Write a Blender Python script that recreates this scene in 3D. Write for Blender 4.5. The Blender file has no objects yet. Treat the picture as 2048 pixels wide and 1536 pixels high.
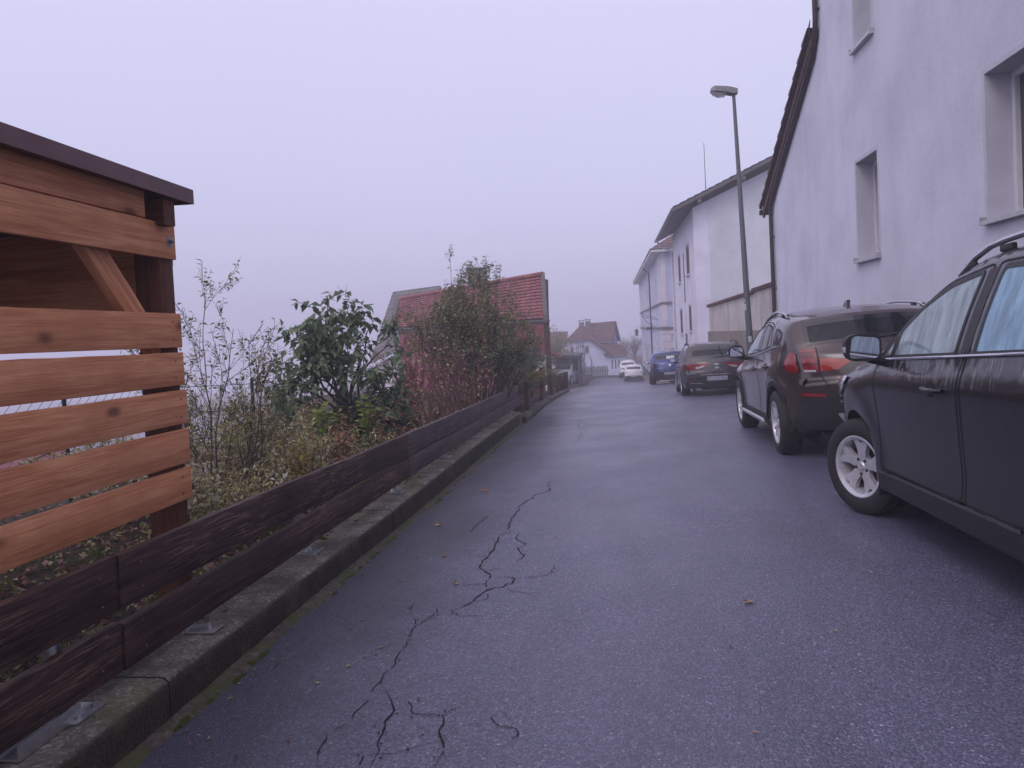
import bpy, bmesh, math, random
from mathutils import Vector, Matrix, noise
from mathutils.geometry import delaunay_2d_cdt
R = math.radians
random.seed(7)
SC = bpy.context.scene
COL = SC.collection

# ------------------------------------------------------------------ helpers
def tag(o, label=None, cat=None, group=None, kind=None):
    if label: o['label'] = label
    if cat: o['category'] = cat
    if group: o['group'] = group
    if kind: o['kind'] = kind
    return o

def empty(name, loc=(0, 0, 0), label=None, cat=None, group=None, mat=None):
    o = bpy.data.objects.new(name, None)
    o.empty_display_size = .2
    COL.objects.link(o)
    o.matrix_world = mat if mat is not None else Matrix.Translation(Vector(loc))
    return tag(o, label, cat, group)

def adopt(o, parent, keep=True):
    """parent o; with keep its geometry stays where it is in the world"""
    o.parent = parent
    if keep:
        w = parent.matrix_basis.copy()
        p = parent
        while p.parent is not None:
            w = p.parent.matrix_basis @ (p.matrix_parent_inverse @ w)
            p = p.parent
        o.matrix_parent_inverse = w.inverted()
    return o

class MB:
    def __init__(s):
        s.v = []; s.f = []; s.m = []; s.n = []; s.rnd = []
    def vert(s, p, rnd=0.0):
        s.v.append(tuple(p)); s.rnd.append(rnd); return len(s.v) - 1
    def face(s, idx, mi=0):
        s.f.append(tuple(idx)); s.m.append(mi)
    def poly(s, pts, mi=0, rnd=0.0):
        b = len(s.v)
        for p in pts: s.vert(p, rnd)
        s.face(range(b, b + len(pts)), mi)
    def box(s, c, size, rot=None, mi=0, bev=0.0):
        hx, hy, hz = size[0] / 2, size[1] / 2, size[2] / 2
        c = Vector(c)
        if bev <= 0:
            P = [(-hx, -hy, -hz), (hx, -hy, -hz), (hx, hy, -hz), (-hx, hy, -hz), (-hx, -hy, hz), (hx, -hy, hz), (hx, hy, hz), (-hx, hy, hz)]
            F = [(0, 3, 2, 1), (4, 5, 6, 7), (0, 1, 5, 4), (1, 2, 6, 5), (2, 3, 7, 6), (3, 0, 4, 7)]
        else:
            bm = bmesh.new(); bmesh.ops.create_cube(bm, size=1.0)
            for v in bm.verts: v.co = Vector((v.co.x * size[0], v.co.y * size[1], v.co.z * size[2]))
            bmesh.ops.bevel(bm, geom=bm.edges[:], offset=bev, segments=2, affect='EDGES', profile=.6)
            bm.verts.index_update()
            P = [v.co.copy() for v in bm.verts]; F = [[v.index for v in f.verts] for f in bm.faces]; bm.free()
        b = len(s.v)
        for p in P:
            p = Vector(p)
            if rot is not None: p = rot @ p
            s.vert(c + p)
        for f in F: s.face([b + i for i in f], mi)
    def box2(s, lo, hi, mi=0, bev=0.0):
        s.box([(a + b) / 2 for a, b in zip(lo, hi)], [abs(b - a) for a, b in zip(lo, hi)], None, mi, bev)
    def tube(s, pts, rad, n=8, mi=0, cap=True, rnd=0.0):
        pts = [Vector(p) for p in pts]
        if not isinstance(rad, (list, tuple)): rad = [rad] * len(pts)
        rings = []; ref = None
        for i, p in enumerate(pts):
            a = pts[max(0, i - 1)]; c = pts[min(len(pts) - 1, i + 1)]
            d = (c - a)
            if d.length < 1e-9: d = Vector((0, 0, 1))
            d.normalize()
            if ref is None:
                ref = Vector((0, 0, 1)) if abs(d.z) < .9 else Vector((1, 0, 0))
            u = d.cross(ref)
            if u.length < 1e-4: u = d.cross(Vector((0, 1, 0)))
            u.normalize(); w = d.cross(u); ref = u.cross(d) * 1.0
            ring = []
            for k in range(n):
                t = 2 * math.pi * k / n
                ring.append(s.vert(p + (u * math.cos(t) + w * math.sin(t)) * rad[i], rnd))
            rings.append(ring)
        for i in range(len(rings) - 1):
            A, B = rings[i], rings[i + 1]
            for k in range(n):
                s.face((A[k], A[(k + 1) % n], B[(k + 1) % n], B[k]), mi)
        if cap:
            s.face(rings[0][::-1], mi); s.face(rings[-1], mi)
    def lathe(s, prof, n=32, axis='x', c=(0, 0, 0), mi=0):
        """prof: (along axis, radius)"""
        rings = []
        for a, r in prof:
            ring = []
            for k in range(n):
                t = 2 * math.pi * k / n
                q = (a, r * math.cos(t), r * math.sin(t)) if axis == 'x' else (r * math.cos(t), r * math.sin(t), a)
                ring.append(s.vert((c[0] + q[0], c[1] + q[1], c[2] + q[2])))
            rings.append(ring)
        for i in range(len(rings) - 1):
            A, B = rings[i], rings[i + 1]
            for k in range(n):
                s.face((A[k], A[(k + 1) % n], B[(k + 1) % n], B[k]), mi)
    def prism(s, pts, d, mi=0):
        """closed prism: polygon pts swept by vector d"""
        d = Vector(d); b = len(s.v); n = len(pts)
        for p in pts: s.vert(p)
        for p in pts: s.vert(Vector(p) + d)
        s.face(range(b + n - 1, b - 1, -1), mi); s.face(range(b + n, b + 2 * n), mi)
        for i in range(n):
            j = (i + 1) % n
            s.face((b + i, b + j, b + n + j, b + n + i), mi)
    def build(s, name, mats, parent=None, keep=True, smooth=None, recalc=False, normals=None):
        me = bpy.data.meshes.new(name)
        if normals is not None:      # turn every face to the side its vertex normals point to
            for i, f in enumerate(s.f):
                g = Vector((0, 0, 0)); a = Vector((0, 0, 0)); n_ = len(f)
                for k in range(n_):
                    p, q = s.v[f[k]], s.v[f[(k + 1) % n_]]
                    g += Vector(p).cross(Vector(q)); a += normals[f[k]]
                if g.dot(a) < 0: s.f[i] = tuple(f[::-1])
        me.from_pydata(s.v, [], s.f)
        if not isinstance(mats, (list, tuple)): mats = [mats]
        for m in mats: me.materials.append(m)
        if len(mats) > 1: me.polygons.foreach_set('material_index', s.m)
        if any(s.rnd):
            a = me.attributes.new('rnd', 'FLOAT', 'POINT'); a.data.foreach_set('value', s.rnd)
        if recalc:
            bm = bmesh.new(); bm.from_mesh(me); bmesh.ops.recalc_face_normals(bm, faces=bm.faces[:]); bm.to_mesh(me); bm.free()
        if smooth is not None:
            me.polygons.foreach_set('use_smooth', [True] * len(me.polygons))
            if smooth < 180: me.set_sharp_from_angle(angle=R(smooth))
        if normals is not None:
            me.polygons.foreach_set('use_smooth', [True] * len(me.polygons))
            me.normals_split_custom_set_from_vertices(normals)
        me.update()
        o = bpy.data.objects.new(name, me); COL.objects.link(o)
        if parent is not None: adopt(o, parent, keep)
        return o

def pch(xs, ys, x):
    """monotone cubic interpolation"""
    n = len(xs)
    if x <= xs[0]: return ys[0]
    if x >= xs[-1]: return ys[-1]
    i = 0
    while x > xs[i + 1]: i += 1
    def sl(k): return (ys[k + 1] - ys[k]) / (xs[k + 1] - xs[k])
    def tan(k):
        if k == 0: return sl(0)
        if k == n - 1: return sl(n - 2)
        a, b = sl(k - 1), sl(k)
        return 0 if a * b <= 0 else 2 * a * b / (a + b)
    h = xs[i + 1] - xs[i]; t = (x - xs[i]) / h
    m0, m1 = tan(i), tan(i + 1)
    return ((1 + 2 * t) * (1 - t) ** 2 * ys[i] + t * (1 - t) ** 2 * h * m0 + t * t * (3 - 2 * t) * ys[i + 1] + t * t * (t - 1) * h * m1)

def lin(xs, ys, x):
    if x <= xs[0]: return ys[0]
    if x >= xs[-1]: return ys[-1]
    i = 0
    while x > xs[i + 1]: i += 1
    t = (x - xs[i]) / (xs[i + 1] - xs[i])
    return ys[i] + t * (ys[i + 1] - ys[i])

def clamp(v, a=0., b=1.): return max(a, min(b, v))
def sstep(a, b, v):
    t = clamp((v - a) / (b - a)); return t * t * (3 - 2 * t)

def inside(poly, x, y):
    c = False; n = len(poly); j = n - 1
    for i in range(n):
        xi, yi = poly[i]; xj, yj = poly[j]
        if (yi > y) != (yj > y) and x < (xj - xi) * (y - yi) / (yj - yi) + xi: c = not c
        j = i
    return c

def dist_poly(poly, x, y, closed=True):
    best = 1e9; n = len(poly)
    for i in range(n if closed else n - 1):
        ax, ay = poly[i]; bx, by = poly[(i + 1) % n]
        dx, dy = bx - ax, by - ay; L = dx * dx + dy * dy
        t = 0 if L == 0 else clamp(((x - ax) * dx + (y - ay) * dy) / L)
        best = min(best, math.hypot(x - ax - t * dx, y - ay - t * dy))
    return best

def cdt(loops, lines=(), step=.06, keepdist=.4):
    """constrained triangulation of the region inside loops[0]; the other loops and open lines are only edges.
    returns verts2d, tris"""
    V = []; E = []
    for lp in loops:
        b = len(V); V += [Vector(p) for p in lp]; n = len(lp)
        E += [(b + i, b + (i + 1) % n) for i in range(n)]
    for ln in lines:
        b = len(V); V += [Vector(p) for p in ln]
        E += [(b + i, b + i + 1) for i in range(len(ln) - 1)]
    xs = [p[0] for p in loops[0]]; ys = [p[1] for p in loops[0]]
    x = min(xs) + step * .5; k = 0
    while x < max(xs):
        y = min(ys) + step * (.5 if k % 2 else .1)
        while y < max(ys):
            if inside(loops[0], x, y):
                if all(dist_poly(lp, x, y) > step * keepdist for lp in loops) and all(dist_poly(ln, x, y, False) > step * keepdist for ln in lines):
                    V.append(Vector((x, y)))
            y += step
        x += step * .87; k += 1
    r = delaunay_2d_cdt(V, E, [], 0, 1e-5)
    ov, of = r[0], r[2]
    tris = []
    for f in of:
        cx = sum(ov[i].x for i in f) / len(f); cy = sum(ov[i].y for i in f) / len(f)
        if inside(loops[0], cx, cy): tris.append(tuple(f))
    return [(v.x, v.y) for v in ov], tris

def subdiv(poly, step, closed=True):
    out = []; n = len(poly)
    for i in range(n if closed else n - 1):
        a = poly[i]; b = poly[(i + 1) % n]
        k = max(1, int(math.hypot(b[0] - a[0], b[1] - a[1]) / step))
        for j in range(k): out.append((a[0] + (b[0] - a[0]) * j / k, a[1] + (b[1] - a[1]) * j / k))
    if not closed: out.append(tuple(poly[-1]))
    return out

def rounded(poly, r, n=4):
    """round the corners of a polygon"""
    out = []; N = len(poly)
    for i in range(N):
        p = Vector(poly[i]); a = Vector(poly[i - 1]) - p; b = Vector(poly[(i + 1) % N]) - p
        ra = min(r, a.length * .45, b.length * .45)
        p0 = p + a.normalized() * ra; p1 = p + b.normalized() * ra
        for k in range(n + 1):
            t = k / n
            q = p0 * (1 - t) ** 2 + p * 2 * t * (1 - t) + p1 * t * t
            out.append((q.x, q.y))
    return out

# ------------------------------------------------------------------ materials
class NT:
    def __init__(s, name):
        s.m = bpy.data.materials.new(name); s.m.use_nodes = True
        s.t = s.m.node_tree; s.t.nodes.clear()
        s.out = s.t.nodes.new('ShaderNodeOutputMaterial')
    def n(s, typ, **kw):
        nd = s.t.nodes.new('ShaderNode' + typ)
        for k, v in kw.items():
            if k.startswith('i_'):
                key = k[2:]
                key = int(key) if key.isdigit() else key.replace('_', ' ')
                sock = nd.inputs[key]
                if hasattr(v, 'is_output') or isinstance(v, bpy.types.NodeSocket): s.t.links.new(v, sock)
                else: sock.default_value = v
            else: setattr(nd, k, v)
        return nd
    def link(s, a, b): s.t.links.new(a, b)
    def coord(s, scale=(1, 1, 1), kind='Object', rand=False, rot=(0, 0, 0)):
        tc = s.n('TexCoord'); o = tc.outputs[kind]
        if rand:
            oi = s.n('ObjectInfo'); mul = s.n('Math', operation='MULTIPLY'); s.link(oi.outputs['Random'], mul.inputs[0]); mul.inputs[1].default_value = 37.0
            add = s.n('VectorMath', operation='ADD'); s.link(o, add.inputs[0]); s.link(mul.outputs[0], add.inputs[1]); o = add.outputs[0]
        mp = s.n('Mapping'); s.link(o, mp.inputs['Vector']); mp.inputs['Scale'].default_value = scale; mp.inputs['Rotation'].default_value = rot
        return mp.outputs[0]
    def noise(s, vec, scale, detail=4, rough=.5, dist=0.):
        nd = s.n('TexNoise'); s.link(vec, nd.inputs['Vector']); nd.inputs['Scale'].default_value = scale
        nd.inputs['Detail'].default_value = detail; nd.inputs['Roughness'].default_value = rough; nd.inputs['Distortion'].default_value = dist
        return nd.outputs['Fac']
    def vor(s, vec, scale, feature='F1', out='Distance', rnd=1.):
        nd = s.n('TexVoronoi', feature=feature); s.link(vec, nd.inputs['Vector']); nd.inputs['Scale'].default_value = scale; nd.inputs['Randomness'].default_value = rnd
        return nd.outputs[out]
    def ramp(s, fac, stops, interp='LINEAR'):
        nd = s.n('ValToRGB'); nd.color_ramp.interpolation = interp
        cr = nd.color_ramp
        while len(cr.elements) < len(stops): cr.elements.new(.5)
        for e, (p, c) in zip(cr.elements, stops):
            e.position = p
            e.color = (c, c, c, 1) if isinstance(c, (int, float)) else (*c, 1)
        s.link(fac, nd.inputs[0]); return nd.outputs['Color']
    def mix(s, fac, a, b, blend='MIX'):
        nd = s.n('Mix', data_type='RGBA', blend_type=blend)
        for k, v in ((0, fac), (6, a), (7, b)):
            if isinstance(v, bpy.types.NodeSocket): s.link(v, nd.inputs[k])
            elif k == 0: nd.inputs[0].default_value = v
            else: nd.inputs[k].default_value = (*v, 1) if len(v) == 3 else v
        return nd.outputs[2]
    def math(s, op, a, b=0., c=0.):
        nd = s.n('Math', operation=op)
        for k, v in enumerate((a, b, c)):
            if isinstance(v, bpy.types.NodeSocket): s.link(v, nd.inputs[k])
            else: nd.inputs[k].default_value = v
        return nd.outputs[0]
    def bump(s, h, strength=.3, dist=.01, normal=None):
        nd = s.n('Bump'); s.link(h, nd.inputs['Height']); nd.inputs['Strength'].default_value = strength; nd.inputs['Distance'].default_value = dist
        if normal is not None: s.link(normal, nd.inputs['Normal'])
        return nd.outputs[0]
    def bsdf(s, color, rough=.6, metal=0., normal=None, spec=.5, coat=0., coat_rough=.05):
        nd = s.n('BsdfPrincipled')
        for k, v in (('Base Color', color), ('Roughness', rough), ('Metallic', metal), ('Specular IOR Level', spec)):
            if isinstance(v, bpy.types.NodeSocket): s.link(v, nd.inputs[k])
            elif k == 'Base Color': nd.inputs[k].default_value = (*v, 1)
            else: nd.inputs[k].default_value = v
        nd.inputs['Coat Weight'].default_value = coat; nd.inputs['Coat Roughness'].default_value = coat_rough
        if normal is not None: s.link(normal, nd.inputs['Normal'])
        s.link(nd.outputs[0], s.out.inputs[0])
        return nd

MAT = {}
LEAF_GAIN = {'leaf_variegated': 2.5, 'leaf_sparse': 2.3, 'leaf_litter': 2.1, 'leaf_lime': 1.25, 'leaf_yellow': 1.3, 'leaf_orange': 1., 'leaf_dry': 1.5, 'leaf_big': 3.4, 'leaf_green': 3.0}
def simple(name, col, rough=.6, metal=0., var=.25, scale=6., bump=0., bscale=60., coat=0., spec=.5):
    t = NT(name); c = t.coord()
    f = t.noise(c, scale, 5, .6)
    lo = tuple(x * (1 - var) for x in col); hi = tuple(min(1, x * (1 + var)) for x in col)
    cc = t.ramp(f, [(.3, lo), (.7, hi)])
    rr = t.math('MULTIPLY_ADD', t.noise(c, scale * 2.3, 3), .25 * rough, rough * .87)
    nrm = t.bump(t.noise(c, bscale, 4, .6), bump, .01) if bump > 0 else None
    t.bsdf(cc, rr, metal, nrm, spec, coat)
    MAT[name] = t.m
    return t.m

def wood(name, lo, mid, hi, rough=.65, bump=.35, knots=True, knotcol=(.05, .02, .012), worn=None):
    t = NT(name)
    c = t.coord((1, 1, 1), rand=True)
    cl = t.n('Mapping'); t.link(c, cl.inputs[0]); cl.inputs['Scale'].default_value = (.55, 9, 9)
    warp = t.noise(c, 1.3, 2)
    grain = t.noise(cl.outputs[0], 2.2, 6, .62, 1.2)
    cl2 = t.n('Mapping'); t.link(c, cl2.inputs[0]); cl2.inputs['Scale'].default_value = (1.2, 60, 60)
    fine = t.noise(cl2.outputs[0], 2.5, 4, .6, .6)
    col = t.ramp(grain, [(.36, lo), (.5, mid), (.62, hi)])
    col = t.mix(.42, col, t.ramp(fine, [(.38, lo), (.6, hi)]))
    blotch = t.noise(c, 2.7, 4, .6)
    col = t.mix(t.ramp(blotch, [(.45, 0.), (.75, .55)]), col, lo)
    h = t.math('ADD', t.math('MULTIPLY', grain, .6), t.math('MULTIPLY', fine, .5))
    if knots:
        km = t.n('Mapping'); t.link(c, km.inputs[0]); km.inputs['Scale'].default_value = (2.6, 5.5, 5.5)
        kv = t.vor(km.outputs[0], 1.0)
        kf = t.ramp(kv, [(.07, 1.), (.19, 0.)])
        col = t.mix(t.math('MULTIPLY', kf, .8), col, knotcol)
        ring = t.ramp(kv, [(.1, 0.), (.2, .5), (.34, 0.)])
        col = t.mix(t.math('MULTIPLY', ring, t.ramp(fine, [(.4, 0.), (.6, .8)])), col, lo)
    if worn is not None:
        cw = t.n('Mapping'); t.link(c, cw.inputs[0]); cw.inputs['Scale'].default_value = (1.6, 34, 34)
        w = t.noise(cw.outputs[0], 2.0, 5, .65, 1.4)
        patch = t.noise(c, 1.1, 3)
        col = t.mix(t.math('MULTIPLY', t.ramp(w, [(.535, 0.), (.575, 1.)]), t.ramp(patch, [(.42, 0.), (.56, .7)])), col, worn)
    nrm = t.bump(h, bump, .006)
    t.bsdf(col, t.math('MULTIPLY_ADD', fine, .2, rough - .1), 0, nrm, .22)
    MAT[name] = t.m
    return t.m

def leafmat(name, stops, trans=.35, rough=.5):
    stops = [(p_, tuple(min(.6, x * LEAF_GAIN.get(name, 1.5)) for x in c_)) for p_, c_ in stops]
    t = NT(name)
    a = t.n('Attribute', attribute_name='rnd')
    col = t.ramp(a.outputs['Fac'], stops)
    c = t.coord()
    col = t.mix(t.ramp(t.noise(c, 45, 3), [(.4, 0.), (.75, .35)]), col, (.035, .03, .012))
    p = t.n('BsdfPrincipled'); t.link(col, p.inputs['Base Color']); p.inputs['Roughness'].default_value = rough; p.inputs['Specular IOR Level'].default_value = .4
    tr = t.n('BsdfTranslucent'); t.link(col, tr.inputs[0])
    mx = t.n('MixShader'); mx.inputs[0].default_value = trans
    t.link(p.outputs[0], mx.inputs[1]); t.link(tr.outputs[0], mx.inputs[2]); t.link(mx.outputs[0], t.out.inputs[0])
    MAT[name] = t.m
    return t.m

def plaster(name, col, bump=.25, stain=(.5, .45, .42), stain_amt=.25, streak=0., rough=.85):
    t = NT(name); c = t.coord()
    big = t.noise(c, .7, 5, .6)
    cc = t.ramp(big, [(.34, tuple(x * .86 for x in col)), (.64, tuple(min(1, x * 1.06) for x in col))])
    sm = t.coord((1.5, 1.5, .3))
    st = t.noise(sm, 1.6, 5, .65)
    cc = t.mix(t.math('MULTIPLY', t.ramp(st, [(.5, 0.), (.8, 1.)]), stain_amt), cc, stain)
    if streak > 0:
        s2 = t.coord((1.6, 1.6, .5)); k = t.noise(s2, 1.1, 7, .72, .8)
        cc = t.mix(t.math('MULTIPLY', t.ramp(k, [(.47, 0.), (.62, 1.)]), streak), cc, tuple(x * .45 for x in stain))
    w = t.noise(c, 5, 3, .6, 2.2)
    swirl = t.ramp(w, [(.46, 0.), (.5, 1.), (.54, 0.)])
    cc = t.mix(t.math('MULTIPLY', swirl, .16), cc, tuple(min(1, x * 1.25) for x in col))
    h = t.math('ADD', t.noise(c, 70, 4, .7), t.math('MULTIPLY', swirl, .7))
    h = t.math('ADD', h, t.math('MULTIPLY', t.noise(c, 14, 4), 1.2))
    t.bsdf(cc, rough, 0, t.bump(h, bump, .006), .25)
    MAT[name] = t.m
    return t.m

def tiles(name, c0, c1, c2, sx=5.5, sy=0., rough=.7):
    t = NT(name); c = t.coord()
    v = t.n('TexVoronoi', feature='F1'); t.link(c, v.inputs['Vector']); v.inputs['Scale'].default_value = 3.4
    cc = t.ramp(v.outputs['Color'], [(.1, c0), (.5, c1), (.9, c2)])
    cc = t.mix(t.ramp(t.noise(c, 1.5, 5, .7), [(.45, 0.), (.8, .6)]), cc, tuple(x * .35 for x in c1))
    t.bsdf(cc, rough, 0, t.bump(t.noise(c, 40, 3), .3, .01), .4)
    MAT[name] = t.m
    return t.m

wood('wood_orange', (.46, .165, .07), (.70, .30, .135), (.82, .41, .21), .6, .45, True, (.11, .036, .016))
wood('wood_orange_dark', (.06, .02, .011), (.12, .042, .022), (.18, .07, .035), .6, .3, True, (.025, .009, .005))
wood('wood_dark', (.013, .006, .005), (.042, .021, .018), (.11, .06, .05), .6, 1., False, worn=(.26, .16, .11))
wood('wood_dark_grey', (.036, .023, .024), (.090, .063, .066), (.15, .112, .116), .6, .8, False, worn=(.20, .145, .13))
wood('wood_brown', (.03, .014, .01), (.07, .032, .023), (.11, .055, .04), .6, .4, True, (.012, .007, .005))
wood('wood_grey', (.07, .065, .065), (.12, .11, .11), (.17, .155, .155), .8, .5, False)
simple('fascia_brown', (.15, .072, .078), .5, 0, .2, 3, .08)
simple('galv', (.30, .31, .32), .45, .8, .3, 30, .05)
simple('alu', (.55, .55, .56), .35, .9, .15, 30)
simple('steel_pole', (.115, .125, .14), .5, .5, .3, 14, .08)
simple('lamp_metal', (.20, .20, .20), .6, .3, .35, 12, .1)
simple('rust_nail', (.12, .08, .06), .6, .6, .3, 80)
simple('pipe_brown', (.035, .018, .016), .35, .3, .25, 6, .04)
simple('flashing', (.10, .10, .105), .45, .6, .25, 9)
simple('pipe_grey', (.10, .10, .11), .45, .4, .2, 6)
simple('iron_black', (.015, .015, .017), .5, .5, .2, 20)
simple('wire_green', (.012, .05, .035), .5, .2, .2, 20)
simple('reveal_paint', (.47, .47, .53), .7, 0, .08, 4, .05)
simple('white_trim', (.60, .60, .63), .6, 0, .08, 5, .06)
simple('sill_metal', (.45, .45, .46), .4, .5, .12, 12)
simple('shutter_brown', (.09, .06, .05), .7, 0, .25, 8, .1)
simple('window_wood', (.10, .05, .035), .6, 0, .2, 8)
simple('red_panel', (.21, .03, .042), .5, 0, .14, 2.0, .1)
simple('dark_shed', (.03, .03, .034), .7, 0, .3, 4, .2)
simple('chimney_grey', (.14, .125, .12), .85, 0, .3, 12, .4)
simple('pink_stone', (.30, .25, .23), .85, 0, .2, 5, .3)
simple('white_panel', (.60, .60, .62), .5, 0, .1, 3)
simple('sign_dark', (.03, .025, .03), .5, 0, .2, 10)
simple('flower_red', (.30, .03, .03), .6, 0, .4, 60)
simple('pot_terracotta', (.22, .08, .05), .8, 0, .2, 12, .2)
simple('carport_roof', (.055, .058, .062), .8, 0, .3, 4, .3)
simple('stem_red', (.12, .04, .036), .6, 0, .45, 22)
simple('stem_brown', (.05, .034, .028), .75, 0, .4, 22, .3)
simple('stem_tan', (.13, .075, .045), .7, 0, .4, 22)
simple('stem_grey', (.085, .07, .065), .8, 0, .35, 25, .3)
plaster('plaster_near', (.585, .59, .685), .36, (.40, .385, .41), .32)
plaster('plaster_white', (.72, .715, .83), .15, (.5, .46, .44), .2)
plaster('plaster_green', (.62, .655, .71), .12, (.45, .45, .44), .18)
plaster('plaster_pink', (.64, .60, .68), .15, (.45, .42, .4), .2)
plaster('plaster_paleblue', (.60, .64, .84), .12, (.4, .4, .46), .15)
plaster('plaster_blue', (.50, .525, .70), .15, (.4, .38, .42), .15)
plaster('plaster_stain', (.56, .52, .50), .5, (.20, .13, .09), .7, .16)
plaster('plaster_stain_dark', (.27, .235, .21), .6, (.12, .08, .06), .7, .25)
tiles('tiles_dark', (.05, .018, .014), (.075, .027, .02), (.11, .045, .032))
tiles('tiles_red', (.18, .05, .053), (.245, .07, .072), (.30, .10, .10))
tiles('tiles_brown', (.10, .05, .048), (.135, .068, .065), (.17, .09, .085))
tiles('tiles_grey', (.10, .10, .10), (.14, .135, .13), (.18, .17, .16))

leafmat('leaf_green', [(0, (.03, .042, .02)), (.5, (.055, .075, .036)), (.75, (.10, .10, .045)), (1, (.15, .08, .04))])
leafmat('leaf_big', [(0, (.022, .036, .022)), (.6, (.05, .074, .042)), (.85, (.075, .095, .055)), (1, (.10, .065, .035))], .35, .62)
leafmat('leaf_sparse', [(0, (.05, .06, .022)), (.6, (.09, .10, .035)), (1, (.17, .13, .06))])
leafmat('leaf_variegated', [(0, (.11, .035, .035)), (.3, (.12, .11, .04)), (.55, (.22, .21, .09)), (.8, (.36, .33, .20)), (1, (.30, .15, .04))], .3)
leafmat('leaf_lime', [(0, (.08, .15, .03)), (.6, (.17, .26, .05)), (1, (.26, .28, .06))], .45)
leafmat('leaf_dark', [(0, (.008, .022, .014)), (.7, (.02, .05, .03)), (1, (.04, .07, .04))], .2, .4)
leafmat('leaf_yellow', [(0, (.12, .13, .03)), (.6, (.24, .22, .05)), (1, (.30, .20, .06))], .4)
leafmat('leaf_dry', [(0, (.14, .06, .03)), (.6, (.24, .12, .07)), (1, (.30, .19, .12))], .3)
leafmat('leaf_litter', [(0, (.05, .012, .014)), (.3, (.10, .035, .03)), (.55, (.17, .10, .08)), (.75, (.13, .13, .04)), (1, (.22, .20, .10))], .15)
leafmat('leaf_orange', [(0, (.28, .09, .03)), (1, (.40, .18, .05))], .3)
leafmat('grass_blade', [(0, (.05, .07, .02)), (1, (.14, .15, .05))], .3)

# asphalt
def asphalt():
    t = NT('asphalt'); c = t.coord()
    geo = t.n('TexCoord'); sep = t.n('SeparateXYZ'); t.link(geo.outputs['Object'], sep.inputs[0])
    agg = t.n('TexVoronoi', feature='F1'); t.link(c, agg.inputs['Vector']); agg.inputs['Scale'].default_value = 118
    stone = t.ramp(agg.outputs['Color'], [(.0, (.022, .022, .042)), (.42, (.072, .072, .130)), (.7, (.142, .140, .235)), (.9, (.27, .27, .39)), (.975, (.60, .59, .68))])
    fine = t.noise(c, 210, 3, .7)
    col = t.mix(.36, stone, t.ramp(fine, [(.36, (.018, .018, .031)), (.64, (.175, .173, .255))]))
    patch = t.noise(c, .55, 5, .6)
    col = t.mix(t.ramp(patch, [(.42, .0), (.66, .3)]), col, (.088, .086, .13))
    wear = t.noise(t.coord((1.6, .28, 1)), 1.0, 4, .6)
    col = t.mix(t.ramp(wear, [(.45, 0.), (.65, .25)]), col, (.026, .026, .033))
    spot = t.ramp(t.noise(c, 1.7, 5, .7), [(.66, 0.), (.72, .35)])
    col = t.mix(spot, col, (.012, .012, .016))
    # older, darker strip of coarse asphalt along the kerb
    edge = t.math('ADD', sep.outputs['X'], t.math('MULTIPLY', t.noise(c, 1.1, 4, .6), 1.1))
    dark = t.ramp(t.math('MULTIPLY_ADD', edge, .5, 1.0), [(.58, 1.), (.86, 0.)])
    col = t.mix(t.math('MULTIPLY', dark, .62), col, (.010, .010, .014))
    damp = t.ramp(t.noise(c, .9, 4, .55), [(.38, 0.), (.62, 1.)])
    rough = t.math('MULTIPLY_ADD', damp, .16, .33)
    rough = t.math('ADD', rough, t.math('MULTIPLY', dark, .12))
    h = t.math('ADD', t.math('MULTIPLY', agg.outputs['Distance'], -1.6), t.math('MULTIPLY', fine, .6))
    h2 = t.noise(c, 2.2, 4, .55)
    nrm = t.bump(h2, .10, .05, t.bump(h, .55, .0045))
    pb = t.bsdf(col, rough, 0, nrm, .5)
    pb.inputs['Coat Weight'].default_value = .18; pb.inputs['Coat Roughness'].default_value = .22; t.link(t.bump(h2, .10, .05, t.bump(h, .22, .0045)), pb.inputs['Coat Normal'])
    return t.m
MAT['asphalt'] = asphalt()

def kerb_mat():
    t = NT('kerb_concrete'); c = t.coord()
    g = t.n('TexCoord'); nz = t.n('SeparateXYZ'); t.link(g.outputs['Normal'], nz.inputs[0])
    sp = t.n('SeparateXYZ'); t.link(g.outputs['Object'], sp.inputs[0])
    v = t.n('TexVoronoi', feature='F1'); t.link(c, v.inputs['Vector']); v.inputs['Scale'].default_value = 75
    top = t.ramp(v.outputs['Color'], [(0, (.075, .068, .056)), (.6, (.17, .155, .13)), (.9, (.30, .28, .24)), (1, (.46, .44, .40))])
    pat = t.noise(c, 3.5, 6, .65)
    top = t.mix(t.ramp(pat, [(.4, 0.), (.62, .8)]), top, (.035, .032, .02))
    alg = t.noise(c, 1.9, 5, .6)
    top = t.mix(t.ramp(alg, [(.5, 0.), (.7, .55)]), top, (.12, .12, .03))
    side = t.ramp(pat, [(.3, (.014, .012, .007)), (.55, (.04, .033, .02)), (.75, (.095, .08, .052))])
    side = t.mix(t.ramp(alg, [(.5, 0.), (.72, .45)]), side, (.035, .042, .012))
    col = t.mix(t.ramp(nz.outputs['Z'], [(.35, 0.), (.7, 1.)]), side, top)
    # ochre paint worn on the last half metre
    yel = t.math('ADD', sp.outputs['Y'], t.math('MULTIPLY', t.noise(c, 6, 4), .6))
    yf = t.ramp(t.math('SUBTRACT', yel, 15.2), [(.0, 0.), (.35, .75)])
    col = t.mix(yf, col, (.30, .22, .035))
    h = t.math('ADD', v.outputs['Distance'], t.math('MULTIPLY', pat, 2.))
    t.bsdf(col, .75, 0, t.bump(h, .6, .008), .35)
    return t.m
MAT['kerb'] = kerb_mat()

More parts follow.
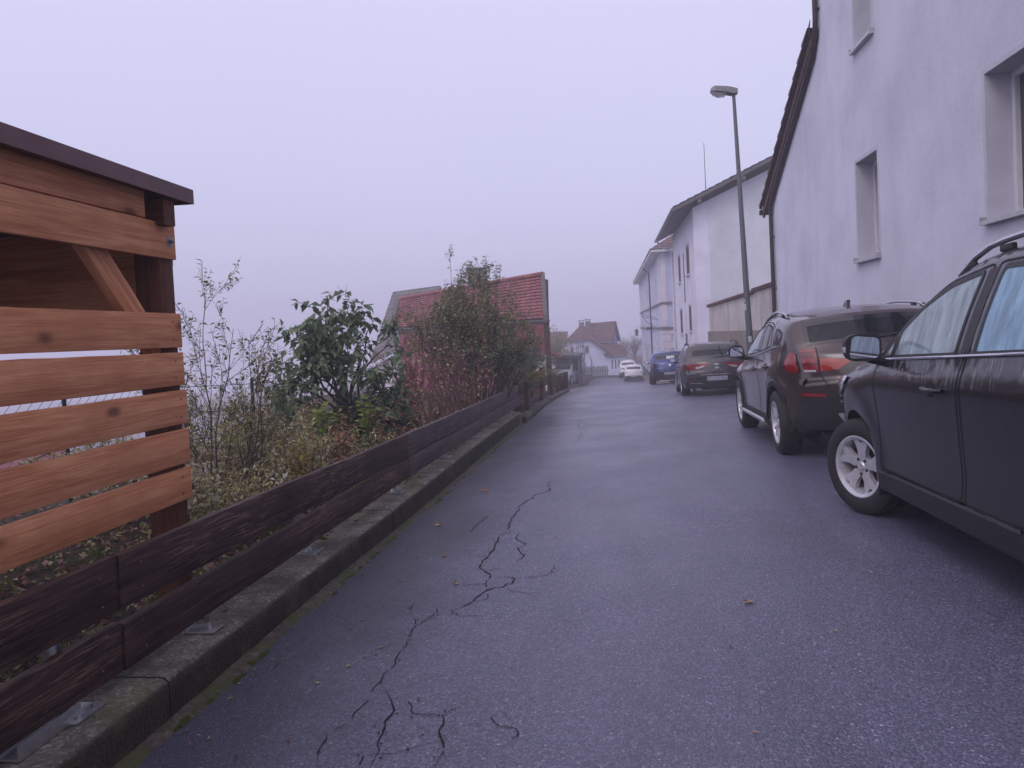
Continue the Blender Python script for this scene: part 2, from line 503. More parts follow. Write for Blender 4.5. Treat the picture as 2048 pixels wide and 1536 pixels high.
def ground_mat():
    t = NT('earth'); c = t.coord()
    f = t.noise(c, 3, 6, .65); f2 = t.noise(c, 26, 5, .7)
    col = t.ramp(f2, [(.3, (.018, .010, .008)), (.5, (.045, .026, .02)), (.7, (.09, .06, .045))])
    col = t.mix(t.ramp(f, [(.45, 0.), (.65, .7)]), col, (.045, .055, .02))
    t.bsdf(col, .9, 0, t.bump(f2, .8, .03), .2); return t.m
MAT['earth'] = ground_mat()

def gutter_mat():
    t = NT('gutter_grit'); c = t.coord()
    f = t.noise(c, 22, 6, .75); f2 = t.noise(c, 4, 4, .6)
    col = t.ramp(f, [(.3, (.022, .018, .013)), (.5, (.075, .06, .046)), (.72, (.17, .14, .115))])
    col = t.mix(t.ramp(f2, [(.42, 0.), (.58, .85)]), col, (.055, .065, .014))
    t.bsdf(col, .8, 0, t.bump(f, .8, .015), .3); return t.m
MAT['gutter'] = gutter_mat()

def stone_mat():
    t = NT('rubble'); c = t.coord()
    v = t.n('TexVoronoi', feature='F1'); t.link(c, v.inputs['Vector']); v.inputs['Scale'].default_value = 5
    col = t.ramp(v.outputs['Color'], [(.1, (.05, .047, .042)), (.5, (.12, .115, .10)), (.9, (.20, .19, .17))])
    gap = t.ramp(t.vor(c, 5, 'DISTANCE_TO_EDGE'), [(.02, 1.), (.09, 0.)])
    col = t.mix(gap, col, (.015, .014, .01))
    col = t.mix(t.ramp(t.noise(c, 7, 5, .6), [(.5, 0.), (.7, .6)]), col, (.04, .05, .015))
    t.bsdf(col, .85, 0, t.bump(t.math('MULTIPLY_ADD', gap, -1., t.noise(c, 30, 4)), .8, .03), .3); return t.m
MAT['rubble'] = stone_mat()

def moss_mat():
    t = NT('moss'); c = t.coord(); f = t.noise(c, 60, 5, .7)
    t.bsdf(t.ramp(f, [(.3, (.02, .03, .006)), (.6, (.06, .085, .012)), (.8, (.12, .14, .025))]), .9, 0, t.bump(f, 1., .02), .1); return t.m
MAT['moss'] = moss_mat()
simple('ceramic_black', (.008, .008, .009), .12, 0, .1, 20, coat=1.)
t = NT('crack'); t.bsdf((.012, .011, .012), .8, 0, None, .2); MAT['crack'] = t.m

def glass(name, tint, haze=0., hazecol=(.5, .6, .65), rough=.02, ior=1.5):
    t = NT(name)
    fr = t.n('Fresnel'); fr.inputs[0].default_value = ior
    tr = t.n('BsdfTransparent'); tr.inputs[0].default_value = (*tint, 1)
    gl = t.n('BsdfGlossy'); gl.inputs['Roughness'].default_value = rough
    base = tr.outputs[0]
    if haze > 0:
        c = t.coord((7, 7, 1.1)); f = t.noise(c, 1.5, 5, .65, .6)
        d = t.n('BsdfDiffuse'); t.link(t.mix(f, tuple(x * .75 for x in hazecol), hazecol), d.inputs[0])
        tl = t.n('BsdfTranslucent'); tl.inputs[0].default_value = (*hazecol, 1)
        ms = t.n('MixShader'); ms.inputs[0].default_value = .2; t.link(d.outputs[0], ms.inputs[1]); t.link(tl.outputs[0], ms.inputs[2])
        m2 = t.n('MixShader'); t.link(t.ramp(f, [(.3, haze * .55), (.7, haze * 1.35)]), m2.inputs[0]); t.link(base, m2.inputs[1]); t.link(ms.outputs[0], m2.inputs[2]); base = m2.outputs[0]
    mx = t.n('MixShader'); t.link(fr.outputs[0], mx.inputs[0]); t.link(base, mx.inputs[1]); t.link(gl.outputs[0], mx.inputs[2])
    t.link(mx.outputs[0], t.out.inputs[0]); MAT[name] = t.m
    return t.m
glass('glass_mist_sky', (.42, .5, .5), .72, (.50, .64, .70), .03)  # pale film: sky reflection and some condensation put into the colour
glass('glass_mist_sky_blue', (.3, .38, .42), .85, (.36, .62, .84), .05)  # bluer film, the reflected sky painted in as its colour
glass('glass_tinted', (.10, .11, .12), .10, (.16, .2, .25), .02)
glass('glass_dark', (.03, .035, .04), 0, rough=.03)
glass('glass_clear', (.35, .37, .38), 0, rough=.02)
t = NT('pane'); c = t.coord(); t.bsdf(t.ramp(t.noise(c, 1.5, 2), [(.3, (.03, .032, .04)), (.7, (.06, .065, .08))]), .06, 0, None, .8); MAT['pane'] = t.m

def carpaint(name, col, dirt=0., metal=.35, streak=False, rough=.34):
    t = NT(name); c = t.coord(); g = t.n('TexCoord'); sp = t.n('SeparateXYZ'); t.link(g.outputs['Object'], sp.inputs[0])
    cc = t.mix(t.ramp(t.noise(c, 600, 1), [(.4, 0.), (.75, .3)]), col, tuple(min(1, x * 1.9 + .01) for x in col))
    low = t.ramp(sp.outputs['Z'], [(.15, 1.), (.75, 0.)])
    d = t.math('MULTIPLY', t.math('MULTIPLY', low, t.noise(c, 5, 5, .65)), dirt)
    cc = t.mix(d, cc, (.10, .092, .09))
    rr = t.math('MULTIPLY_ADD', d, .8, rough)
    if streak:
        # dried rain runs: pale threads on the shoulder under the windows, darker threads below the body crease
        s1 = t.coord((.001, 24, 1.6), rot=(R(9), 0, 0)); th = t.noise(s1, 1.2, 3, .55, .35)
        lines = t.math('MAXIMUM', t.ramp(th, [(.55, 0.), (.565, 1.), (.585, 1.), (.60, 0.)]), t.ramp(th, [(.40, 0.), (.41, 1.), (.43, 1.), (.445, 0.)]))
        brk = t.ramp(t.noise(c, 4.5, 3), [(.36, 0.), (.5, 1.)])
        zone = t.ramp(sp.outputs['Z'], [(.975, 0.), (.99, 1.)])
        zone = t.math('MULTIPLY', t.math('MULTIPLY', zone, brk), t.ramp(t.math('ABSOLUTE', sp.outputs['X']), [(.66, 0.), (.72, 1.)]))
        f1 = t.math('MULTIPLY', t.math('MULTIPLY', lines, zone), .62)
        cc = t.mix(f1, cc, (.30, .29, .30))
        rr = t.math('MULTIPLY_ADD', f1, .5, rr)
        z2 = t.math('MULTIPLY', t.ramp(sp.outputs['Z'], [(.62, 0.), (.8, 1.), (.965, 1.), (.985, 0.)]), t.ramp(t.noise(s1, .9, 4, .6, .3), [(.5, 0.), (.56, 1.)]))
        cc = t.mix(t.math('MULTIPLY', z2, .75), cc, tuple(x * .35 for x in col))
    drops = t.ramp(t.vor(c, 90), [(.1, 1.), (.22, 0.)])
    nrm = t.bump(t.math('MULTIPLY', drops, t.ramp(t.noise(c, 3, 3), [(.5, 0.), (.7, 1.)])), .25, .002)
    t.bsdf(cc, rr, metal, nrm, .5 if not streak else .25, .9 if not streak else .62, .06); MAT[name] = t.m
    return t.m
carpaint('paint_darkbrown', (.0085, .0065, .009), .14, .1, True)
carpaint('paint_brown', (.036, .021, .020), .3, .2)
carpaint('paint_taupe', (.046, .041, .043), .4)
carpaint('paint_blue', (.014, .028, .15), .3)
carpaint('paint_white', (.66, .66, .68), .25, 0)
carpaint('paint_silver', (.40, .42, .44), .3, .4)
simple('car_plastic', (.012, .012, .0135), .55, 0, .25, 20, .15, 200)
simple('car_rubber', (.013, .013, .014), .75, 0, .3, 25, .2, 120)
simple('car_under', (.008, .008, .009), .9, 0, .2, 10)
simple('car_interior', (.03, .03, .034), .8, 0, .25, 10)
simple('chrome', (.55, .55, .57), .22, 1., .08, 30)
simple('rim_silver', (.62, .62, .66), .38, .55, .12, 20)
simple('brake', (.05, .048, .046), .5, .6, .3, 20)
simple('lens_red', (.22, .006, .009), .12, 0, .2, 25, coat=1.)
simple('lens_red_dark', (.085, .006, .010), .12, 0, .2, 25, coat=1.)
simple('lens_orange', (.30, .012, .008), .12, 0, .2, 25, coat=1.)
simple('lens_clear', (.50, .50, .53), .12, .2, .15, 25, coat=1.)
simple('plate_blurred', (.34, .34, .42), .5, 0, .3, 9)
simple('mirror_face', (.50, .54, .64), .03, 1., .02, 4)
simple('sticker_white', (.45, .5, .55), .5, 0, .1, 30)
# ------------------------------------------------------------------ camera, world, air
cam = bpy.data.cameras.new('camera'); co = bpy.data.objects.new('camera', cam); COL.objects.link(co)
cam.lens = 26.895; cam.sensor_width = 36; cam.shift_y = -0.02699; cam.clip_start = .05; cam.clip_end = 3000
EYE = 1.47
psi = 0.12901012; pit = R(1.8); rho = R(2.8)
r0 = Vector((math.cos(psi), math.sin(psi), 0)); d0 = Vector((-math.sin(psi) * math.cos(pit), math.cos(psi) * math.cos(pit), -math.sin(pit)))
u0 = r0.cross(d0)
rr_ = r0 * math.cos(rho) - u0 * math.sin(rho); uu_ = u0 * math.cos(rho) + r0 * math.sin(rho)
M = Matrix.Identity(4)
for i in range(3):
    M[i][0] = rr_[i]; M[i][1] = uu_[i]; M[i][2] = -d0[i]
M[0][3], M[1][3], M[2][3] = 0, 0, EYE
co.matrix_world = M
SC.camera = co

SUN_EL, SUN_AZ = R(48), R(215)     # soft light from behind the cloud, behind and left of the camera
w = bpy.data.worlds.new('World'); SC.world = w; w.use_nodes = True
nt = w.node_tree; nt.nodes.clear()
wo = nt.nodes.new('ShaderNodeOutputWorld')
sky = nt.nodes.new('ShaderNodeTexSky'); sky.sky_type = 'NISHITA'; sky.sun_disc = False
sky.sun_elevation = SUN_EL; sky.sun_rotation = SUN_AZ; sky.dust_density = 6; sky.air_density = 1.2
b1 = nt.nodes.new('ShaderNodeBackground'); b1.inputs[1].default_value = .05
nt.links.new(sky.outputs[0], b1.inputs[0])
tc = nt.nodes.new('ShaderNodeTexCoord'); sx = nt.nodes.new('ShaderNodeSeparateXYZ'); nt.links.new(tc.outputs['Generated'], sx.inputs[0])
rp = nt.nodes.new('ShaderNodeValToRGB'); nt.links.new(sx.outputs['Z'], rp.inputs[0])
e = rp.color_ramp.elements
e[0].position = 0.0; e[0].color = SKY_H = (.53, .515, .79, 1)
e[1].position = .55; e[1].color = SKY_T = (.79, .725, .95, 1)
nz = nt.nodes.new('ShaderNodeTexNoise'); nz.inputs['Scale'].default_value = 1.6; nz.inputs['Detail'].default_value = 3; nt.links.new(tc.outputs['Generated'], nz.inputs['Vector'])
mx = nt.nodes.new('ShaderNodeMix'); mx.data_type = 'RGBA'; mx.blend_type = 'MULTIPLY'; mx.inputs[0].default_value = .12
nt.links.new(rp.outputs[0], mx.inputs[6]); nt.links.new(nz.outputs['Fac'], mx.inputs[7])
b2 = nt.nodes.new('ShaderNodeBackground'); b2.inputs[1].default_value = .95
nt.links.new(mx.outputs[2], b2.inputs[0])
ad = nt.nodes.new('ShaderNodeAddShader'); nt.links.new(b1.outputs[0], ad.inputs[0]); nt.links.new(b2.outputs[0], ad.inputs[1])
nt.links.new(ad.outputs[0], wo.inputs[0])

sl = bpy.data.lights.new('sun', 'SUN'); sl.energy = .55; sl.angle = R(25); sl.color = (.76, .735, 1.0)
so = bpy.data.objects.new('sun', sl); COL.objects.link(so)
sd = Vector((math.sin(SUN_AZ) * math.cos(SUN_EL), math.cos(SUN_AZ) * math.cos(SUN_EL), math.sin(SUN_EL)))
so.rotation_euler = sd.to_track_quat('Z', 'Y').to_euler()

mb = MB(); mb.box2((-330, -60, -27), (330, 420, 14))
hm = NT('haze_air'); pv = hm.n('VolumePrincipled'); pv.inputs['Color'].default_value = (.90, .90, 1.0, 1); pv.inputs['Density'].default_value = HAZE_D = .0045
pv.inputs['Anisotropy'].default_value = 0
hm.link(pv.outputs[0], hm.out.inputs['Volume'])
hz = mb.build('haze', hm.m); tag(hz, 'thin grey violet fog hanging over the street and valley', 'fog', kind='stuff')

vs = SC.view_settings; SC.display_settings.display_device = 'sRGB'
vs.view_transform = 'Standard'; vs.look = 'None'; vs.exposure = 0; vs.gamma = 1
cy = SC.cycles
cy.max_bounces = 8; cy.transparent_max_bounces = 16; cy.volume_bounces = 3; cy.diffuse_bounces = 3; cy.glossy_bounces = 3; cy.transmission_bounces = 3
cy.use_denoising = True; cy.sample_clamp_indirect = 4
cy.caustics_reflective = False; cy.caustics_refractive = False

# ------------------------------------------------------------------ lie of the land
def zL(y): return pch([-10, 0, 2.66, 4.18, 6.6, 9, 15.3, 21, 31.5, 45, 56, 67, 80, 120, 200], [.12, -.01, -.053, -.08, -.163, -.225, -.385, -.56, -1.08, -1.95, -2.72, -3.3, -3.32, -3.5, -6], y)
def zR(y): return pch([-10, 0, 2.9, 6.2, 9, 11.8, 21.4, 32.5, 45, 56, 67, 80, 120, 200], [.2, .07, .03, -.05, -.07, -.135, -.50, -1.03, -1.9, -2.7, -3.3, -3.32, -3.5, -6], y)
def zr(x, y):
    k = clamp((x + 1.85) / 3.7, -.6, 1.6)
    return zL(y) * (1 - k) + zR(y) * k
def kerb_top(y): return pch([-3, 2.67, 3.39, 4.79, 6.85, 8.94, 10.9, 14.4, 16], [.17, .133, .118, .084, .039, .011, -.025, -.115, -.165], y)
def zg(x, y):
    if x > -1.95: return zr(min(x, 6), y) - .06
    base = zL(y) + .17
    k = sstep(-1.95, -2.4, x)
    z = (zr(x, y) - .06) * (1 - k) + base * k
    z += .12 * sstep(-2.6, -3.6, x) * (1 - sstep(14, 20, y))
    xe = -4.6 - 9.5 * sstep(15, 34, y) - .25 * max(0, y - 34)
    if x < xe: z -= .5 * (xe - x) * sstep(0, 3, xe - x)
    z += .05 * noise.noise(Vector((x * .7, y * .7, 0))) * k
    return max(z, -25.5)

def grid_mesh(xs, ys, f):
    mb = MB()
    for y in ys:
        for x in xs: mb.vert((x, y, f(x, y)))
    n = len(xs)
    for j in range(len(ys) - 1):
        for i in range(n - 1): mb.face((j * n + i, j * n + i + 1, (j + 1) * n + i + 1, (j + 1) * n + i))
    return mb
xs = [-320, -200, -120, -80, -55, -40, -30, -24, -20, -17, -15, -13, -11.5, -10, -9, -8, -7, -6.2, -5.6, -5, -4.6, -4.2, -3.8, -3.4, -3, -2.7, -2.4, -2.2, -1.95, -1.5, 0, 2, 4, 6, 12, 30, 80, 320]
ys = [-55, -30, -12, -6] + [-4 + i * .8 for i in range(46)] + [34 + 2.5 * i for i in range(22)] + [95, 105, 120, 150, 200, 280, 410]
g = grid_mesh(xs, ys, zg).build('ground', MAT['earth'], smooth=180); tag(g, kind='structure')

def road_left(y): return lin([-8, 31.5, 36, 50, 62, 72], [-1.9, -1.8, -2.3, -2.85, -2.9, -1.6], y)
def road_right(y): return lin([-8, 18, 30, 52, 60, 72], [4.0, 4.2, 4.3, 4.2, 4.5, 6.5], y)
mb = MB(); ysr = [-7 + .25 * i for i in range(100)] + [18 + .8 * i for i in range(70)]
NX = 26
for y in ysr:
    a, b = road_left(y), road_right(y)
    for i in range(NX):
        x = a + (b - a) * i / (NX - 1)
        z = zr(x, y) + .012 * noise.noise(Vector((x * .9, y * .16, 3))) + .003 * noise.noise(Vector((x * 2.3, y * .9, 9)))
        mb.vert((x, y, z))
for j in range(len(ysr) - 1):
    for i in range(NX - 1): mb.face((j * NX + i, j * NX + i + 1, (j + 1) * NX + i + 1, (j + 1) * NX + i))
road = mb.build('road', MAT['asphalt'], smooth=180); tag(road, kind='structure')
def zroad(x, y): return zr(x, y) + .012 * noise.noise(Vector((x * .9, y * .16, 3))) + .003 * noise.noise(Vector((x * 2.3, y * .9, 9)))

# cracks in the asphalt: ragged dark ribbons just above the sheet
CR = [[(-0.719, 8.255), (-0.712, 8.012), (-0.678, 7.73), (-0.731, 7.634), (-0.818, 7.516), (-0.831, 7.318), (-0.859, 7.287), (-0.915, 6.966), (-0.891, 6.89), (-0.89, 6.821), (-0.903, 6.624), (-0.919, 6.53), (-0.902, 6.308), (-0.897, 6.101), (-0.861, 5.981)], [(-0.861, 5.981), (-0.824, 5.947), (-0.781, 5.912), (-0.792, 5.792), (-0.755, 5.699), (-0.696, 5.615), (-0.711, 5.531), (-0.74, 5.478), (-0.702, 5.359), (-0.665, 5.287), (-0.672, 5.203), (-0.694, 5.143), (-0.694, 5.042)], [(-0.878, 6.012), (-0.932, 5.884), (-0.925, 5.726), (-0.923, 5.65), (-0.913, 5.503), (-0.91, 5.41), (-0.919, 5.278), (-0.936, 5.173), (-0.942, 5.063), (-0.919, 4.951), (-0.875, 4.87), (-0.837, 4.822), (-0.829, 4.721), (-0.833, 4.619), (-0.806, 4.486)], [(-0.943, 4.119), (-0.891, 4.181), (-0.848, 4.277), (-0.845, 4.341), (-0.821, 4.424), (-0.805, 4.479), (-0.758, 4.529), (-0.71, 4.541), (-0.699, 4.606), (-0.668, 4.603), (-0.661, 4.704), (-0.686, 4.742), (-0.724, 4.753), (-0.795, 4.735)], [(-0.661, 4.704), (-0.621, 4.714), (-0.582, 4.738), (-0.529, 4.725), (-0.481, 4.756), (-0.434, 4.822), (-0.387, 4.891)], [(-0.687, 4.555), (-0.666, 4.473), (-0.637, 4.44), (-0.597, 4.43), (-0.545, 4.395), (-0.498, 4.403), (-0.458, 4.388)], [(-0.923, 5.65), (-0.885, 5.694), (-0.851, 5.714), (-0.819, 5.76), (-0.781, 5.806)], [(-0.907, 5.387), (-0.838, 5.446), (-0.792, 5.463), (-0.734, 5.478)], [(-0.924, 6.564), (-1.013, 6.583), (-1.157, 6.581), (-1.168, 6.391), (-1.184, 6.242), (-1.188, 6.039), (-1.235, 5.936)], [(-0.971, 5.241), (-1.014, 5.29), (-1.069, 5.333), (-1.124, 5.464)], [(-0.661, 14.501), (-0.662, 14.032), (-0.615, 13.616), (-0.476, 13.05), (-0.537, 12.83), (-0.564, 12.474), (-0.535, 11.878), (-0.598, 11.505), (-0.684, 11.265)], [(-0.887, 17.698), (-0.941, 16.586)], [(-1.242, 15.416), (-1.208, 14.559), (-1.464, 13.981), (-1.515, 13.335)], [(-0.682, 2.967), (-0.701, 2.943), (-0.726, 2.911), (-0.706, 2.841), (-0.712, 2.789), (-0.699, 2.753), (-0.68, 2.711), (-0.659, 2.643), (-0.667, 2.598), (-0.671, 2.539)], [(-0.724, 2.903), (-0.759, 2.92), (-0.801, 2.928), (-0.842, 2.929), (-0.887, 2.918)], [(-1.27, 4.302), (-1.191, 4.16), (-1.124, 4.002), (-1.093, 3.871), (-1.069, 3.647), (-1.078, 3.505), (-1.062, 3.415), (-1.086, 3.309), (-1.077, 3.248), (-1.085, 3.133), (-1.072, 3.052), (-1.084, 3.0), (-1.094, 2.908), (-1.104, 2.845), (-1.148, 2.771), (-1.137, 2.685), (-1.091, 2.538)], [(-1.037, 3.16), (-1.0, 3.095), (-0.957, 3.006), (-0.936, 2.922), (-0.948, 2.867), (-0.931, 2.798), (-0.928, 2.726), (-0.903, 2.657), (-0.904, 2.591), (-0.902, 2.539)], [(-0.952, 2.617), (-0.928, 2.62), (-0.894, 2.628), (-0.851, 2.63), (-0.811, 2.643), (-0.776, 2.677), (-0.722, 2.697)], [(-0.527, 2.892), (-0.507, 2.916), (-0.484, 2.928), (-0.461, 2.891), (-0.446, 2.865)], [(-0.853, 3.751), (-0.855, 3.713)], [(-1.106, 3.943), (-1.066, 3.999), (-1.014, 4.055), (-0.933, 4.136)], [(-1.171, 3.555), (-1.159, 3.615), (-1.145, 3.651)]]
mb = MB()
for ci, pl in enumerate(CR):
    pts = []
    for (ax, ay), (bx, by) in zip(pl[:-1], pl[1:]):
        L = math.hypot(bx - ax, by - ay); n = max(1, int(L / .035))
        for k in range(n):
            t_ = k / n; j = .011 * (0 if k == 0 else 1)
            pts.append((ax + (bx - ax) * t_ + random.uniform(-j, j), ay + (by - ay) * t_ + random.uniform(-j, j)))
    pts.append(pl[-1])
    wmax = .0115 if ci in (0, 2, 3, 13) else .0095 if ci in (1, 4, 5, 16) else .006 if ci == 15 else .0075
    for i in range(len(pts) - 1):
        (ax, ay), (bx, by) = pts[i], pts[i + 1]
        L = math.hypot(bx - ax, by - ay) or 1e-6
        nx, ny = -(by - ay) / L, (bx - ax) / L
        e0 = clamp(min(i, len(pts) - 1 - i) / 5, .25); e1 = clamp(min(i + 1, len(pts) - 2 - i) / 5, .25)
        if random.random() < (.3 if ci == 15 else .07): continue
        w0 = wmax * e0 * random.uniform(.45, 1.1) * .5; w1 = wmax * e1 * random.uniform(.45, 1.1) * .5
        P = [(ax + nx * w0, ay + ny * w0), (ax - nx * w0, ay - ny * w0), (bx - nx * w1, by - ny * w1), (bx + nx * w1, by + ny * w1)]
        mb.poly([(x, y, zroad(x, y) + .004) for x, y in P])
        if random.random() < .5:     # crumbled grit beside the crack
            gx, gy, gs = ax + random.gauss(0, .018), ay + random.gauss(0, .018), random.uniform(.002, .006)
            mb.poly([(gx + gs * u_, gy + gs * v_, zroad(gx, gy) + .004) for u_, v_ in ((-1, -.6), (.8, -1), (1, .7), (-.5, 1))])
        if random.random() < .07:    # hairline branch
            a_ = random.uniform(0, 6.283); hx, hy = ax, ay
            for q_ in range(random.randint(2, 8)):
                a_ += random.choice((-.7, -.25, .1, .3, .6)) * (1 if q_ % 2 else -1); kx, ky = hx + .03 * math.cos(a_), hy + .03 * math.sin(a_); o1, o2 = -math.sin(a_) * .0022, math.cos(a_) * .0022
                mb.poly([(x, y, zroad(x, y) + .004) for x, y in ((hx + o1, hy + o2), (hx - o1, hy - o2), (kx - o1, ky - o2), (kx + o1, ky + o2))]); hx, hy = kx, ky
ck = mb.build('road_crack', MAT['crack'], road, keep=False); tag(ck, kind='structure')

# gritty gutter strip between kerb and asphalt
mb = MB(); ysg = [-6 + .12 * i for i in range(178)]
for y in ysg:
    wv = .035 + .028 * noise.noise(Vector((0, y * 1.7, 5))) + .015 * noise.noise(Vector((2, y * 7, 5)))
    for k, (x, dz) in enumerate(((-1.87, .022), (-1.83, .014), (-1.84 + wv, .008), (-1.80 + wv, -.004))):
        mb.vert((x, y, zr(x, y) + dz + .008 * noise.noise(Vector((x * 8, y * 8, 1))) + (.004 if k < 3 else 0)))
for j in range(len(ysg) - 1):
    for i in range(3): mb.face((j * 4 + i, j * 4 + i + 1, (j + 1) * 4 + i + 1, (j + 1) * 4 + i))
gt = mb.build('gutter', MAT['gutter'], smooth=180); tag(gt, kind='structure')

# pavement strip on the right, beyond the blue car
mb = MB(); yy = [38 + 1.5 * i for i in range(24)]
for y in yy:
    for x, dz in ((2.75, -.05), (2.76, .11), (4.6, .13)): mb.vert((x, y, zr(x, y) + dz))
for j in range(len(yy) - 1):
    for i in range(2): mb.face((j * 3 + i, j * 3 + i + 1, (j + 1) * 3 + i + 1, (j + 1) * 3 + i))
simple('pavement_ochre', (.20, .16, .13), .8, 0, .25, 4, .3)
pv_ = mb.build('pavement', MAT['pavement_ochre']); tag(pv_, kind='structure')

# moss and grass along the gutter and on the kerb
mb = MB()
for k in range(170):
    y = random.uniform(1.6, 9.5) if k < 120 else random.uniform(9, 15)
    if noise.noise(Vector((0, y * 1.1, 7))) < -.05: continue
    x = -1.80 + .03 * random.random() + .04 * noise.noise(Vector((0, y * 1.7, 5)))
    r_ = random.uniform(.012, .038); z = zr(x, y) + .002
    n = 7; c_ = mb.vert((x, y, z + r_ * .38)); ring = []
    for i in range(n):
        a = 6.283 * i / n; q = r_ * random.uniform(.7, 1.2); ring.append(mb.vert((x + math.cos(a) * q * .6, y + math.sin(a) * q * 1.7, z)))
    for i in range(n): mb.face((c_, ring[i], ring[(i + 1) % n]))
for k in range(60):
    y = random.choice((9.5, 7.6, 6.2, 3.0, 5.2)) + random.gauss(0, .22); x = random.uniform(-2.2, -2.02)
    r_ = random.uniform(.01, .03); z = kerb_top(y) + .001
    n = 6; c_ = mb.vert((x, y, z + r_ * .4)); ring = []
    for i in range(n):
        a = 6.283 * i / n; q = r_ * random.uniform(.7, 1.2); ring.append(mb.vert((x + math.cos(a) * q, y + math.sin(a) * q * 1.6, z)))
    for i in range(n): mb.face((c_, ring[i], ring[(i + 1) % n]))
ms = mb.build('moss', MAT['moss'], smooth=180); tag(ms, 'green moss cushions in the gutter and on the kerb', 'moss', kind='stuff')

def leaf_mesh(mb, p, d, up, L, W, rnd, curl=.15, mi=0):
    """folded pointed leaf: p base, d direction, up normal hint"""
    d = d.normalized(); s_ = d.cross(up)
    if s_.length < 1e-3: s_ = d.cross(Vector((1, 0, .3)))
    s_.normalize(); n = s_.cross(d)
    a = mb.vert(p, rnd); m1 = mb.vert(p + d * L * .5 - n * W * .12, rnd); tip = mb.vert(p + d * L - n * L * curl, rnd)
    l = mb.vert(p + d * L * .42 + s_ * W * .5 + n * W * .14, rnd); r_ = mb.vert(p + d * L * .42 - s_ * W * .5 + n * W * .14, rnd)
    mb.face((a, m1, l), mi); mb.face((l, m1, tip), mi); mb.face((a, r_, m1), mi); mb.face((r_, tip, m1), mi)

# bits of leaf and grit blown along the kerb
random.seed(15)
mb = MB()
for k in range(420):
    y = random.uniform(1.8, 14); x = -1.78 + abs(random.gauss(0, .22)) if random.random() < .75 else random.uniform(-1.5, 3.0)
    s_ = random.uniform(.006, .017); a = random.uniform(0, 6.283)
    leaf_mesh(mb, Vector((x, y, zroad(x, y) + .005)), Vector((math.cos(a), math.sin(a), .12)), Vector((0, 0, 1)), s_ * 1.8, s_, random.random(), .1)
lb = mb.build('leaf_bits', MAT['leaf_litter']); tag(lb, 'crumbs of dead leaf scattered over the asphalt', 'leaf litter', kind='stuff')

# single fallen leaves one can point at
def fallen(x, y, size, matn, label, rz):
    mb = MB(); z = zroad(x, y) + .006
    n = 10; c_ = mb.vert((0, 0, .004), .5); ring = []
    for i in range(n):
        a = 6.283 * i / n; q = size * (.5 if i % 2 else .85) * random.uniform(.8, 1.1)
        ring.append(mb.vert((math.cos(a) * q, math.sin(a) * q * .8, random.uniform(0, .014)), random.random()))
    for i in range(n): mb.face((c_, ring[i], ring[(i + 1) % n]))
    o = mb.build('fallen_leaf', MAT[matn]); o.matrix_world = Matrix.Translation((x, y, z)) @ Matrix.Rotation(rz, 4, 'Z')
    tag(o, label, 'leaf', 'fallen leaves on the road')
fallen(-1.37, 7.86, .075, 'leaf_orange', 'orange fallen leaf on dark asphalt near the mossy gutter', .4)
fallen(-1.52, 6.3, .05, 'leaf_litter', 'small dark leaf on asphalt at the kerb foot', 1.4)
fallen(-1.24, 5.28, .035, 'leaf_dry', 'curled brown leaf left of the long crack', .9)
fallen(-1.02, 4.62, .035, 'leaf_litter', 'tiny brown leaf beside the forked crack', 2.2)
fallen(.66, 4.13, .05, 'leaf_litter', 'flat brown leaf in the middle of the lane', .2)
# ------------------------------------------------------------------ kerb, fences, shed
def axis_matrix(p0, p1, up=Vector((0, 0, 1))):
    p0 = Vector(p0); p1 = Vector(p1); x = (p1 - p0).normalized(); y = up.cross(x).normalized(); z = x.cross(y)
    m = Matrix.Identity(4)
    for i in range(3): m[i][0] = x[i]; m[i][1] = y[i]; m[i][2] = z[i]
    m.translation = (p0 + p1) / 2
    return m
def plank(name, p0, p1, h, th, mat, parent, bev=.006, warp=.004, label=None, skew=0., up=Vector((0, 0, 1))):
    """a board of its own: local x runs along the grain"""
    p0 = Vector(p0); p1 = Vector(p1); L = (p1 - p0).length
    n = max(2, int(L / .18)); mb = MB(); prev = None; sd_ = random.random() * 50
    prof = []
    for cx, cz, a0 in ((th / 2 - bev, h / 2 - bev, 0), (-th / 2 + bev, h / 2 - bev, 90), (-th / 2 + bev, -h / 2 + bev, 180), (th / 2 - bev, -h / 2 + bev, 270)):
        for k in range(3):
            a = R(a0 + 45 * k); prof.append((cx + bev * math.cos(a), cz + bev * math.sin(a)))
    for i in range(n + 1):
        x = -L / 2 + L * i / n
        dy = warp * noise.noise(Vector((x * .9, sd_, 0))); dz = warp * noise.noise(Vector((x * .7, sd_, 9)))
        e = .004 * noise.noise(Vector((x * 5, sd_, 4)))
        ring = [mb.vert((x + skew * z, y + dy, z + dz + (e if z > 0 else 0))) for y, z in prof]
        if prev:
            m = len(prof)
            for k in range(m): mb.face((prev[k], ring[k], ring[(k + 1) % m], prev[(k + 1) % m]))
        else: mb.face(ring)
        prev = ring
    mb.face(prev[::-1])
    o = mb.build(name, MAT[mat], smooth=40, recalc=True)
    o.matrix_world = axis_matrix(p0, p1, up)
    if parent is not None: adopt(o, parent)
    if label: o['label'] = label
    return o

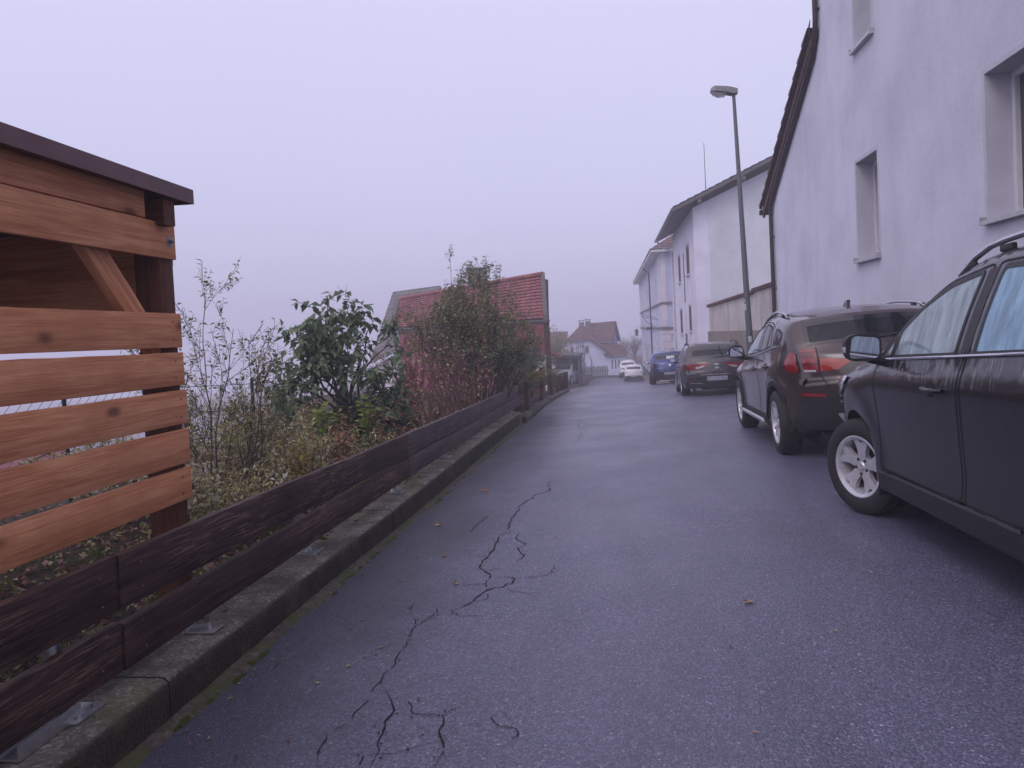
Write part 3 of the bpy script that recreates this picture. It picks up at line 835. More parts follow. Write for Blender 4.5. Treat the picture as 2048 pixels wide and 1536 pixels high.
# concrete kerb wall, cast in sections
kb = empty('concrete_kerb', (-2.05, 6, 0), 'mossy low concrete kerb wall carrying the dark plank fence', 'kerb wall')
joints = [-4.0, -1.2, 2.87, 6.1, 10.2, 15.3]
for a, b in zip(joints[:-1], joints[1:]):
    mb = MB(); n = int((b - a) / .09); prev = None
    for i in range(n + 1):
        y = a + .006 + (b - a - .012) * i / n
        zt = kerb_top(y); zb = zL(y) - .15
        j = lambda s_: .006 * noise.noise(Vector((s_, y * 9, 2))) + .004 * noise.noise(Vector((s_, y * 31, 2)))
        pr = [(-1.852 + j(1), zb), (-1.85 + j(1), zt - .06), (-1.853 + j(2) * 1.6, zt - .02 + j(5)), (-1.872 + j(3) * 1.4, zt - .002 + j(4)), (-1.97, zt + j(6) * .8), (-2.1, zt + j(7) * .8), (-2.26, zt - .004), (-2.27, zb)]
        ring = [mb.vert((x, y, z)) for x, z in pr]
        if prev:
            for k in range(len(pr) - 1): mb.face((prev[k], prev[k + 1], ring[k + 1], ring[k]))
        else: mb.face(ring[::-1])
        prev = ring
    mb.face(prev)
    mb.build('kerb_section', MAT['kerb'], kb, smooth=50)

# dark plank guard fence on the kerb
gf = empty('guard_fence', (-2.05, 6, .1), 'low dark brown fence of two wide planks on the concrete kerb', 'fence')
FX = -2.04
def rail_top(y): return pch([-3, 2.26, 2.83, 4.72, 7.28, 11.53, 16.41], [.76, .668, .646, .595, .525, .421, .325], y)
segs = [(-1.8, 2.825), (2.845, 7.275), (7.29, 11.525), (11.54, 14.05), (14.06, 16.41)]
for si, (a, b) in enumerate(segs):
    m = 'wood_dark' if si < 2 else 'wood_dark_grey'
    za, zb = rail_top(a), rail_top(b); h = .226
    plank('plank', (FX, a, za - h / 2), (FX, b, zb - h / 2), h, .045, m, gf, .008, .006)
    h2 = .205 if a < 2 else .192
    bo = lambda y: lin([2.3, 2.84, 7.23, 11, 16.2], [.482, .475, .430, .432, .440], y)
    plank('plank', (FX, a + .004, za - bo(a) + h2 / 2), (FX, b + .003, zb - bo(b) + h2 / 2), h2, .045, m, gf, .008, .006)
    for y in (a + .13, b - .1):
        for dz in (.07, .17, .31, .43):
            c_ = (FX + .0225, y + random.uniform(-.02, .02), rail_top(y) - dz + random.uniform(-.01, .01))
            mb = MB(); mb.lathe([(0, .0075), (.004, .006), (.006, 0.0005)], 8, 'x', c_)
            mb.build('screw', MAT['rust_nail'], gf, smooth=60)
for y in (2.55, 4.79, 6.85, 8.94, 10.9, 12.7, 14.45, 15.1):
    zt = kerb_top(y); mb = MB()
    mb.tube([(-2.062, y, zt + .012), (-2.062, y, rail_top(y) - .445), (-2.100, y, rail_top(y) - .42), (-2.100, y, rail_top(y) - .03)], .031, 14)
    p = mb.build('post', MAT['galv'], gf, smooth=50)
    mb = MB(); mb.box((-2.045, y, zt + .006), (.18, .16, .012), None, 0, .003)
    for dx, dy in ((.06, .05), (.06, -.05)):
        mb.lathe([(0, .010), (.012, .010), (.012, .0005)], 6, 'z', (-2.045 + dx, y + dy, zt + .011))
    b = mb.build('base_plate', MAT['galv'], smooth=40); adopt(b, p)
    mb = MB(); mb.lathe([(0, .046), (.012, .044), (.03, .033)], 14, 'z', (-2.062, y, zt + .012)); b = mb.build('collar', MAT['galv'], smooth=50); adopt(b, p)

def bracket(x, y, size, rz, label, kind):
    mb = MB(); zt = kerb_top(y) + .004
    if kind == 'plate':
        mb.box((0, 0, .004), (size, .10, .008), None, 0, .002); mb.box((-size * .42, 0, .035), (.008, .10, .06), None, 0, .002)
        mb.lathe([(.008, .011), (.02, .011), (.02, .0005)], 6, 'z', (size * .2, .0, 0)); mb.tube([(size * .2, 0, .01), (size * .2, 0, .035)], .005, 8)
    else:
        for s_ in (-1, 1): mb.box((0, s_ * .035, .028), (size, .006, .055), None, 0, .001)
        mb.box((0, 0, .004), (size, .07, .006), None, 0, .001); mb.box((0, .012, .052), (size, .025, .005), None, 0, .001)
    o = mb.build('metal_bracket', MAT['alu'], smooth=35)
    o.matrix_world = Matrix.Translation((x, y, zt)) @ Matrix.Rotation(rz, 4, 'Z')
    tag(o, label, 'bracket', 'metal brackets on the kerb')
bracket(-1.99, 3.39, .16, 0, 'flat metal foot plate with bolt on the kerb, farther of the brackets', 'plate')
bracket(-2.02, 2.38, .30, R(90), 'aluminium channel piece poking from under the fence, middle bracket', 'chan')
bracket(-2.02, 2.02, .26, R(92), 'aluminium channel piece at the bottom left picture corner', 'chan')

# farther brown fence with upright posts, on a low rubble wall
rw = MB(); ysr2 = [15.38 + .2 * i for i in range(84)]; prev = None
for y in ysr2:
    zt = zL(y) + .13 - .03 * sstep(20, 32, y) + .03 * noise.noise(Vector((1, y * 2.1, 3))); zb = zL(y) - .3
    j = .05 * noise.noise(Vector((4, y * 2.7, 3))); j2 = .04 * noise.noise(Vector((9, y * 3.1, 3)))
    pr = [(-1.78 + j, zb), (-1.78 + j, zt - .05 + j2), (-1.83 + j, zt + j2 * .5), (-2.0, zt + j2), (-2.3, zt), (-2.3, zb)]
    ring = [rw.vert((x, y, z)) for x, z in pr]
    if prev:
        for k in range(5): rw.face((prev[k], prev[k + 1], ring[k + 1], ring[k]))
    else: rw.face(ring[::-1])
    prev = ring
rw.face(prev)
o = rw.build('rubble_wall', MAT['rubble']); tag(o, 'low rough stone footing wall under the farther brown fence', 'wall')

rf = empty('rail_fence', (-1.95, 24, -.5), 'reddish brown rail fence with upright posts on rubble footing', 'fence')
def f2top(y): return lin([16.4, 17.1, 20.9, 24.3, 29.1, 31.3, 33.0], [.33, .31, .17, .03, -.2, -.29, -.37], y)
py = [16.75, 17.15, 20.9, 24.3, 27.0, 29.3, 31.4, 33.0]
for i, y in enumerate(py):
    zt = f2top(y) + (.10 if i == 0 else .02); zb = zL(y) + .02
    plank('post', (-1.95 if i else -2.12, y, zb), (-1.95 if i else -2.12, y, zt), .12, .05, 'wood_brown', rf, .006, .002, up=Vector((1, 0, 0)))
for a, b in zip(py[:-1], py[1:]):
    if a == py[0]: a = 16.43
    for off, h in ((.13, .25), (.55, .22)):
        plank('rail', (-2.0, a + .02, f2top(a) - off), (-2.0, b - .02, f2top(b) - off), h, .035, 'wood_brown', rf)
for y in (18.3, 19.7, 22.6, 26, 28.2, 30.5):
    plank('inner_post', (-2.09, y, zL(y) + .05), (-2.09, y, f2top(y) - .12), .10, .06, 'wood_brown', rf, .006, .002, up=Vector((1, 0, 0)))

# timber shed (open slatted shelter) on the left
SX = -2.3
sh = empty('timber_shed', (-3.1, 2.2, .2), 'orange brown slatted timber shelter with a dark metal edged roof', 'shed')
YN = -.6; YF = 3.868
def board(z0, z1, yf, name='slat', x=SX, dz=-.004, skew=.0):
    plank(name, (x, YN, (z0 + z1) / 2 - dz * 4.4), (x, yf, (z0 + z1) / 2), z1 - z0, .028, 'wood_orange', sh, .004, .004, skew=skew)
board(2.135, 2.30, 3.60); board(1.945, 2.13, 3.852)
for z0, z1, yf in ((1.478, 1.658, 3.860), (1.276, 1.452, 3.862), (1.067, 1.247, 3.876), (.857, 1.04, 3.868), (.66, .832, 3.872)): board(z0, z1, yf)
zgs = lambda x, y: zg(x, y) - .1
for px_, pyy in ((-2.385, 3.80), (-2.385, .9), (-4.1, 3.80), (-4.1, .9)):
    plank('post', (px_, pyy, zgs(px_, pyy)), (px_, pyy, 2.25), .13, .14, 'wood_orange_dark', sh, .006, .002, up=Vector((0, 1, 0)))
plank('brace', (-2.36, 3.10, 2.13), (-2.36, 3.735, 1.46), .125, .055, 'wood_orange', sh, .005, .002)
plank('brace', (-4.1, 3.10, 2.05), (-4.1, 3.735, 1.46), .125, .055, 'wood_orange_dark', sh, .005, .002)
for yb in (3.73, 2.75, 1.7, .7):
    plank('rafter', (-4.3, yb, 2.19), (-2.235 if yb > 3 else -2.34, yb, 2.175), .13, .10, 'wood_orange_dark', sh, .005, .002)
for z0, z1 in ((1.92, 2.23), (1.60, 1.93)):
    plank('end_slat', (-4.15, 3.885 + (.03 if z0 > 1.8 else 0), (z0 + z1) / 2), (-2.35, 3.885 + (.03 if z0 > 1.8 else 0), (z0 + z1) / 2), z1 - z0, .026, 'wood_orange', sh, .004, .003)
for z0, z1 in ((1.95, 2.2), (1.7, 1.948), (1.5, 1.698)):
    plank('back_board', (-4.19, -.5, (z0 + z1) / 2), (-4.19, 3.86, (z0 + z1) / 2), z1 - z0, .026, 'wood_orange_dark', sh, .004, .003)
mb = MB()
mb.prism([(-2.2, -.9, 2.262 + .05), (-2.2, 3.915, 2.245), (-2.2, 3.915, 2.322), (-2.2, -.9, 2.39)], (-.006, 0, 0))
mb.prism([(-2.206, 3.909, 2.245), (-4.5, 3.909, 2.27), (-4.5, 3.909, 2.34), (-2.206, 3.909, 2.322)], (0, .006, 0))
mb.prism([(-2.206, -.9, 2.384), (-2.206, 3.909, 2.318), (-2.34, 3.909, 2.325), (-2.34, -.9, 2.391)], (0, 0, .004))
f_ = mb.build('roof_edge', MAT['fascia_brown'], sh)
mb = MB(); mb.prism([(-2.21, -.9, 2.30), (-2.21, 3.905, 2.262), (-2.21, 3.905, 2.312), (-2.21, -.9, 2.37)], (-2.28, 0, .02))
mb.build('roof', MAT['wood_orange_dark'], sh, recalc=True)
mb = MB(); c_ = (SX + .0145, 3.800, 2.035)
mb.lathe([(0, .027), (.003, .027), (.004, .012)], 20, 'x', c_); mb.lathe([(.003, .0135), (.013, .0135), (.013, .008)], 6, 'x', c_); mb.lathe([(.012, .007), (.024, .0065), (.025, .0005)], 10, 'x', c_)
mb.build('bolt', MAT['galv'], sh, smooth=30)
for z0, z1, yf in ((1.478, 1.658, 3.860), (1.276, 1.452, 3.862), (1.067, 1.247, 3.876), (.857, 1.04, 3.868), (.66, .832, 3.872)):
    for dz in (.04, (z1 - z0) - .045):
        mb = MB(); mb.lathe([(0, .006), (.0015, .0055), (.0016, .0005)], 8, 'x', (SX + .0142, yf - .075 + random.uniform(-.02, .02), z0 + dz))
        mb.build('screw', MAT['rust_nail'], sh, smooth=40)
# ------------------------------------------------------------------ buildings
def wall_panel(mb, outline, holes, f, depth=None, mi=0, mi_rev=None, step=1.2):
    """triangulated wall with openings; f maps (u,v) to space, depth is the reveal vector"""
    V, T = cdt([subdiv(outline, 2.0)] + list(holes), step=step)
    b = len(mb.v)
    for p in V: mb.vert(f(*p))
    for tr in T:
        cx = sum(V[i][0] for i in tr) / 3; cy_ = sum(V[i][1] for i in tr) / 3
        if any(inside(h, cx, cy_) for h in holes): continue
        mb.face([b + i for i in tr], mi)
    if depth is not None:
        d = Vector(depth)
        for h in holes:
            n = len(h)
            for i in range(n):
                p, q = Vector(f(*h[i])), Vector(f(*h[(i + 1) % n]))
                mb.poly([p, q, q + d, p + d], mi if mi_rev is None else mi_rev)
def rect(u0, v0, u1, v1): return [(u0, v0), (u1, v0), (u1, v1), (u0, v1)]

def window(parent, f, u0, v0, u1, v1, inn, mat_frame='white_trim', bars=(1, 0), fw=.07, sill=True, surround=0., sill_mat='sill_metal', pane='pane', out=.07, surround_mat='white_trim', keep=True):
    """frame with pane and sill; f(u,v,d) maps to space, d grows into the wall"""
    mb = MB()
    def bar(a0, b0, a1, b1, d0, d1):
        P = [f(a0, b0, d0), f(a1, b0, d0), f(a1, b1, d0), f(a0, b1, d0), f(a0, b0, d1), f(a1, b0, d1), f(a1, b1, d1), f(a0, b1, d1)]
        b = len(mb.v)
        for p in P: mb.vert(p)
        for q in ((0, 1, 2, 3), (7, 6, 5, 4), (4, 5, 1, 0), (5, 6, 2, 1), (6, 7, 3, 2), (7, 4, 0, 3)): mb.face([b + i for i in q])
    e = .002
    bar(u0 + e, v0 + e, u0 + fw, v1 - e, inn - .05, inn + .02); bar(u1 - fw, v0 + e, u1 - e, v1 - e, inn - .05, inn + .02)
    bar(u0 + fw, v0 + e, u1 - fw, v0 + fw, inn - .05, inn + .02); bar(u0 + fw, v1 - fw, u1 - fw, v1 - e, inn - .05, inn + .02)
    for i in range(bars[0]):
        c_ = u0 + (u1 - u0) * (i + 1) / (bars[0] + 1); bar(c_ - fw * .5, v0 + fw, c_ + fw * .5, v1 - fw, inn - .045, inn + .015)
    for i in range(bars[1]):
        c_ = v0 + (v1 - v0) * (i + 1) / (bars[1] + 1); bar(u0 + fw, c_ - fw * .4, u1 - fw, c_ + fw * .4, inn - .043, inn + .013)
    w_ = mb.build('window', MAT[mat_frame], parent, keep, recalc=True)
    mb = MB(); mb.poly([f(u0 + fw * .6, v0 + fw * .6, inn), f(u1 - fw * .6, v0 + fw * .6, inn), f(u1 - fw * .6, v1 - fw * .6, inn), f(u0 + fw * .6, v1 - fw * .6, inn)])
    mb.build('pane', MAT[pane], w_, keep)
    if sill:
        mb = MB(); bar(u0 - .04, v0 - .055, u1 + .04, v0 - .012, -out, inn - .052)
        for uu in (u0 - .04, u1 + .02): bar(uu, v0 - .012, uu + .02, v0 + .03, -out, -.004)
        mb.build('sill', MAT[sill_mat], w_, keep, recalc=True)
    if surround > 0:
        mb = MB(); s_ = surround
        bar(u0 - s_, v0 - .0, u0 - .001, v1 + s_, -.004, .004); bar(u1 + .001, v0 - .0, u1 + s_, v1 + s_, -.004, .004); bar(u0 - .001, v1 + .001, u1 + .001, v1 + s_, -.004, .004)
        # painted reveal
        bar(u0, v0 + .003, u0 + .003, v1 - .003, -.003, inn - .052); bar(u1 - .003, v0 + .003, u1, v1 - .003, -.003, inn - .052); bar(u0 + .003, v1 - .003, u1 - .003, v1 - .0005, -.003, inn - .052)
        mb.build('surround', MAT[surround_mat if surround_mat != 'white_trim' else 'reveal_paint'], w_, keep, recalc=True)
    return w_

def tiled(mb, a, b, c, d, courses, lift=.035, cols=0, mi=0):
    """sawtooth tile courses on the quad eave a-b, ridge d-c (a below d)"""
    a, b, c, d = map(Vector, (a, b, c, d)); n = (b - a).cross(d - a).normalized()
    if n.z < 0: n = -n
    L = (b - a).length; m = max(1, int(cols or 1))
    for i in range(courses):
        t0, t1 = i / courses, (i + 1) / courses + .15 / courses
        p0, p1 = a.lerp(d, t0), b.lerp(c, t0); q0, q1 = a.lerp(d, t1), b.lerp(c, t1)
        prev = None
        N = m * 4 if cols else 1
        for k in range(N + 1):
            s_ = k / N
            w_ = (.018 * math.cos(2 * math.pi * s_ * m) if cols else 0) + .004 * math.sin(k * 12.9 + i * 7.1)
            lo = p0.lerp(p1, s_) + n * (lift + w_); hi = q0.lerp(q1, s_) + n * (.004 + w_); un = p0.lerp(p1, s_) + n * (lift + w_ - .03)
            cur = [mb.vert(un), mb.vert(lo), mb.vert(hi)]
            if prev:
                mb.face((prev[0], cur[0], cur[1], prev[1]), mi); mb.face((prev[1], cur[1], cur[2], prev[2]), mi)
            prev = cur

# --- near white house on the right
HX = 3.9
nh = empty('white_house', (HX, 10, 0), 'near tall white plastered house with lean-to roof and small deep windows', 'house')
fH = lambda y, z: (HX, y, z)
holes = [rect(11.64, 2.335, 12.59, 3.83), rect(7.15, 2.385, 8.46, 3.865), rect(11.64, 5.52, 12.47, 7.0), rect(7.15, 5.55, 8.46, 7.05), rect(2.6, 2.4, 3.9, 3.87)]
mb = MB()
wall_panel(mb, [(-4, -1), (18.66, -1), (18.66, 4.28), (14.37, 6.42), (14.37, 9.8), (-4, 9.8)], holes, fH, (.34, 0, 0), step=1.5)
for P in ([(HX, 18.66, -1), (10, 18.66, -1), (10, 18.66, 4.28), (HX, 18.66, 4.28)], [(HX, 14.37, 6.42), (10, 14.37, 6.42), (10, 14.37, 9.8), (HX, 14.37, 9.8)], [(HX, -4, -1), (10, -4, -1), (10, -4, 9.8), (HX, -4, 9.8)], [(10, -4, -1), (10, 18.66, -1), (10, 18.66, 4.28), (10, 14.37, 6.42), (10, 14.37, 9.8), (10, -4, 9.8)], [(HX, -4, 9.8), (HX, 14.37, 9.8), (10, 14.37, 9.8), (10, -4, 9.8)]): mb.poly(P)
mb.build('wall', MAT['plaster_near'], nh)
fw_ = lambda u, v, d: (HX + d, u, v)
for (a, b), (c, d), *_ in [((h[0][0], h[0][1]), (h[2][0], h[2][1])) for h in holes]:
    window(nh, fw_, a, b, c, d, .30, surround=.055, out=.075)
mb = MB()
sl_ = .499
yb0, yb1 = 14.40, 19.22
zroof = lambda y: 4.33 + sl_ * (18.66 - y)
tiled(mb, (3.70, yb1, zroof(yb1) + .12), (10.2, yb1, zroof(yb1) + .12), (10.2, yb0, zroof(yb0) + .12), (3.70, yb0, zroof(yb0) + .12), 13, .07)
# side of the tile courses
for i in range(13):
    t0, t1 = i / 13, (i + 1) / 13
    y0, y1 = yb1 + (yb0 - yb1) * t0, yb1 + (yb0 - yb1) * t1
    mb.prism([(3.70, y0, zroof(y0) + .10), (3.70, y1, zroof(y1) + .10), (3.70, y1, zroof(y1) + .135), (3.70, y0, zroof(y0) + .205)], (.04, 0, 0))
mb.build('roof', MAT['tiles_dark'], nh)
mb = MB(); mb.prism([(3.775, yb1, zroof(yb1) - .12), (3.775, yb0, zroof(yb0) - .12), (3.775, yb0, zroof(yb0) + .09), (3.775, yb1, zroof(yb1) + .09)], (.05, 0, 0))
mb.prism([(3.826, yb1 - .05, zroof(yb1) + .0), (3.826, yb0, zroof(yb0) + .0), (3.826, yb0, zroof(yb0) + .085), (3.826, yb1 - .05, zroof(yb1) + .085)], (6.3, 0, 0))
mb.build('bargeboard', MAT['wood_brown'], nh)
mb = MB(); mb.prism([(3.745, yb1 + .08, zroof(yb1) + .03), (3.745, yb0 - .02, zroof(yb0) + .075), (3.745, yb0 - .08, zroof(yb0) + .28), (3.745, yb1 + .08, zroof(yb1) + .115)], (.012, 0, 0))
mb.build('flashing', MAT['flashing'], nh)
mb = MB()
mb.tube([(3.835, 14.30, 9.8), (3.835, 14.30, 6.75), (3.835, 14.34, 6.5), (3.835, 14.6, 6.19)] + [(3.835, y, 4.15 + sl_ * (18.66 - y)) for y in (15, 16, 17, 18)] + [(3.835, 18.45, 4.22), (3.835, 18.58, 4.02), (3.835, 18.60, 3.8), (3.835, 18.60, -.4)], .048, 12)
p = mb.build('downpipe', MAT['pipe_brown'], nh, smooth=60)
for (y, z) in ((14.30, 8.2), (14.30, 6.9), (16, 4.15 + sl_ * 2.66), (17.4, 4.15 + sl_ * 1.26), (18.60, 3.4), (18.60, 2.2), (18.60, 1.0)):
    mb = MB(); mb.box((3.86, y, z), (.12, .115, .03), None, 0, .004); mb.build('pipe_clip', MAT['pipe_brown'], p)
mb = MB(); mb.tube([(3.72, yb1 + .09, zroof(yb1) + .02), (10.1, yb1 + .09, zroof(yb1) + .02)], .065, 10); mb.build('gutter', MAT['pipe_brown'], nh, smooth=60)

# --- stained garden wall between the houses
gw = empty('garden_wall', (4.1, 26, 0), 'stained old plaster garden wall with tile coping behind the lamp post', 'wall')
mb = MB(); y0, y1 = 18.8, 32.3
zt = lambda y: 2.31 - .012 * (y - 20)
zb_ = lambda y: 1.21 - .008 * (y - 20)
def prismwall(m, x, th, lo, hi, ya, yb):
    m.prism([(x, ya, lo(ya)), (x, yb, lo(yb)), (x, yb, hi(yb)), (x, ya, hi(ya))], (th, 0, 0))
mb2 = MB()
prismwall(mb, 4.05, .3, zb_, zt, y0, 22.2); prismwall(mb, 4.07, .28, zb_, lambda y: zt(y) - .04, 22.22, y1)
mb.build('wall', MAT['plaster_stain'], gw)
prismwall(mb2, 3.98, .4, lambda y: -2., lambda y: zb_(y) - .003, y0, y1); mb2.build('plinth', MAT['plaster_stain_dark'], gw)
mb = MB()
k = 0; y = y0
while y < y1 - .1:
    e_ = zt(y) - (.04 if y > 22.2 else 0)
    mb.tube([(3.97, y + .1, e_ + .02), (4.42, y + .1, e_ + .075)], [.062, .055], 8); y += .19; k += 1
mb.build('coping', MAT['tiles_dark'], gw, smooth=60)

# --- second white building
b2_ = empty('white_building', (4.05, 42, -1), 'white two storey building with green grey gable panel, behind the garden wall', 'building')
BX = 4.05; Y0, Y1 = 36.6, 48.2
f2 = lambda y, z: (BX, y, z)
wins = [rect(39.0, 3.93, 40.35, 5.42), rect(43.8, 3.8, 45.0, 5.32), rect(39.0, 1.08, 40.1, 2.36), rect(43.8, .92, 45.0, 2.28)]
mb = MB(); wall_panel(mb, [(Y0, -3), (Y1, -3), (Y1, 6.95), (Y0, 6.85)], wins, f2, (.3, 0, 0), step=2)
mb.poly([(BX, Y0, -3), (13, Y0, -3), (13, Y0, 7.3), (8.9, Y0, 8.93), (BX, Y0, 6.85)]); mb.poly([(BX, Y1, -3), (13, Y1, -3), (13, Y1, 7.3), (8.9, Y1, 9.0), (BX, Y1, 6.95)]); mb.poly([(13, Y0, -3), (13, Y1, -3), (13, Y1, 7.3), (13, Y0, 7.3)])
mb.build('wall', MAT['plaster_white'], b2_)
mb = MB(); mb.prism([(4.75, Y0 - .05, -3), (12.9, Y0 - .05, -3), (12.9, Y0 - .05, 6.9), (8.9, Y0 - .05, 8.55), (4.75, Y0 - .05, 6.85)], (0, .048, 0)); mb.build('gable_panel', MAT['plaster_green'], b2_)
fw2 = lambda u, v, d: (BX + d, u, v)
for h in wins: window(b2_, fw2, h[0][0], h[0][1], h[2][0], h[2][1], .055, 'window_wood', (1, 0), .10, surround=.12, out=.10, sill_mat='white_trim')
ex0, ez0, rx, rz_ = 3.12, 6.72, 8.9, 9.30
def slab(m, P, th):
    m.prism(P, (0, 0, -th))
mb = MB(); ya, yb = 35.85, 48.9
tiled(mb, (ex0, ya, ez0 + .10), (ex0, yb, ez0 + .10), (rx, yb, rz_ + .10), (rx, ya, rz_ + .10), 18, .05)
tiled(mb, (14.2, ya, 7.0), (14.2, yb, 7.0), (rx, yb, rz_ + .10), (rx, ya, rz_ + .10), 16, .05)
mb.build('roof', MAT['tiles_brown'], b2_)
mb = MB(); slab(mb, [(ex0 + .02, ya + .03, ez0 + .09), (ex0 + .02, yb - .03, ez0 + .09), (rx, yb - .03, rz_ + .09), (rx, ya + .03, rz_ + .09)], .16)
slab(mb, [(rx, ya + .03, rz_ + .09), (rx, yb - .03, rz_ + .09), (14.2, yb - .03, 6.98), (14.2, ya + .03, 6.98)], .16)
mb.build('soffit', MAT['wood_grey'], b2_)
for x in (4.3, 6.3, 8.9, 11.2):
    mb = MB()
    z = ez0 - .03 + (rz_ - ez0) * (x - ex0) / (rx - ex0) if x <= 8.9 else 9.27 - (x - 8.9) * .43
    mb.box((x, Y0 - .35, z - .17), (.16, .72, .18), None, 0, .01); mb.build('purlin', MAT['wood_grey'], b2_)
mb = MB(); mb.tube([(ex0 - .06, ya, ez0 - .01), (ex0 - .06, yb, ez0 - .03)], .075, 10); mb.build('gutter', MAT['pipe_grey'], b2_, smooth=60)
mb = MB(); mb.tube([(ex0 - .05, 47.9, ez0 - .05), (ex0 + .1, 47.95, ez0 - .4), (BX - .1, 48.05, 5.95), (BX - .1, 48.05, 5.5), (BX - .1, 48.05, -2.4)], .07, 10); mb.build('downpipe', MAT['white_trim'], b2_, smooth=60)
mb = MB(); mb.box2((BX - .035, 41.6, 2.6), (BX - .004, 41.85, 5.2)); mb.box2((BX - .05, 41.4, -2.2), (BX - .004, 42.0, .95)); mb.build('cable_duct', MAT['pipe_grey'], b2_)
mb = MB(); mb.tube([(4.72, 36.9, 7.3), (4.72, 36.9, 9.85)], [.022, .012], 6); mb.build('antenna', MAT['iron_black'], b2_)

# --- third, blue and white historic building
b3 = empty('blue_building', (3.9, 75, -3), 'far pale blue and white building with string courses and hipped tile roof', 'building')
CX = 3.9; Y0, Y1 = 57.0, 98.0
mb = MB()
wins = []
for z0, z1 in ((3.3, 5.3), (-.2 - .2, .9), (-2.6, -.9)):
    for k in range(6): wins.append(rect(64.5 + 5.4 * k, z0, 65.9 + 5.4 * k, z1))
wall_panel(mb, [(Y0, -4.5), (Y1, -4.5), (Y1, 6.75), (Y0, 6.75)], wins, lambda y, z: (CX, y, z), (.25, 0, 0), step=4)
mb.poly([(CX, Y0, -4.5), (16, Y0, -4.5), (16, Y0, 6.75), (CX, Y0, 6.75)]); mb.poly([(CX, Y1, -4.5), (16, Y1, -4.5), (16, Y1, 6.75), (CX, Y1, 6.75)]); mb.poly([(16, Y0, -4.5), (16, Y1, -4.5), (16, Y1, 6.75), (16, Y0, 6.75)])
mb.build('wall', MAT['plaster_blue'], b3)
fw3 = lambda u, v, d: (CX + d, u, v)
for h in wins: window(b3, fw3, h[0][0], h[0][1], h[2][0], h[2][1], .14, 'white_trim', (1, 1), .1, surround=.22, out=.1, sill_mat='white_trim', surround_mat='plaster_pink')
mb = MB()
mb.box2((CX - .05, Y0 - .05, 1.35), (CX - .003, 61.5, 6.7)); mb.box2((CX - .003, Y0 - .05, 1.35), (CX + .30, Y0 - .003, 6.7))
mb.build('pilaster', MAT['plaster_pink'], b3)
for ya_, yb2 in ((70.0, 71.4), (84.0, 85.4), (95.5, 98)):
    mb = MB(); mb.box2((CX - .05, ya_, 1.35), (CX - .003, yb2, 6.7)); mb.build('pilaster', MAT['plaster_pink'], b3)
mb = MB()
for k in range(9):
    mb = MB(); z = -3.4 + .52 * k; w_ = .78 if k % 2 else 1.15
    mb.box2((CX - .06, Y0 - .06, z + .012), (CX - .002, Y0 + w_ * 3.4, z + .505)); mb.box2((CX - .002, Y0 - .06, z + .012), (CX + w_ * .62, Y0 - .002, z + .505)); mb.build('quoin', MAT['plaster_pink'], b3)
mb = MB()
for z, h in ((1.14, .16), (4.62 - 1.6, .12)):
    mb.box2((CX - .14, Y0 - .14, z), (CX - .0012, Y1, z + h)); mb.box2((CX - .0012, Y0 - .14, z), (16, Y0 - .0012, z + h))
mb.build('string_course', MAT['chimney_grey'], b3)
mb = MB(); ex, ez = 3.12, 6.95
tiled(mb, (ex, Y0 - .8, ez), (ex, Y1 + .8, ez), (9.5, Y1 - 5.5, 11.0), (9.5, Y0 + 5.6, 11.0), 20, .05)
tiled(mb, (ex, Y0 - .8, ez), (16.6, Y0 - .8, ez), (9.5, Y0 + 5.6, 11.0), (9.5, Y0 + 5.6, 11.0), 20, .05)
tiled(mb, (16.6, Y1 + .8, ez), (ex, Y1 + .8, ez), (9.5, Y1 - 5.5, 11.0), (9.5, Y1 - 5.5, 11.0), 12, .05)
mb.build('roof', MAT['tiles_brown'], b3)
mb = MB(); mb.prism([(ex + .05, Y0 - .75, ez - .03), (ex + .05, Y1 + .75, ez - .03), (16.5, Y1 + .75, ez - .03), (16.5, Y0 - .75, ez - .03)], (0, 0, -.16)); mb.build('soffit', MAT['white_trim'], b3)
mb = MB(); mb.tube([(ex + .1, 71.7, ez - .2), (CX - .12, 72, 6.3), (CX - .12, 72, -3.3)], .07, 8); mb.build('downpipe', MAT['iron_black'], b3, smooth=60)
# wrought iron sign arm and lantern
ia = MB(); ia.tube([(CX - .02, 63, 1.9), (CX - 1.3, 63, 2.25)], .025, 6); ia.tube([(CX - .02, 63, 1.15), (CX - .9, 63, 1.75), (CX - 1.3, 63, 2.25)], .02, 6)
for k in range(5): ia.lathe([(-.02, .001), (-.02, .09), (.02, .09), (.02, .001)], 8, 'z', (CX - .25 - .24 * k, 63, 2.12 + .07 * k))
ia.box((CX - .7, 63, 1.25), (.5, .03, .22)); ia.tube([(CX - .5, 63, 1.75), (CX - .5, 63, 1.36)], .01, 5)
o = ia.build('wall_sign', MAT['iron_black']); tag(o, 'wrought iron sign arm projecting from the blue and white building', 'sign')
la = empty('wall_lantern', (CX, 90, .6), 'old iron lantern hanging from the far corner of the blue building', 'lantern')
mb = MB(); mb.tube([(CX, 90, 1.4), (CX - .75, 90, 1.5), (CX - .85, 90, 1.25)], .025, 6); mb.lathe([(.95, .001), (.93, .26), (1.15, .05), (1.2, .02)], 6, 'z', (CX - .85, 90, 0)); mb.build('arm', MAT['iron_black'], la)
mb = MB(); mb.lathe([(.35, .001), (.35, .14), (.93, .22), (.94, .001)], 6, 'z', (CX - .85, 90, 0)); mb.build('lamp_glass', MAT['pane'], la)

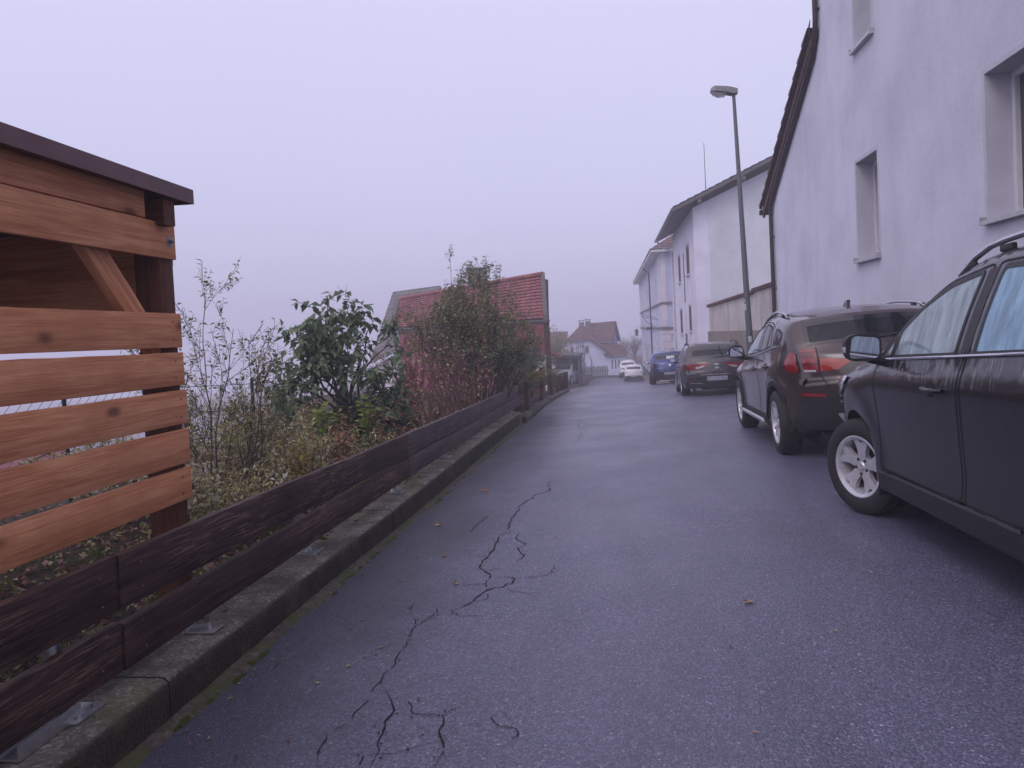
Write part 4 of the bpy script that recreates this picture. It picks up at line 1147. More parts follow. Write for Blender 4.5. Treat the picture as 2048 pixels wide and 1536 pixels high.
# --- street lamp
lp = empty('street_lamp', (3.45, 20, -.45), 'tall grey street lamp with angled flat head in front of the garden wall', 'street lamp')
bx = Vector((3.53, 20, zr(3.5, 20) - .05)); tp = Vector((3.335, 20, 7.20))
mb = MB(); N = 24
mb.tube([bx.lerp(tp, i / N) for i in range(N + 1)], [.092 - .052 * i / N for i in range(N + 1)], 14)
pl_ = mb.build('pole', MAT['steel_pole'], lp, smooth=60)
simple('sticker_pale', (.45, .47, .48), .6, 0, .2, 60)
def pole_patch(z0, z1, a0, a1):
    mb = MB(); prev = None
    for i in range(7):
        a = R(a0 + (a1 - a0) * i / 6); cur = []
        for z in (z0, z1):
            f_ = (z - bx.z) / (tp.z - bx.z); c_ = bx.lerp(tp, f_); r_ = .0935 - .052 * f_
            cur.append(mb.vert(c_ + Vector((math.cos(a) * r_, math.sin(a) * r_, 0))))
        if prev: mb.face((prev[0], cur[0], cur[1], prev[1]))
        prev = cur
    mb.build('sticker', MAT['sticker_pale'], pl_)
pole_patch(1.74, 1.90, -175, -125); pole_patch(1.95, 2.02, -170, -140); pole_patch(.93, 1.08, -120, -60)
# head: a tapered flat box leaning out over the road
hd = MB()
def sect(x, y0, y1, z0, z1): return [(x, y0, z0), (x, y1, z0), (x, y1 - .03, z1), (x, y0 + .03, z1)]
S_ = [sect(3.43, 19.90, 20.10, 7.17, 7.29), sect(3.30, 19.86, 20.14, 7.16, 7.32), sect(3.17, 19.84, 20.16, 7.20, 7.35), sect(2.86, 19.83, 20.17, 7.255, 7.385), sect(2.78, 19.86, 20.14, 7.27, 7.34)]
prev = None
for s_ in S_:
    ring = [hd.vert(p) for p in s_]
    if prev:
        for k in range(4): hd.face((prev[k], ring[k], ring[(k + 1) % 4], prev[(k + 1) % 4]))
    else: hd.face(ring)
    prev = ring
hd.face(prev[::-1])
h_ = hd.build('lamp_head', MAT['lamp_metal'], lp, recalc=True)
mb = MB(); prev = None
for x, z, hw_, dp in ((3.16, 7.195, .12, .012), (3.12, 7.19, .13, .055), (2.95, 7.21, .13, .075), (2.82, 7.245, .12, .05), (2.79, 7.262, .11, .01)):
    ring = [mb.vert((x, 20 - hw_, z)), mb.vert((x, 20 - hw_ * .7, z - dp)), mb.vert((x, 20 + hw_ * .7, z - dp)), mb.vert((x, 20 + hw_, z))]
    if prev:
        for k in range(3): mb.face((prev[k], ring[k], ring[k + 1], prev[k + 1]))
    prev = ring
b = mb.build('lamp_glass', MAT['lens_clear'], smooth=50); adopt(b, h_)

# --- red house on the left
rh = empty('red_house', (-5, 33, -1), 'red house with red tiled roof and red panel cladding behind the bushes', 'house')
Ae = Vector((-2.50, 30, 2.05)); Be = Vector((-10.7, 37.7, 2.10)); Ar = Vector((-2.66, 31.5, 3.72)); Br = Vector((-10.7, 38.9, 3.42))
ee = (Be - Ae).normalized()
back = Vector((-.4, 4.2, 0))
mb = MB()
tiled(mb, Ae + Vector((.0, -.12, -.1)), Be + Vector((-.1, -.12, -.1)), Br, Ar, 13, .06, cols=34)
Af, Bf = Ar + Vector((-.2, 2.2, -1.9)), Br + Vector((-.2, 2.2, -1.9))
tiled(mb, Bf, Af, Ar, Br, 13, .06)
rf_ = mb.build('roof', MAT['tiles_red'], rh)
mb = MB()
mb.tube([Ar + Vector((0, 0, .09)), Br + Vector((0, 0, .09))], .10, 8)
b = mb.build('ridge', MAT['tiles_red'], smooth=60); adopt(b, rf_)
mb = MB()
o_ = Vector((.10, -.02, 0))
mb.prism([Ae + o_ + Vector((0, -.15, -.28)), Ar + o_ + Vector((0, 0, -.1)), Ar + o_ + Vector((0, 0, .14)), Ae + o_ + Vector((0, -.15, .02))], (-.16, .0, 0))
mb.prism([Be + Vector((-.1, -.15, -.3)), Br + Vector((-.1, 0, -.1)), Br + Vector((-.1, 0, .14)), Be + Vector((-.1, -.15, .02))], (-.3, .2, 0))
mb.build('bargeboard', MAT['wood_grey'], rh)
# clad wall below the eave: four weatherboard courses
mb = MB(); n_ = Vector((-.676, -.737, 0))
wa, wb = Ae + Vector((-.06, .12, 0)), Be + Vector((.1, .12, 0))
for k in range(7):
    z1 = 1.93 - .38 * k; z0 = z1 - .372
    p = [Vector((wa.x, wa.y, z0)) + n_ * .035, Vector((wb.x, wb.y, z0)) + n_ * .035, Vector((wb.x, wb.y, z1)) + n_ * .004, Vector((wa.x, wa.y, z1)) + n_ * .004]
    mb.poly(p); mb.poly([p[1], p[0], p[0] - n_ * .04, p[1] - n_ * .04])
mb.build('cladding', MAT['red_panel'], rh)
mb = MB(); mb.prism([Vector((wa.x, wa.y, -2)), Vector((wb.x, wb.y, -3)), Vector((wb.x, wb.y, 1.98)), Vector((wa.x, wa.y, 1.98))], (-.15, 3.4, 0))
mb.poly([Vector((wa.x, wa.y, 1.98)), Vector((wa.x - .15, wa.y + 3.4, 1.98)), Ar + Vector((-.02, 0, -.05))]); mb.poly([Vector((wb.x, wb.y, 1.98)), Vector((wb.x - .15, wb.y + 3.4, 1.98)), Br + Vector((.05, 0, -.05))])
mb.build('wall', MAT['red_panel'], rh)
mb = MB(); mb.box2((wa.x - .02, wa.y - .06, -1.2), (wa.x + .10, wa.y + .05, 1.96)); mb.build('corner_trim', MAT['wood_brown'], rh)
mb = MB(); c_ = Ar.lerp(Br, .42); mb.box((c_.x, c_.y + .3, 4.0), (.62, .62, .9), None, 0, .02); mb.box((c_.x, c_.y + .3, 4.47), (.72, .72, .07), None, 0, .01); mb.build('chimney', MAT['chimney_grey'], rh)
mb = MB(); mb.tube([Ae + Vector((.15, -.22, -.2)), Be + Vector((0, -.22, -.2))], .06, 8); mb.build('gutter', MAT['pipe_grey'], rh, smooth=60)
mb = MB(); tiled(mb, (-2.05, 30.4, .30), (-2.05, 33, .30), (-2.55, 33, .62), (-2.55, 30.4, .62), 4, .05, cols=8); mb.build('porch_roof', MAT['tiles_red'], rh)
mb = MB(); mb.prism([(-2.535, 30.0, -1.3), (-2.34, 30.0, -1.3), (-2.36, 30.0, 2.0), (-2.43, 31.4, 3.55), (-2.64, 31.4, 3.62), (-2.535, 30.0, 2.0)], (0, .06, 0)); mb.build('gable_edge', MAT['wood_brown'], rh)

gh = empty('grey_house', (-12, 44, -2), 'grey roofed house just behind the red house', 'house')
A2, B2_ = Vector((-9.2, 41.6, 4.20)), Vector((-12.95, 45.2, 4.22)); A2e, B2e = A2 + Vector((.2, -2.0, -2.6)), B2_ + Vector((-.9, -2.6, -4.2))
mb = MB(); tiled(mb, A2e, B2e, B2_, A2, 16, .03); tiled(mb, B2_ + Vector((.2, 2.4, -2.6)), A2 + Vector((.2, 2.4, -2.6)), A2, B2_, 10, .03); mb.build('roof', MAT['tiles_grey'], gh)
mb = MB(); mb.prism([(A2e.x, A2e.y + .3, -3), (B2e.x + .3, B2e.y + .3, -4), (B2e.x + .3, B2e.y + .3, B2e.z - .05), (A2e.x, A2e.y + .3, A2e.z - .05)], (.3, 3.9, 0)); mb.build('wall', MAT['plaster_pink'], gh)

# --- dark garden shed, sign, pots by the far fence
ds = empty('garden_shed', (-3.4, 28.6, -1), 'small dark grey garden hut against the red house', 'shed')
mb = MB(); mb.box2((-4.3, 27.9, -1.2), (-2.72, 29.0, .62)); mb.build('wall', MAT['dark_shed'], ds)
mb = MB(); mb.prism([(-4.4, 27.8, .63), (-2.66, 27.8, .63), (-2.66, 27.8, .80), (-4.4, 27.8, .88)], (0, 1.3, 0)); mb.build('roof', MAT['carport_roof'], ds)
sg = empty('notice_board', (-2.5, 27, -.6), 'white notice board with an arrow shaped top plate beyond the brown fence', 'sign')
mb = MB(); mb.box2((-2.66, 27.0, -.45), (-2.36, 27.03, .40)); mb.build('panel', MAT['white_panel'], sg)
mb = MB()
for x in (-2.72, -2.33): mb.box2((x - .025, 26.98, -.8), (x + .025, 27.05, .62))
mb.build('post', MAT['white_trim'], sg)
mb = MB(); mb.prism([(-2.90, 26.96, .52), (-2.80, 26.96, .41), (-2.34, 26.96, .41), (-2.34, 26.96, .63), (-2.80, 26.96, .63)], (0, .02, 0)); a_ = mb.build('arrow_plate', MAT['sign_dark'], sg)
mb = MB(); mb.prism([(-2.85, 26.953, .52), (-2.79, 26.953, .445), (-2.37, 26.953, .445), (-2.37, 26.953, .595), (-2.79, 26.953, .595)], (0, .006, 0)); b = mb.build('plate_border', MAT['wood_grey']); adopt(b, a_)
mb = MB()
for x0, x1, z in ((-2.75, -2.66, .535), (-2.64, -2.55, .535), (-2.53, -2.43, .535), (-2.72, -2.62, .49), (-2.60, -2.48, .49)): mb.box2((x0, 26.945, z - .012), (x1, 26.952, z + .012))
b = mb.build('worn_lettering', MAT['sign_dark']); adopt(b, a_)
mb = MB(); mb.box2((-2.56, 26.985, -.30), (-2.40, 26.998, .18)); mb.box2((-2.52, 26.975, -.2), (-2.47, 26.984, .1), 0); mb.build('faded_picture', MAT['wood_brown'], sg)
for k, (x, y, lab) in enumerate(((-2.55, 25.6, 'terracotta flower box with red leaves in front of the notice board'), (-2.35, 29.4, 'terracotta flower box with red leaves near the fence end'))):
    fp = empty('flower_box', (x, y, -.4), lab, 'flower box', 'flower boxes by the far fence')
    zt_ = f2top(y) - .02
    mb = MB(); mb.prism([(x - .3, y - .11, zt_ - .22), (x + .3, y - .11, zt_ - .22), (x + .34, y - .14, zt_), (x - .34, y - .14, zt_)], (0, .25, 0)); mb.box2((x - .25, y - .1, zL(y) - .1), (x + .25, y + .1, zt_ - .22)); mb.build('box', MAT['pot_terracotta'], fp)
    mb = MB()
    for q in range(150):
        p = Vector((x + random.uniform(-.33, .33), y + random.uniform(-.12, .1), zt_ + random.uniform(0, .20)))
        leaf_mesh(mb, p, Vector((random.gauss(0, 1), random.gauss(0, 1), random.gauss(.3, .6))), Vector((0, 0, 1)), .07, .05, random.random())
    mb.build('flowers', MAT['flower_red'] if k == 0 else MAT['leaf_litter'], fp)

# --- carport
cp = empty('carport', (-3.1, 55, -2), 'weathered open carport with a car in it, left beside the far road', 'carport')
mb = MB(); mb.prism([(-4.35, 53.5, -.42), (-2.2, 53.5, -.52), (-2.2, 53.5, -.36), (-4.35, 53.5, -.22)], (0, 6, 0)); mb.build('roof', MAT['carport_roof'], cp)
for x, y in ((-4.25, 53.7), (-2.85, 53.7), (-2.3, 53.7), (-2.3, 55.1), (-2.3, 56.5), (-2.3, 58), (-4.25, 58)):
    mb = MB(); mb.box2((x - .06, y - .06, -3.2), (x + .06, y + .06, -.46)); mb.build('post', MAT['wood_grey'], cp)
mb = MB()
for k in range(9): mb.box2((-2.27, 53.8 + .6 * k, -2.9), (-2.24, 54.28 + .6 * k, -.6))
mb.build('side_wall', MAT['dark_shed'], cp)
mb = MB(); mb.box2((-4.3, 59.2, -3), (-2.3, 59.3, -.4)); mb.build('back_wall', MAT['dark_shed'], cp)

# --- far house with the brown roof
fh = empty('far_house', (-1.5, 80, -3), 'far pale blue house with brown hipped roof, dormer and two chimneys', 'house')
y = 78.0
def wp(P, yy): return [(x, yy, z) for x, z in P]
mb = MB()
wl = [rect(-4.12, -1.05, -3.72, -.33), rect(-2.62, -1.05, -2.2, -.28)]
wall_panel(mb, [(-4.4, -4), (-.42, -4), (-.42, -1.05), (-2.06, .36), (-4.4, .30)], wl, lambda u, v: (u, y, v), (0, .15, 0), step=1.5)
mb.poly([(-4.4, y, -4), (-4.4, 88, -4), (-4.4, 88, .3), (-4.4, y, .3)]); mb.poly([(-.42, y, -4), (-.42, 88, -4), (-.42, 88, -1.05), (-.42, y, -1.05)])
mb.build('wall', MAT['plaster_paleblue'], fh)
for h in wl: window(fh, lambda u, v, d: (u, y + d, v), h[0][0], h[0][1], h[2][0], h[2][1], .08, 'white_trim', (0, 0), .05, surround=.07, out=.05, pane='shutter_brown')
mb = MB()
tiled(mb, (-4.65, y - .35, .22), (-1.95, y - .35, .34), (-2.75, 80.6, 1.75), (-3.15, 80.6, 1.75), 9, .05)
tiled(mb, (-4.65, 88, .22), (-4.65, y - .35, .22), (-3.15, 80.6, 1.75), (-3.15, 88, 1.75), 9, .05)
tiled(mb, (.12, y - .35, -1.42), (.12, 88, -1.42), (-2.75, 88, 1.75), (-2.75, 80.6, 1.75), 16, .05)
tiled(mb, (.12, y - .35, -1.42), (.12, y - .2, -1.42), (-2.75, 80.6, 1.75), (-1.98, y - .35, .40), 16, .05)
mb.prism([(-1.98, y - .36, .22), (.14, y - .36, -1.6), (.14, y - .36, -1.42), (-1.98, y - .36, .40)], (0, .3, 0))
# dormer roof
tiled(mb, (-1.15, 79.4, -.06), (.22, 79.4, -.02), (.52, 81.2, 2.08), (-2.5, 81.2, 1.98), 10, .05)
tiled(mb, (1.0, 83.2, -.05), (-1.0, 83.6, -.05), (-2.5, 81.2, 1.98), (.52, 81.2, 2.08), 10, .05)
mb.prism([(.22, 79.4, -.16), (.56, 81.2, 1.92), (.56, 81.2, 2.12), (.22, 79.4, .02)], (.1, .12, 0)); mb.prism([(.56, 81.2, 1.92), (1.02, 83.2, -.2), (1.02, 83.2, 0), (.56, 81.2, 2.12)], (.1, .02, 0))
# wing roof
tiled(mb, (-.75, y - .35, -1.40), (1.75, y - .35, -1.40), (1.1, 79.6, -.35), (-.9, 79.6, -.1), 7, .05)
tiled(mb, (1.75, y - .35, -1.40), (1.75, 83, -1.40), (1.1, 82, -.35), (1.1, 79.6, -.35), 7, .05)
mb.build('roof', MAT['tiles_brown'], fh)
mb = MB(); wall_panel(mb, [(-.42, -4), (1.5, -4), (1.5, -1.42), (-.42, -1.42)], [rect(.0, -2.72, .12, -1.85), rect(.34, -2.72, .46, -1.85), rect(.68, -2.66, .8, -1.8)], lambda u, v: (u, y + .02, v), (0, .2, 0), step=1)
mb.poly([(1.5, y + .02, -4), (1.5, 83, -4), (1.5, 83, -1.42), (1.5, y + .02, -1.42)])
mb.poly([(-.05, 79.7, -1.4), (.72, 82.9, -1.4), (.72, 82.9, -.05), (.36, 81.2, 1.95), (-.05, 79.7, -.05)]); mb.poly([(-1.6, 79.7, -.9), (-.05, 79.7, -1.4), (-.05, 79.7, -.05), (-1.3, 79.7, -.05)])
mb.build('wing_wall', MAT['plaster_paleblue'], fh)
for x0 in (.0, .34, .68):
    mb = MB(); mb.poly([(x0, y + .15, -2.72), (x0 + .12, y + .15, -2.72), (x0 + .12, y + .15, -1.8), (x0, y + .15, -1.8)]); mb.build('slit_window', MAT['pane'], fh)
for t_ in (.28, .62):
    a_ = Vector((-.07, 79.7, 0)).lerp(Vector((.70, 82.9, 0)), t_); d_ = Vector((.12, .5, 0))
    mb = MB(); mb.poly([(a_.x, a_.y, -1.1), (a_.x + d_.x, a_.y + d_.y, -1.1), (a_.x + d_.x, a_.y + d_.y, .0), (a_.x, a_.y, .0)]); mb.build('dormer_window', MAT['pane'], fh)
for cx_, zt_ in ((-2.95, 2.15), (-2.28, 2.25)):
    mb = MB(); mb.box2((cx_ - .27, 80.4, 1.0), (cx_ + .27, 80.95, zt_)); c1 = mb.build('chimney', MAT['chimney_grey'], fh)
    mb = MB(); mb.box2((cx_ - .34, 80.34, zt_ + .16), (cx_ + .34, 81.0, zt_ + .22)); mb.box2((cx_ - .2, 80.5, zt_), (cx_ - .12, 80.58, zt_ + .16)); mb.box2((cx_ + .12, 80.5, zt_), (cx_ + .2, 80.58, zt_ + .16)); b = mb.build('chimney_cap', MAT['chimney_grey']); adopt(b, c1)
mb = MB()
for k, x0 in enumerate((-3.45, -3.3, -3.05, -2.85, -2.72, -2.05)):
    pts = [(x0 + .05 * math.sin(i * 1.3 + k), y - .06, -3.4 + i * (.32 if k != 5 else .2)) for i in range(12)]
    mb.tube(pts, [.05 - .003 * i for i in range(12)], 5)
    for q in range(4):
        p = pts[3 + q * 2]; mb.tube([p, (p[0] + random.uniform(-.5, .5), y - .08, p[2] + .35)], [.02, .008], 4)
o = mb.build('wall_climber', MAT['stem_brown']); tag(o, 'bare climbing plant stems trained up the far blue house wall', 'climber')
lr = empty('low_house', (-6, 84, -3), 'low brown roofed house end left behind the far blue house', 'house')
mb = MB(); tiled(mb, (-9, 83.6, .1), (-4.7, 83.6, .1), (-4.7, 86, 1.25), (-8.2, 86, 1.25), 8, .05); mb.build('roof', MAT['tiles_brown'], lr)
mb = MB(); mb.box2((-8.6, 84, -4), (-4.75, 87.5, .1)); mb.build('wall', MAT['plaster_pink'], lr)
# picket fence before it
pf = empty('picket_fence', (-1.7, 74, -3.2), 'grey wooden picket fence along the foot of the far blue house', 'fence')
for k in range(17):
    x = -3.05 + .158 * k; mb = MB(); yy_ = 74 + .08 * k
    mb.prism([(x, yy_, -3.5), (x + .12, yy_, -3.5), (x + .12, yy_, -2.34 + .05 * (k % 3)), (x + .06, yy_, -2.24 + .05 * (k % 3)), (x, yy_, -2.34 + .05 * (k % 3))], (0, .025, 0)); mb.build('picket', MAT['wood_grey'], pf)
mb = MB(); mb.prism([(-3.1, 74.03, -2.75), (-.3, 75.4, -2.75), (-.3, 75.4, -2.66), (-3.1, 74.03, -2.66)], (0, .04, 0)); mb.build('rail', MAT['wood_grey'], pf)
# little red roof far below on the left, seen through the shed slats
vh = empty('valley_house', (-13, 13, -3), 'red roofed house lower down the slope, glimpsed between the shed slats', 'house')
mb = MB(); tiled(mb, (-11.0, 11.0, -1.0), (-13.5, 17.5, -1.0), (-15.5, 16.7, .1), (-13, 10.2, .1), 10, .05); tiled(mb, (-17.5, 16, -1.0), (-15, 9.5, -1.0), (-13, 10.2, .1), (-15.5, 16.7, .1), 8, .05); mb.build('roof', MAT['tiles_red'], vh)
mb = MB(); mb.prism([(-11.3, 11.1, -6), (-13.6, 17.2, -6), (-13.6, 17.2, -1.02), (-11.3, 11.1, -1.02)], (-3.6, -1.3, 0)); mb.build('wall', MAT['plaster_pink'], vh)
# ------------------------------------------------------------------ planting
V3 = Vector
def rv(s=1.): return V3((random.gauss(0, s), random.gauss(0, s), random.gauss(0, s)))
class Plant:
    """stems and leaves grown by short recursive shoots"""
    def __init__(s, **k):
        s.S = MB(); s.L = MB(); s.__dict__.update(dict(wander=.12, up=.08, seg=.09, kids=3, kid_len=.55, kid_ang=40, depth=2, leaf_from=.25, leaf_step=.035, leaf_L=.06, leaf_W=.03, droop=.3, tip_only=0., curl=.15, minz=-9, nside=5, kid_from=.3, leaf_depth=1, leaf_prob=1., zbias=None))
        s.__dict__.update(k)
    def shoot(s, p, d, L, r, lvl=0):
        n = max(2, int(L / s.seg)); pts = [V3(p)]; rad = [r]; d = V3(d).normalized()
        for i in range(n):
            d = (d + rv(s.wander) + V3((0, 0, s.up))).normalized()
            pts.append(pts[-1] + d * (L / n)); rad.append(max(.0016, r * (1 - .8 * (i + 1) / n)))
        s.S.tube(pts, rad, s.nside if lvl == 0 else 4 if lvl == 1 else 3, cap=False)
        if lvl < s.depth:
            k = s.kids if lvl == 0 else max(1, s.kids - 1)
            for q in range(k):
                t_ = random.uniform(s.kid_from, .98); i = min(n - 1, int(t_ * n)); b = pts[i].lerp(pts[i + 1], t_ * n - i)
                ax = (pts[i + 1] - pts[i]).normalized(); side = ax.cross(rv()).normalized()
                a = R(random.gauss(s.kid_ang, 10)); nd = ax * math.cos(a) + side * math.sin(a)
                s.shoot(b, nd, L * s.kid_len * random.uniform(.6, 1.15) * (1.1 - .5 * t_), max(.002, rad[i] * .6), lvl + 1)
        if lvl >= s.leaf_depth:
            x = L * s.leaf_from
            while x < L:
                if x / L >= s.tip_only:
                    i = min(n - 1, int(x / L * n)); b = pts[i].lerp(pts[i + 1], x / L * n - i)
                    pr = s.leaf_prob
                    if s.zbias: pr *= clamp((b.z - s.zbias[0]) / (s.zbias[1] - s.zbias[0]), s.zbias[2], 1)
                    if b.z > s.minz and random.random() < pr:
                        ax = (pts[i + 1] - pts[i]).normalized(); side = ax.cross(rv()).normalized()
                        ld = (ax * .45 + side + V3((0, 0, -s.droop))).normalized()
                        sc = random.uniform(.6, 1.2)
                        clump = .5 + .5 * noise.noise(b * 2.2)
                        leaf_mesh(s.L, b + ld * .008, ld, V3((0, 0, 1)) + rv(.35), s.leaf_L * sc, s.leaf_W * sc, clamp(.65 * random.random() + .45 * clump), s.curl)
                x += s.leaf_step * random.uniform(.6, 1.5)
    def done(s, name, loc, label, cat, smat, lmat, group=None, lname='leaves'):
        e_ = empty(name, loc, label, cat, group)
        s.S.build('stems', MAT[smat], e_, smooth=60)
        if s.L.v: s.L.build(lname, MAT[lmat], e_)
        return e_

# A: airy sapling with upright whips by the shed
random.seed(11)
P = Plant(wander=.09, up=.05, kids=10, kid_len=.42, kid_ang=32, depth=2, leaf_step=.034, leaf_L=.048, leaf_W=.025, droop=.15, leaf_prob=.6, leaf_from=.3, kid_from=.2)
for (x, y, dx, dy, L) in ((-3.22, 5.8, .05, 0, 1.95), (-3.26, 5.85, .0, .05, 1.8), (-3.18, 5.75, .22, .05, 1.7), (-3.15, 5.9, .36, .1, 1.6), (-3.3, 5.7, -.08, 0, 1.75), (-3.12, 5.9, .5, .0, 1.45), (-3.1, 5.85, .62, .1, 1.35)):
    P.shoot((x, y, zg(x, y) - .05), (dx * .75, dy, 1), L * .93, .010)
P.done('young_tree', (-3.2, 5.8, 0), 'airy young fruit tree with thin upright whips and few small leaves beside the shed', 'tree', 'stem_grey', 'leaf_sparse')

# B: small tree with large drooping leaves
random.seed(5)
P = Plant(wander=.16, up=.05, kids=7, kid_len=.5, kid_ang=48, depth=2, leaf_step=.034, leaf_L=.12, leaf_W=.07, droop=.85, leaf_prob=.62, leaf_from=.25, kid_from=.3, curl=.22)
bp = V3((-3.02, 8.45, zg(-3, 8.4)))
P.S.tube([bp, bp + V3((.0, 0, .35)), bp + V3((-.03, 0, .62)), bp + V3((.02, 0, .85))], [.05, .045, .04, .036], 8)
for (dx, dy, dz, L, z) in ((-.9, 0, .75, .95, .5), (-.35, .1, 1, 1.15, .6), (.05, -.1, 1, 1.25, .8), (.5, .1, 1, 1.05, .7), (.85, .0, .75, .8, .55), (-.6, .35, .8, .95, .5), (.3, -.4, .9, .9, .6), (-1, -.1, .35, .9, .45), (-.8, -.2, .6, 1.05, .55), (-.55, .1, .9, 1.1, .6), (-.95, .2, .5, 1.0, .5), (.15, .2, 1, 1.2, .7), (.75, -.2, .7, .9, .5), (-.25, -.2, 1, 1.2, .6), (-.1, .4, 1, 1.05, .7), (-.5, -.3, 1, 1.0, .75), (.62, .3, .55, .7, .45)):
    P.shoot(bp + V3((0, 0, z)), (dx, dy, dz), L, .02)
P.done('small_tree', bp, 'small tree with large drooping dull green leaves in front of the fog', 'tree', 'stem_brown', 'leaf_big')

# C: the big leafy bush with upright shoots
random.seed(21)
P = Plant(wander=.09, up=.05, kids=11, kid_len=.38, kid_ang=34, depth=2, leaf_step=.028, leaf_L=.07, leaf_W=.042, droop=.35, leaf_prob=.5, zbias=(.3, 1.5, .05), leaf_from=.15, kid_from=.25)
for k in range(46):
    a = random.uniform(0, 6.283); q = random.random() ** .7
    x, y = -2.72 + .42 * q * math.cos(a), 14.8 + .7 * q * math.sin(a)
    tx, ty = math.cos(a) * q * .70, math.sin(a) * q * .6
    P.shoot((x, y, zg(x, y)), (tx, ty, 1), random.uniform(2.2, 2.75) * (1.03 - .22 * q), .017)
for (x, y, L) in ((-2.98, 14.3, 3.0), (-2.9, 14.5, 3.1), (-2.62, 14.4, 2.9), (-2.3, 14.5, 2.8), (-2.5, 14.6, 2.75)):
    P.wander = .035; P.shoot((x, y, zg(x, y)), (.02, 0, 1), L, .016)
P.done('leafy_bush', (-3, 14.6, -.2), 'largest leafy bush with tall upright shoots before the red house', 'bush', 'stem_brown', 'leaf_green')

# C2: skirt of the same hedge trailing right over the fence
random.seed(22)
P = Plant(wander=.14, up=.02, kids=8, kid_len=.45, kid_ang=38, depth=2, leaf_step=.03, leaf_L=.055, leaf_W=.032, droop=.4, leaf_prob=.85, leaf_from=.15)
for k in range(20):
    x, y = -2.75 + random.gauss(0, .2), 18.2 + random.gauss(0, .6)
    P.shoot((x, y, zg(x, y)), (random.gauss(.35, .3), random.gauss(0, .25), 1), random.uniform(1.2, 2.0), .014)
P.done('loose_bush', (-2.75, 18.2, -.4), 'looser arching bush right behind the largest bush at the rail fence', 'bush', 'stem_brown', 'leaf_green')

# D: red stemmed, nearly bare bushes along the fence
random.seed(33)
def redbush(cx, cy, n, H, spread, label):
    P = Plant(wander=.10, up=.05, kids=5, kid_len=.45, kid_ang=28, depth=2, leaf_step=.09, leaf_L=.055, leaf_W=.035, droop=.5, leaf_prob=.55, leaf_from=.4, nside=4)
    for k in range(n):
        x, y = cx + random.gauss(0, .16), cy + random.gauss(0, .22)
        P.shoot((x, y, zg(x, y)), (random.gauss(0, spread), random.gauss(0, spread), 1), H * random.uniform(.65, 1.1), .0135)
    return P.done('red_stemmed_bush', (cx, cy, zg(cx, cy)), label, 'bush', 'stem_red', 'leaf_litter', 'red stemmed bushes behind the plank fence')
redbush(-3.0, 11.2, 24, 1.6, .34, 'tall red stemmed bush between the big leaved tree and the largest bush')
redbush(-2.7, 12.9, 22, 1.35, .34, 'dense red stemmed bush at the foot of the largest leafy bush')
redbush(-2.65, 9.9, 16, 1.05, .40, 'short red stemmed bush nearest the fence, in front of the other two')
random.seed(34)
P = Plant(wander=.1, up=.03, kids=5, kid_len=.4, depth=1, leaf_step=.3, leaf_prob=.1, nside=4)
for k in range(22):
    x, y = -2.62 + random.gauss(0, .12), 11.6 + random.gauss(0, .5)
    P.shoot((x, y, zg(x, y)), (random.gauss(.1, .3), random.gauss(0, .2), 1), random.uniform(.6, 1.15), .008)
P.done('dry_stalks', (-2.6, 11.6, 0), 'bundle of pale tan dry stalks between the red stems', 'plant', 'stem_tan', 'leaf_dry')

# E: dark evergreen shrub
random.seed(41)
P = Plant(wander=.2, up=.03, kids=8, kid_len=.5, kid_ang=50, depth=2, leaf_step=.022, leaf_L=.06, leaf_W=.034, droop=.2, leaf_prob=1., leaf_from=.1, kid_from=.15)
for k in range(20):
    a = random.uniform(0, 6.283); x, y = -3.05 + .2 * math.cos(a), 9.1 + .25 * math.sin(a)
    P.shoot((x, y, zg(x, y) - .02), (math.cos(a) * .6, math.sin(a) * .6, 1), random.uniform(.5, .85), .012)
P.done('evergreen_shrub', (-3.05, 9.1, 0), 'dark blue green evergreen shrub under the big leaved tree', 'shrub', 'stem_brown', 'leaf_dark')

# F: lime green upright stems
random.seed(43)
for (x, y, lab) in ((-2.95, 7.5, 'left clump of lime green leafy stems below the big leaved tree'), (-2.72, 8.0, 'right clump of lime green leafy stems below the big leaved tree')):
    P = Plant(wander=.05, up=.1, kids=2, kid_len=.3, kid_ang=25, depth=1, leaf_step=.03, leaf_L=.10, leaf_W=.05, droop=.2, leaf_depth=0, leaf_from=.35, nside=4)
    for k in range(6): P.shoot((x + random.gauss(0, .08), y + random.gauss(0, .1), zg(x, y)), (random.gauss(0, .1), random.gauss(0, .1), 1), random.uniform(.6, .92), .007)
    P.done('leafy_perennial', (x, y, 0), lab, 'plant', 'stem_tan', 'leaf_lime', 'lime green perennials')

# G: hydrangea with dry heads
random.seed(45)
e_ = empty('hydrangea', (-2.85, 9.5, 0), 'hydrangea with faded brown pink flower heads by the evergreen shrub', 'shrub')
S = MB(); L_ = MB(); Fm = MB()
for k in range(9):
    x, y = -2.8 + random.gauss(0, .18), 9.4 + random.gauss(0, .25); z = zg(x, y); h = random.uniform(.5, .85)
    S.tube([(x, y, z), (x + random.gauss(0, .05), y, z + h * .5), (x + random.gauss(0, .06), y, z + h)], [.006, .005, .004], 4)
    hp = V3((x, y, z + h)); Fm = MB()
    for q in range(70):
        d = rv().normalized(); leaf_mesh(Fm, hp + d * random.uniform(.03, .085), d + rv(.4), rv(), .035, .03, random.random())
    Fm.build('flower_head', MAT['leaf_dry'], e_)
    for q in range(5):
        d = V3((random.gauss(0, 1), random.gauss(0, 1), .1)); leaf_mesh(L_, V3((x, y, z + h * random.uniform(.3, .9))), d, V3((0, 0, 1)), .11, .07, random.random())
S.build('stems', MAT['stem_tan'], e_); L_.build('leaves', MAT['leaf_big'], e_)

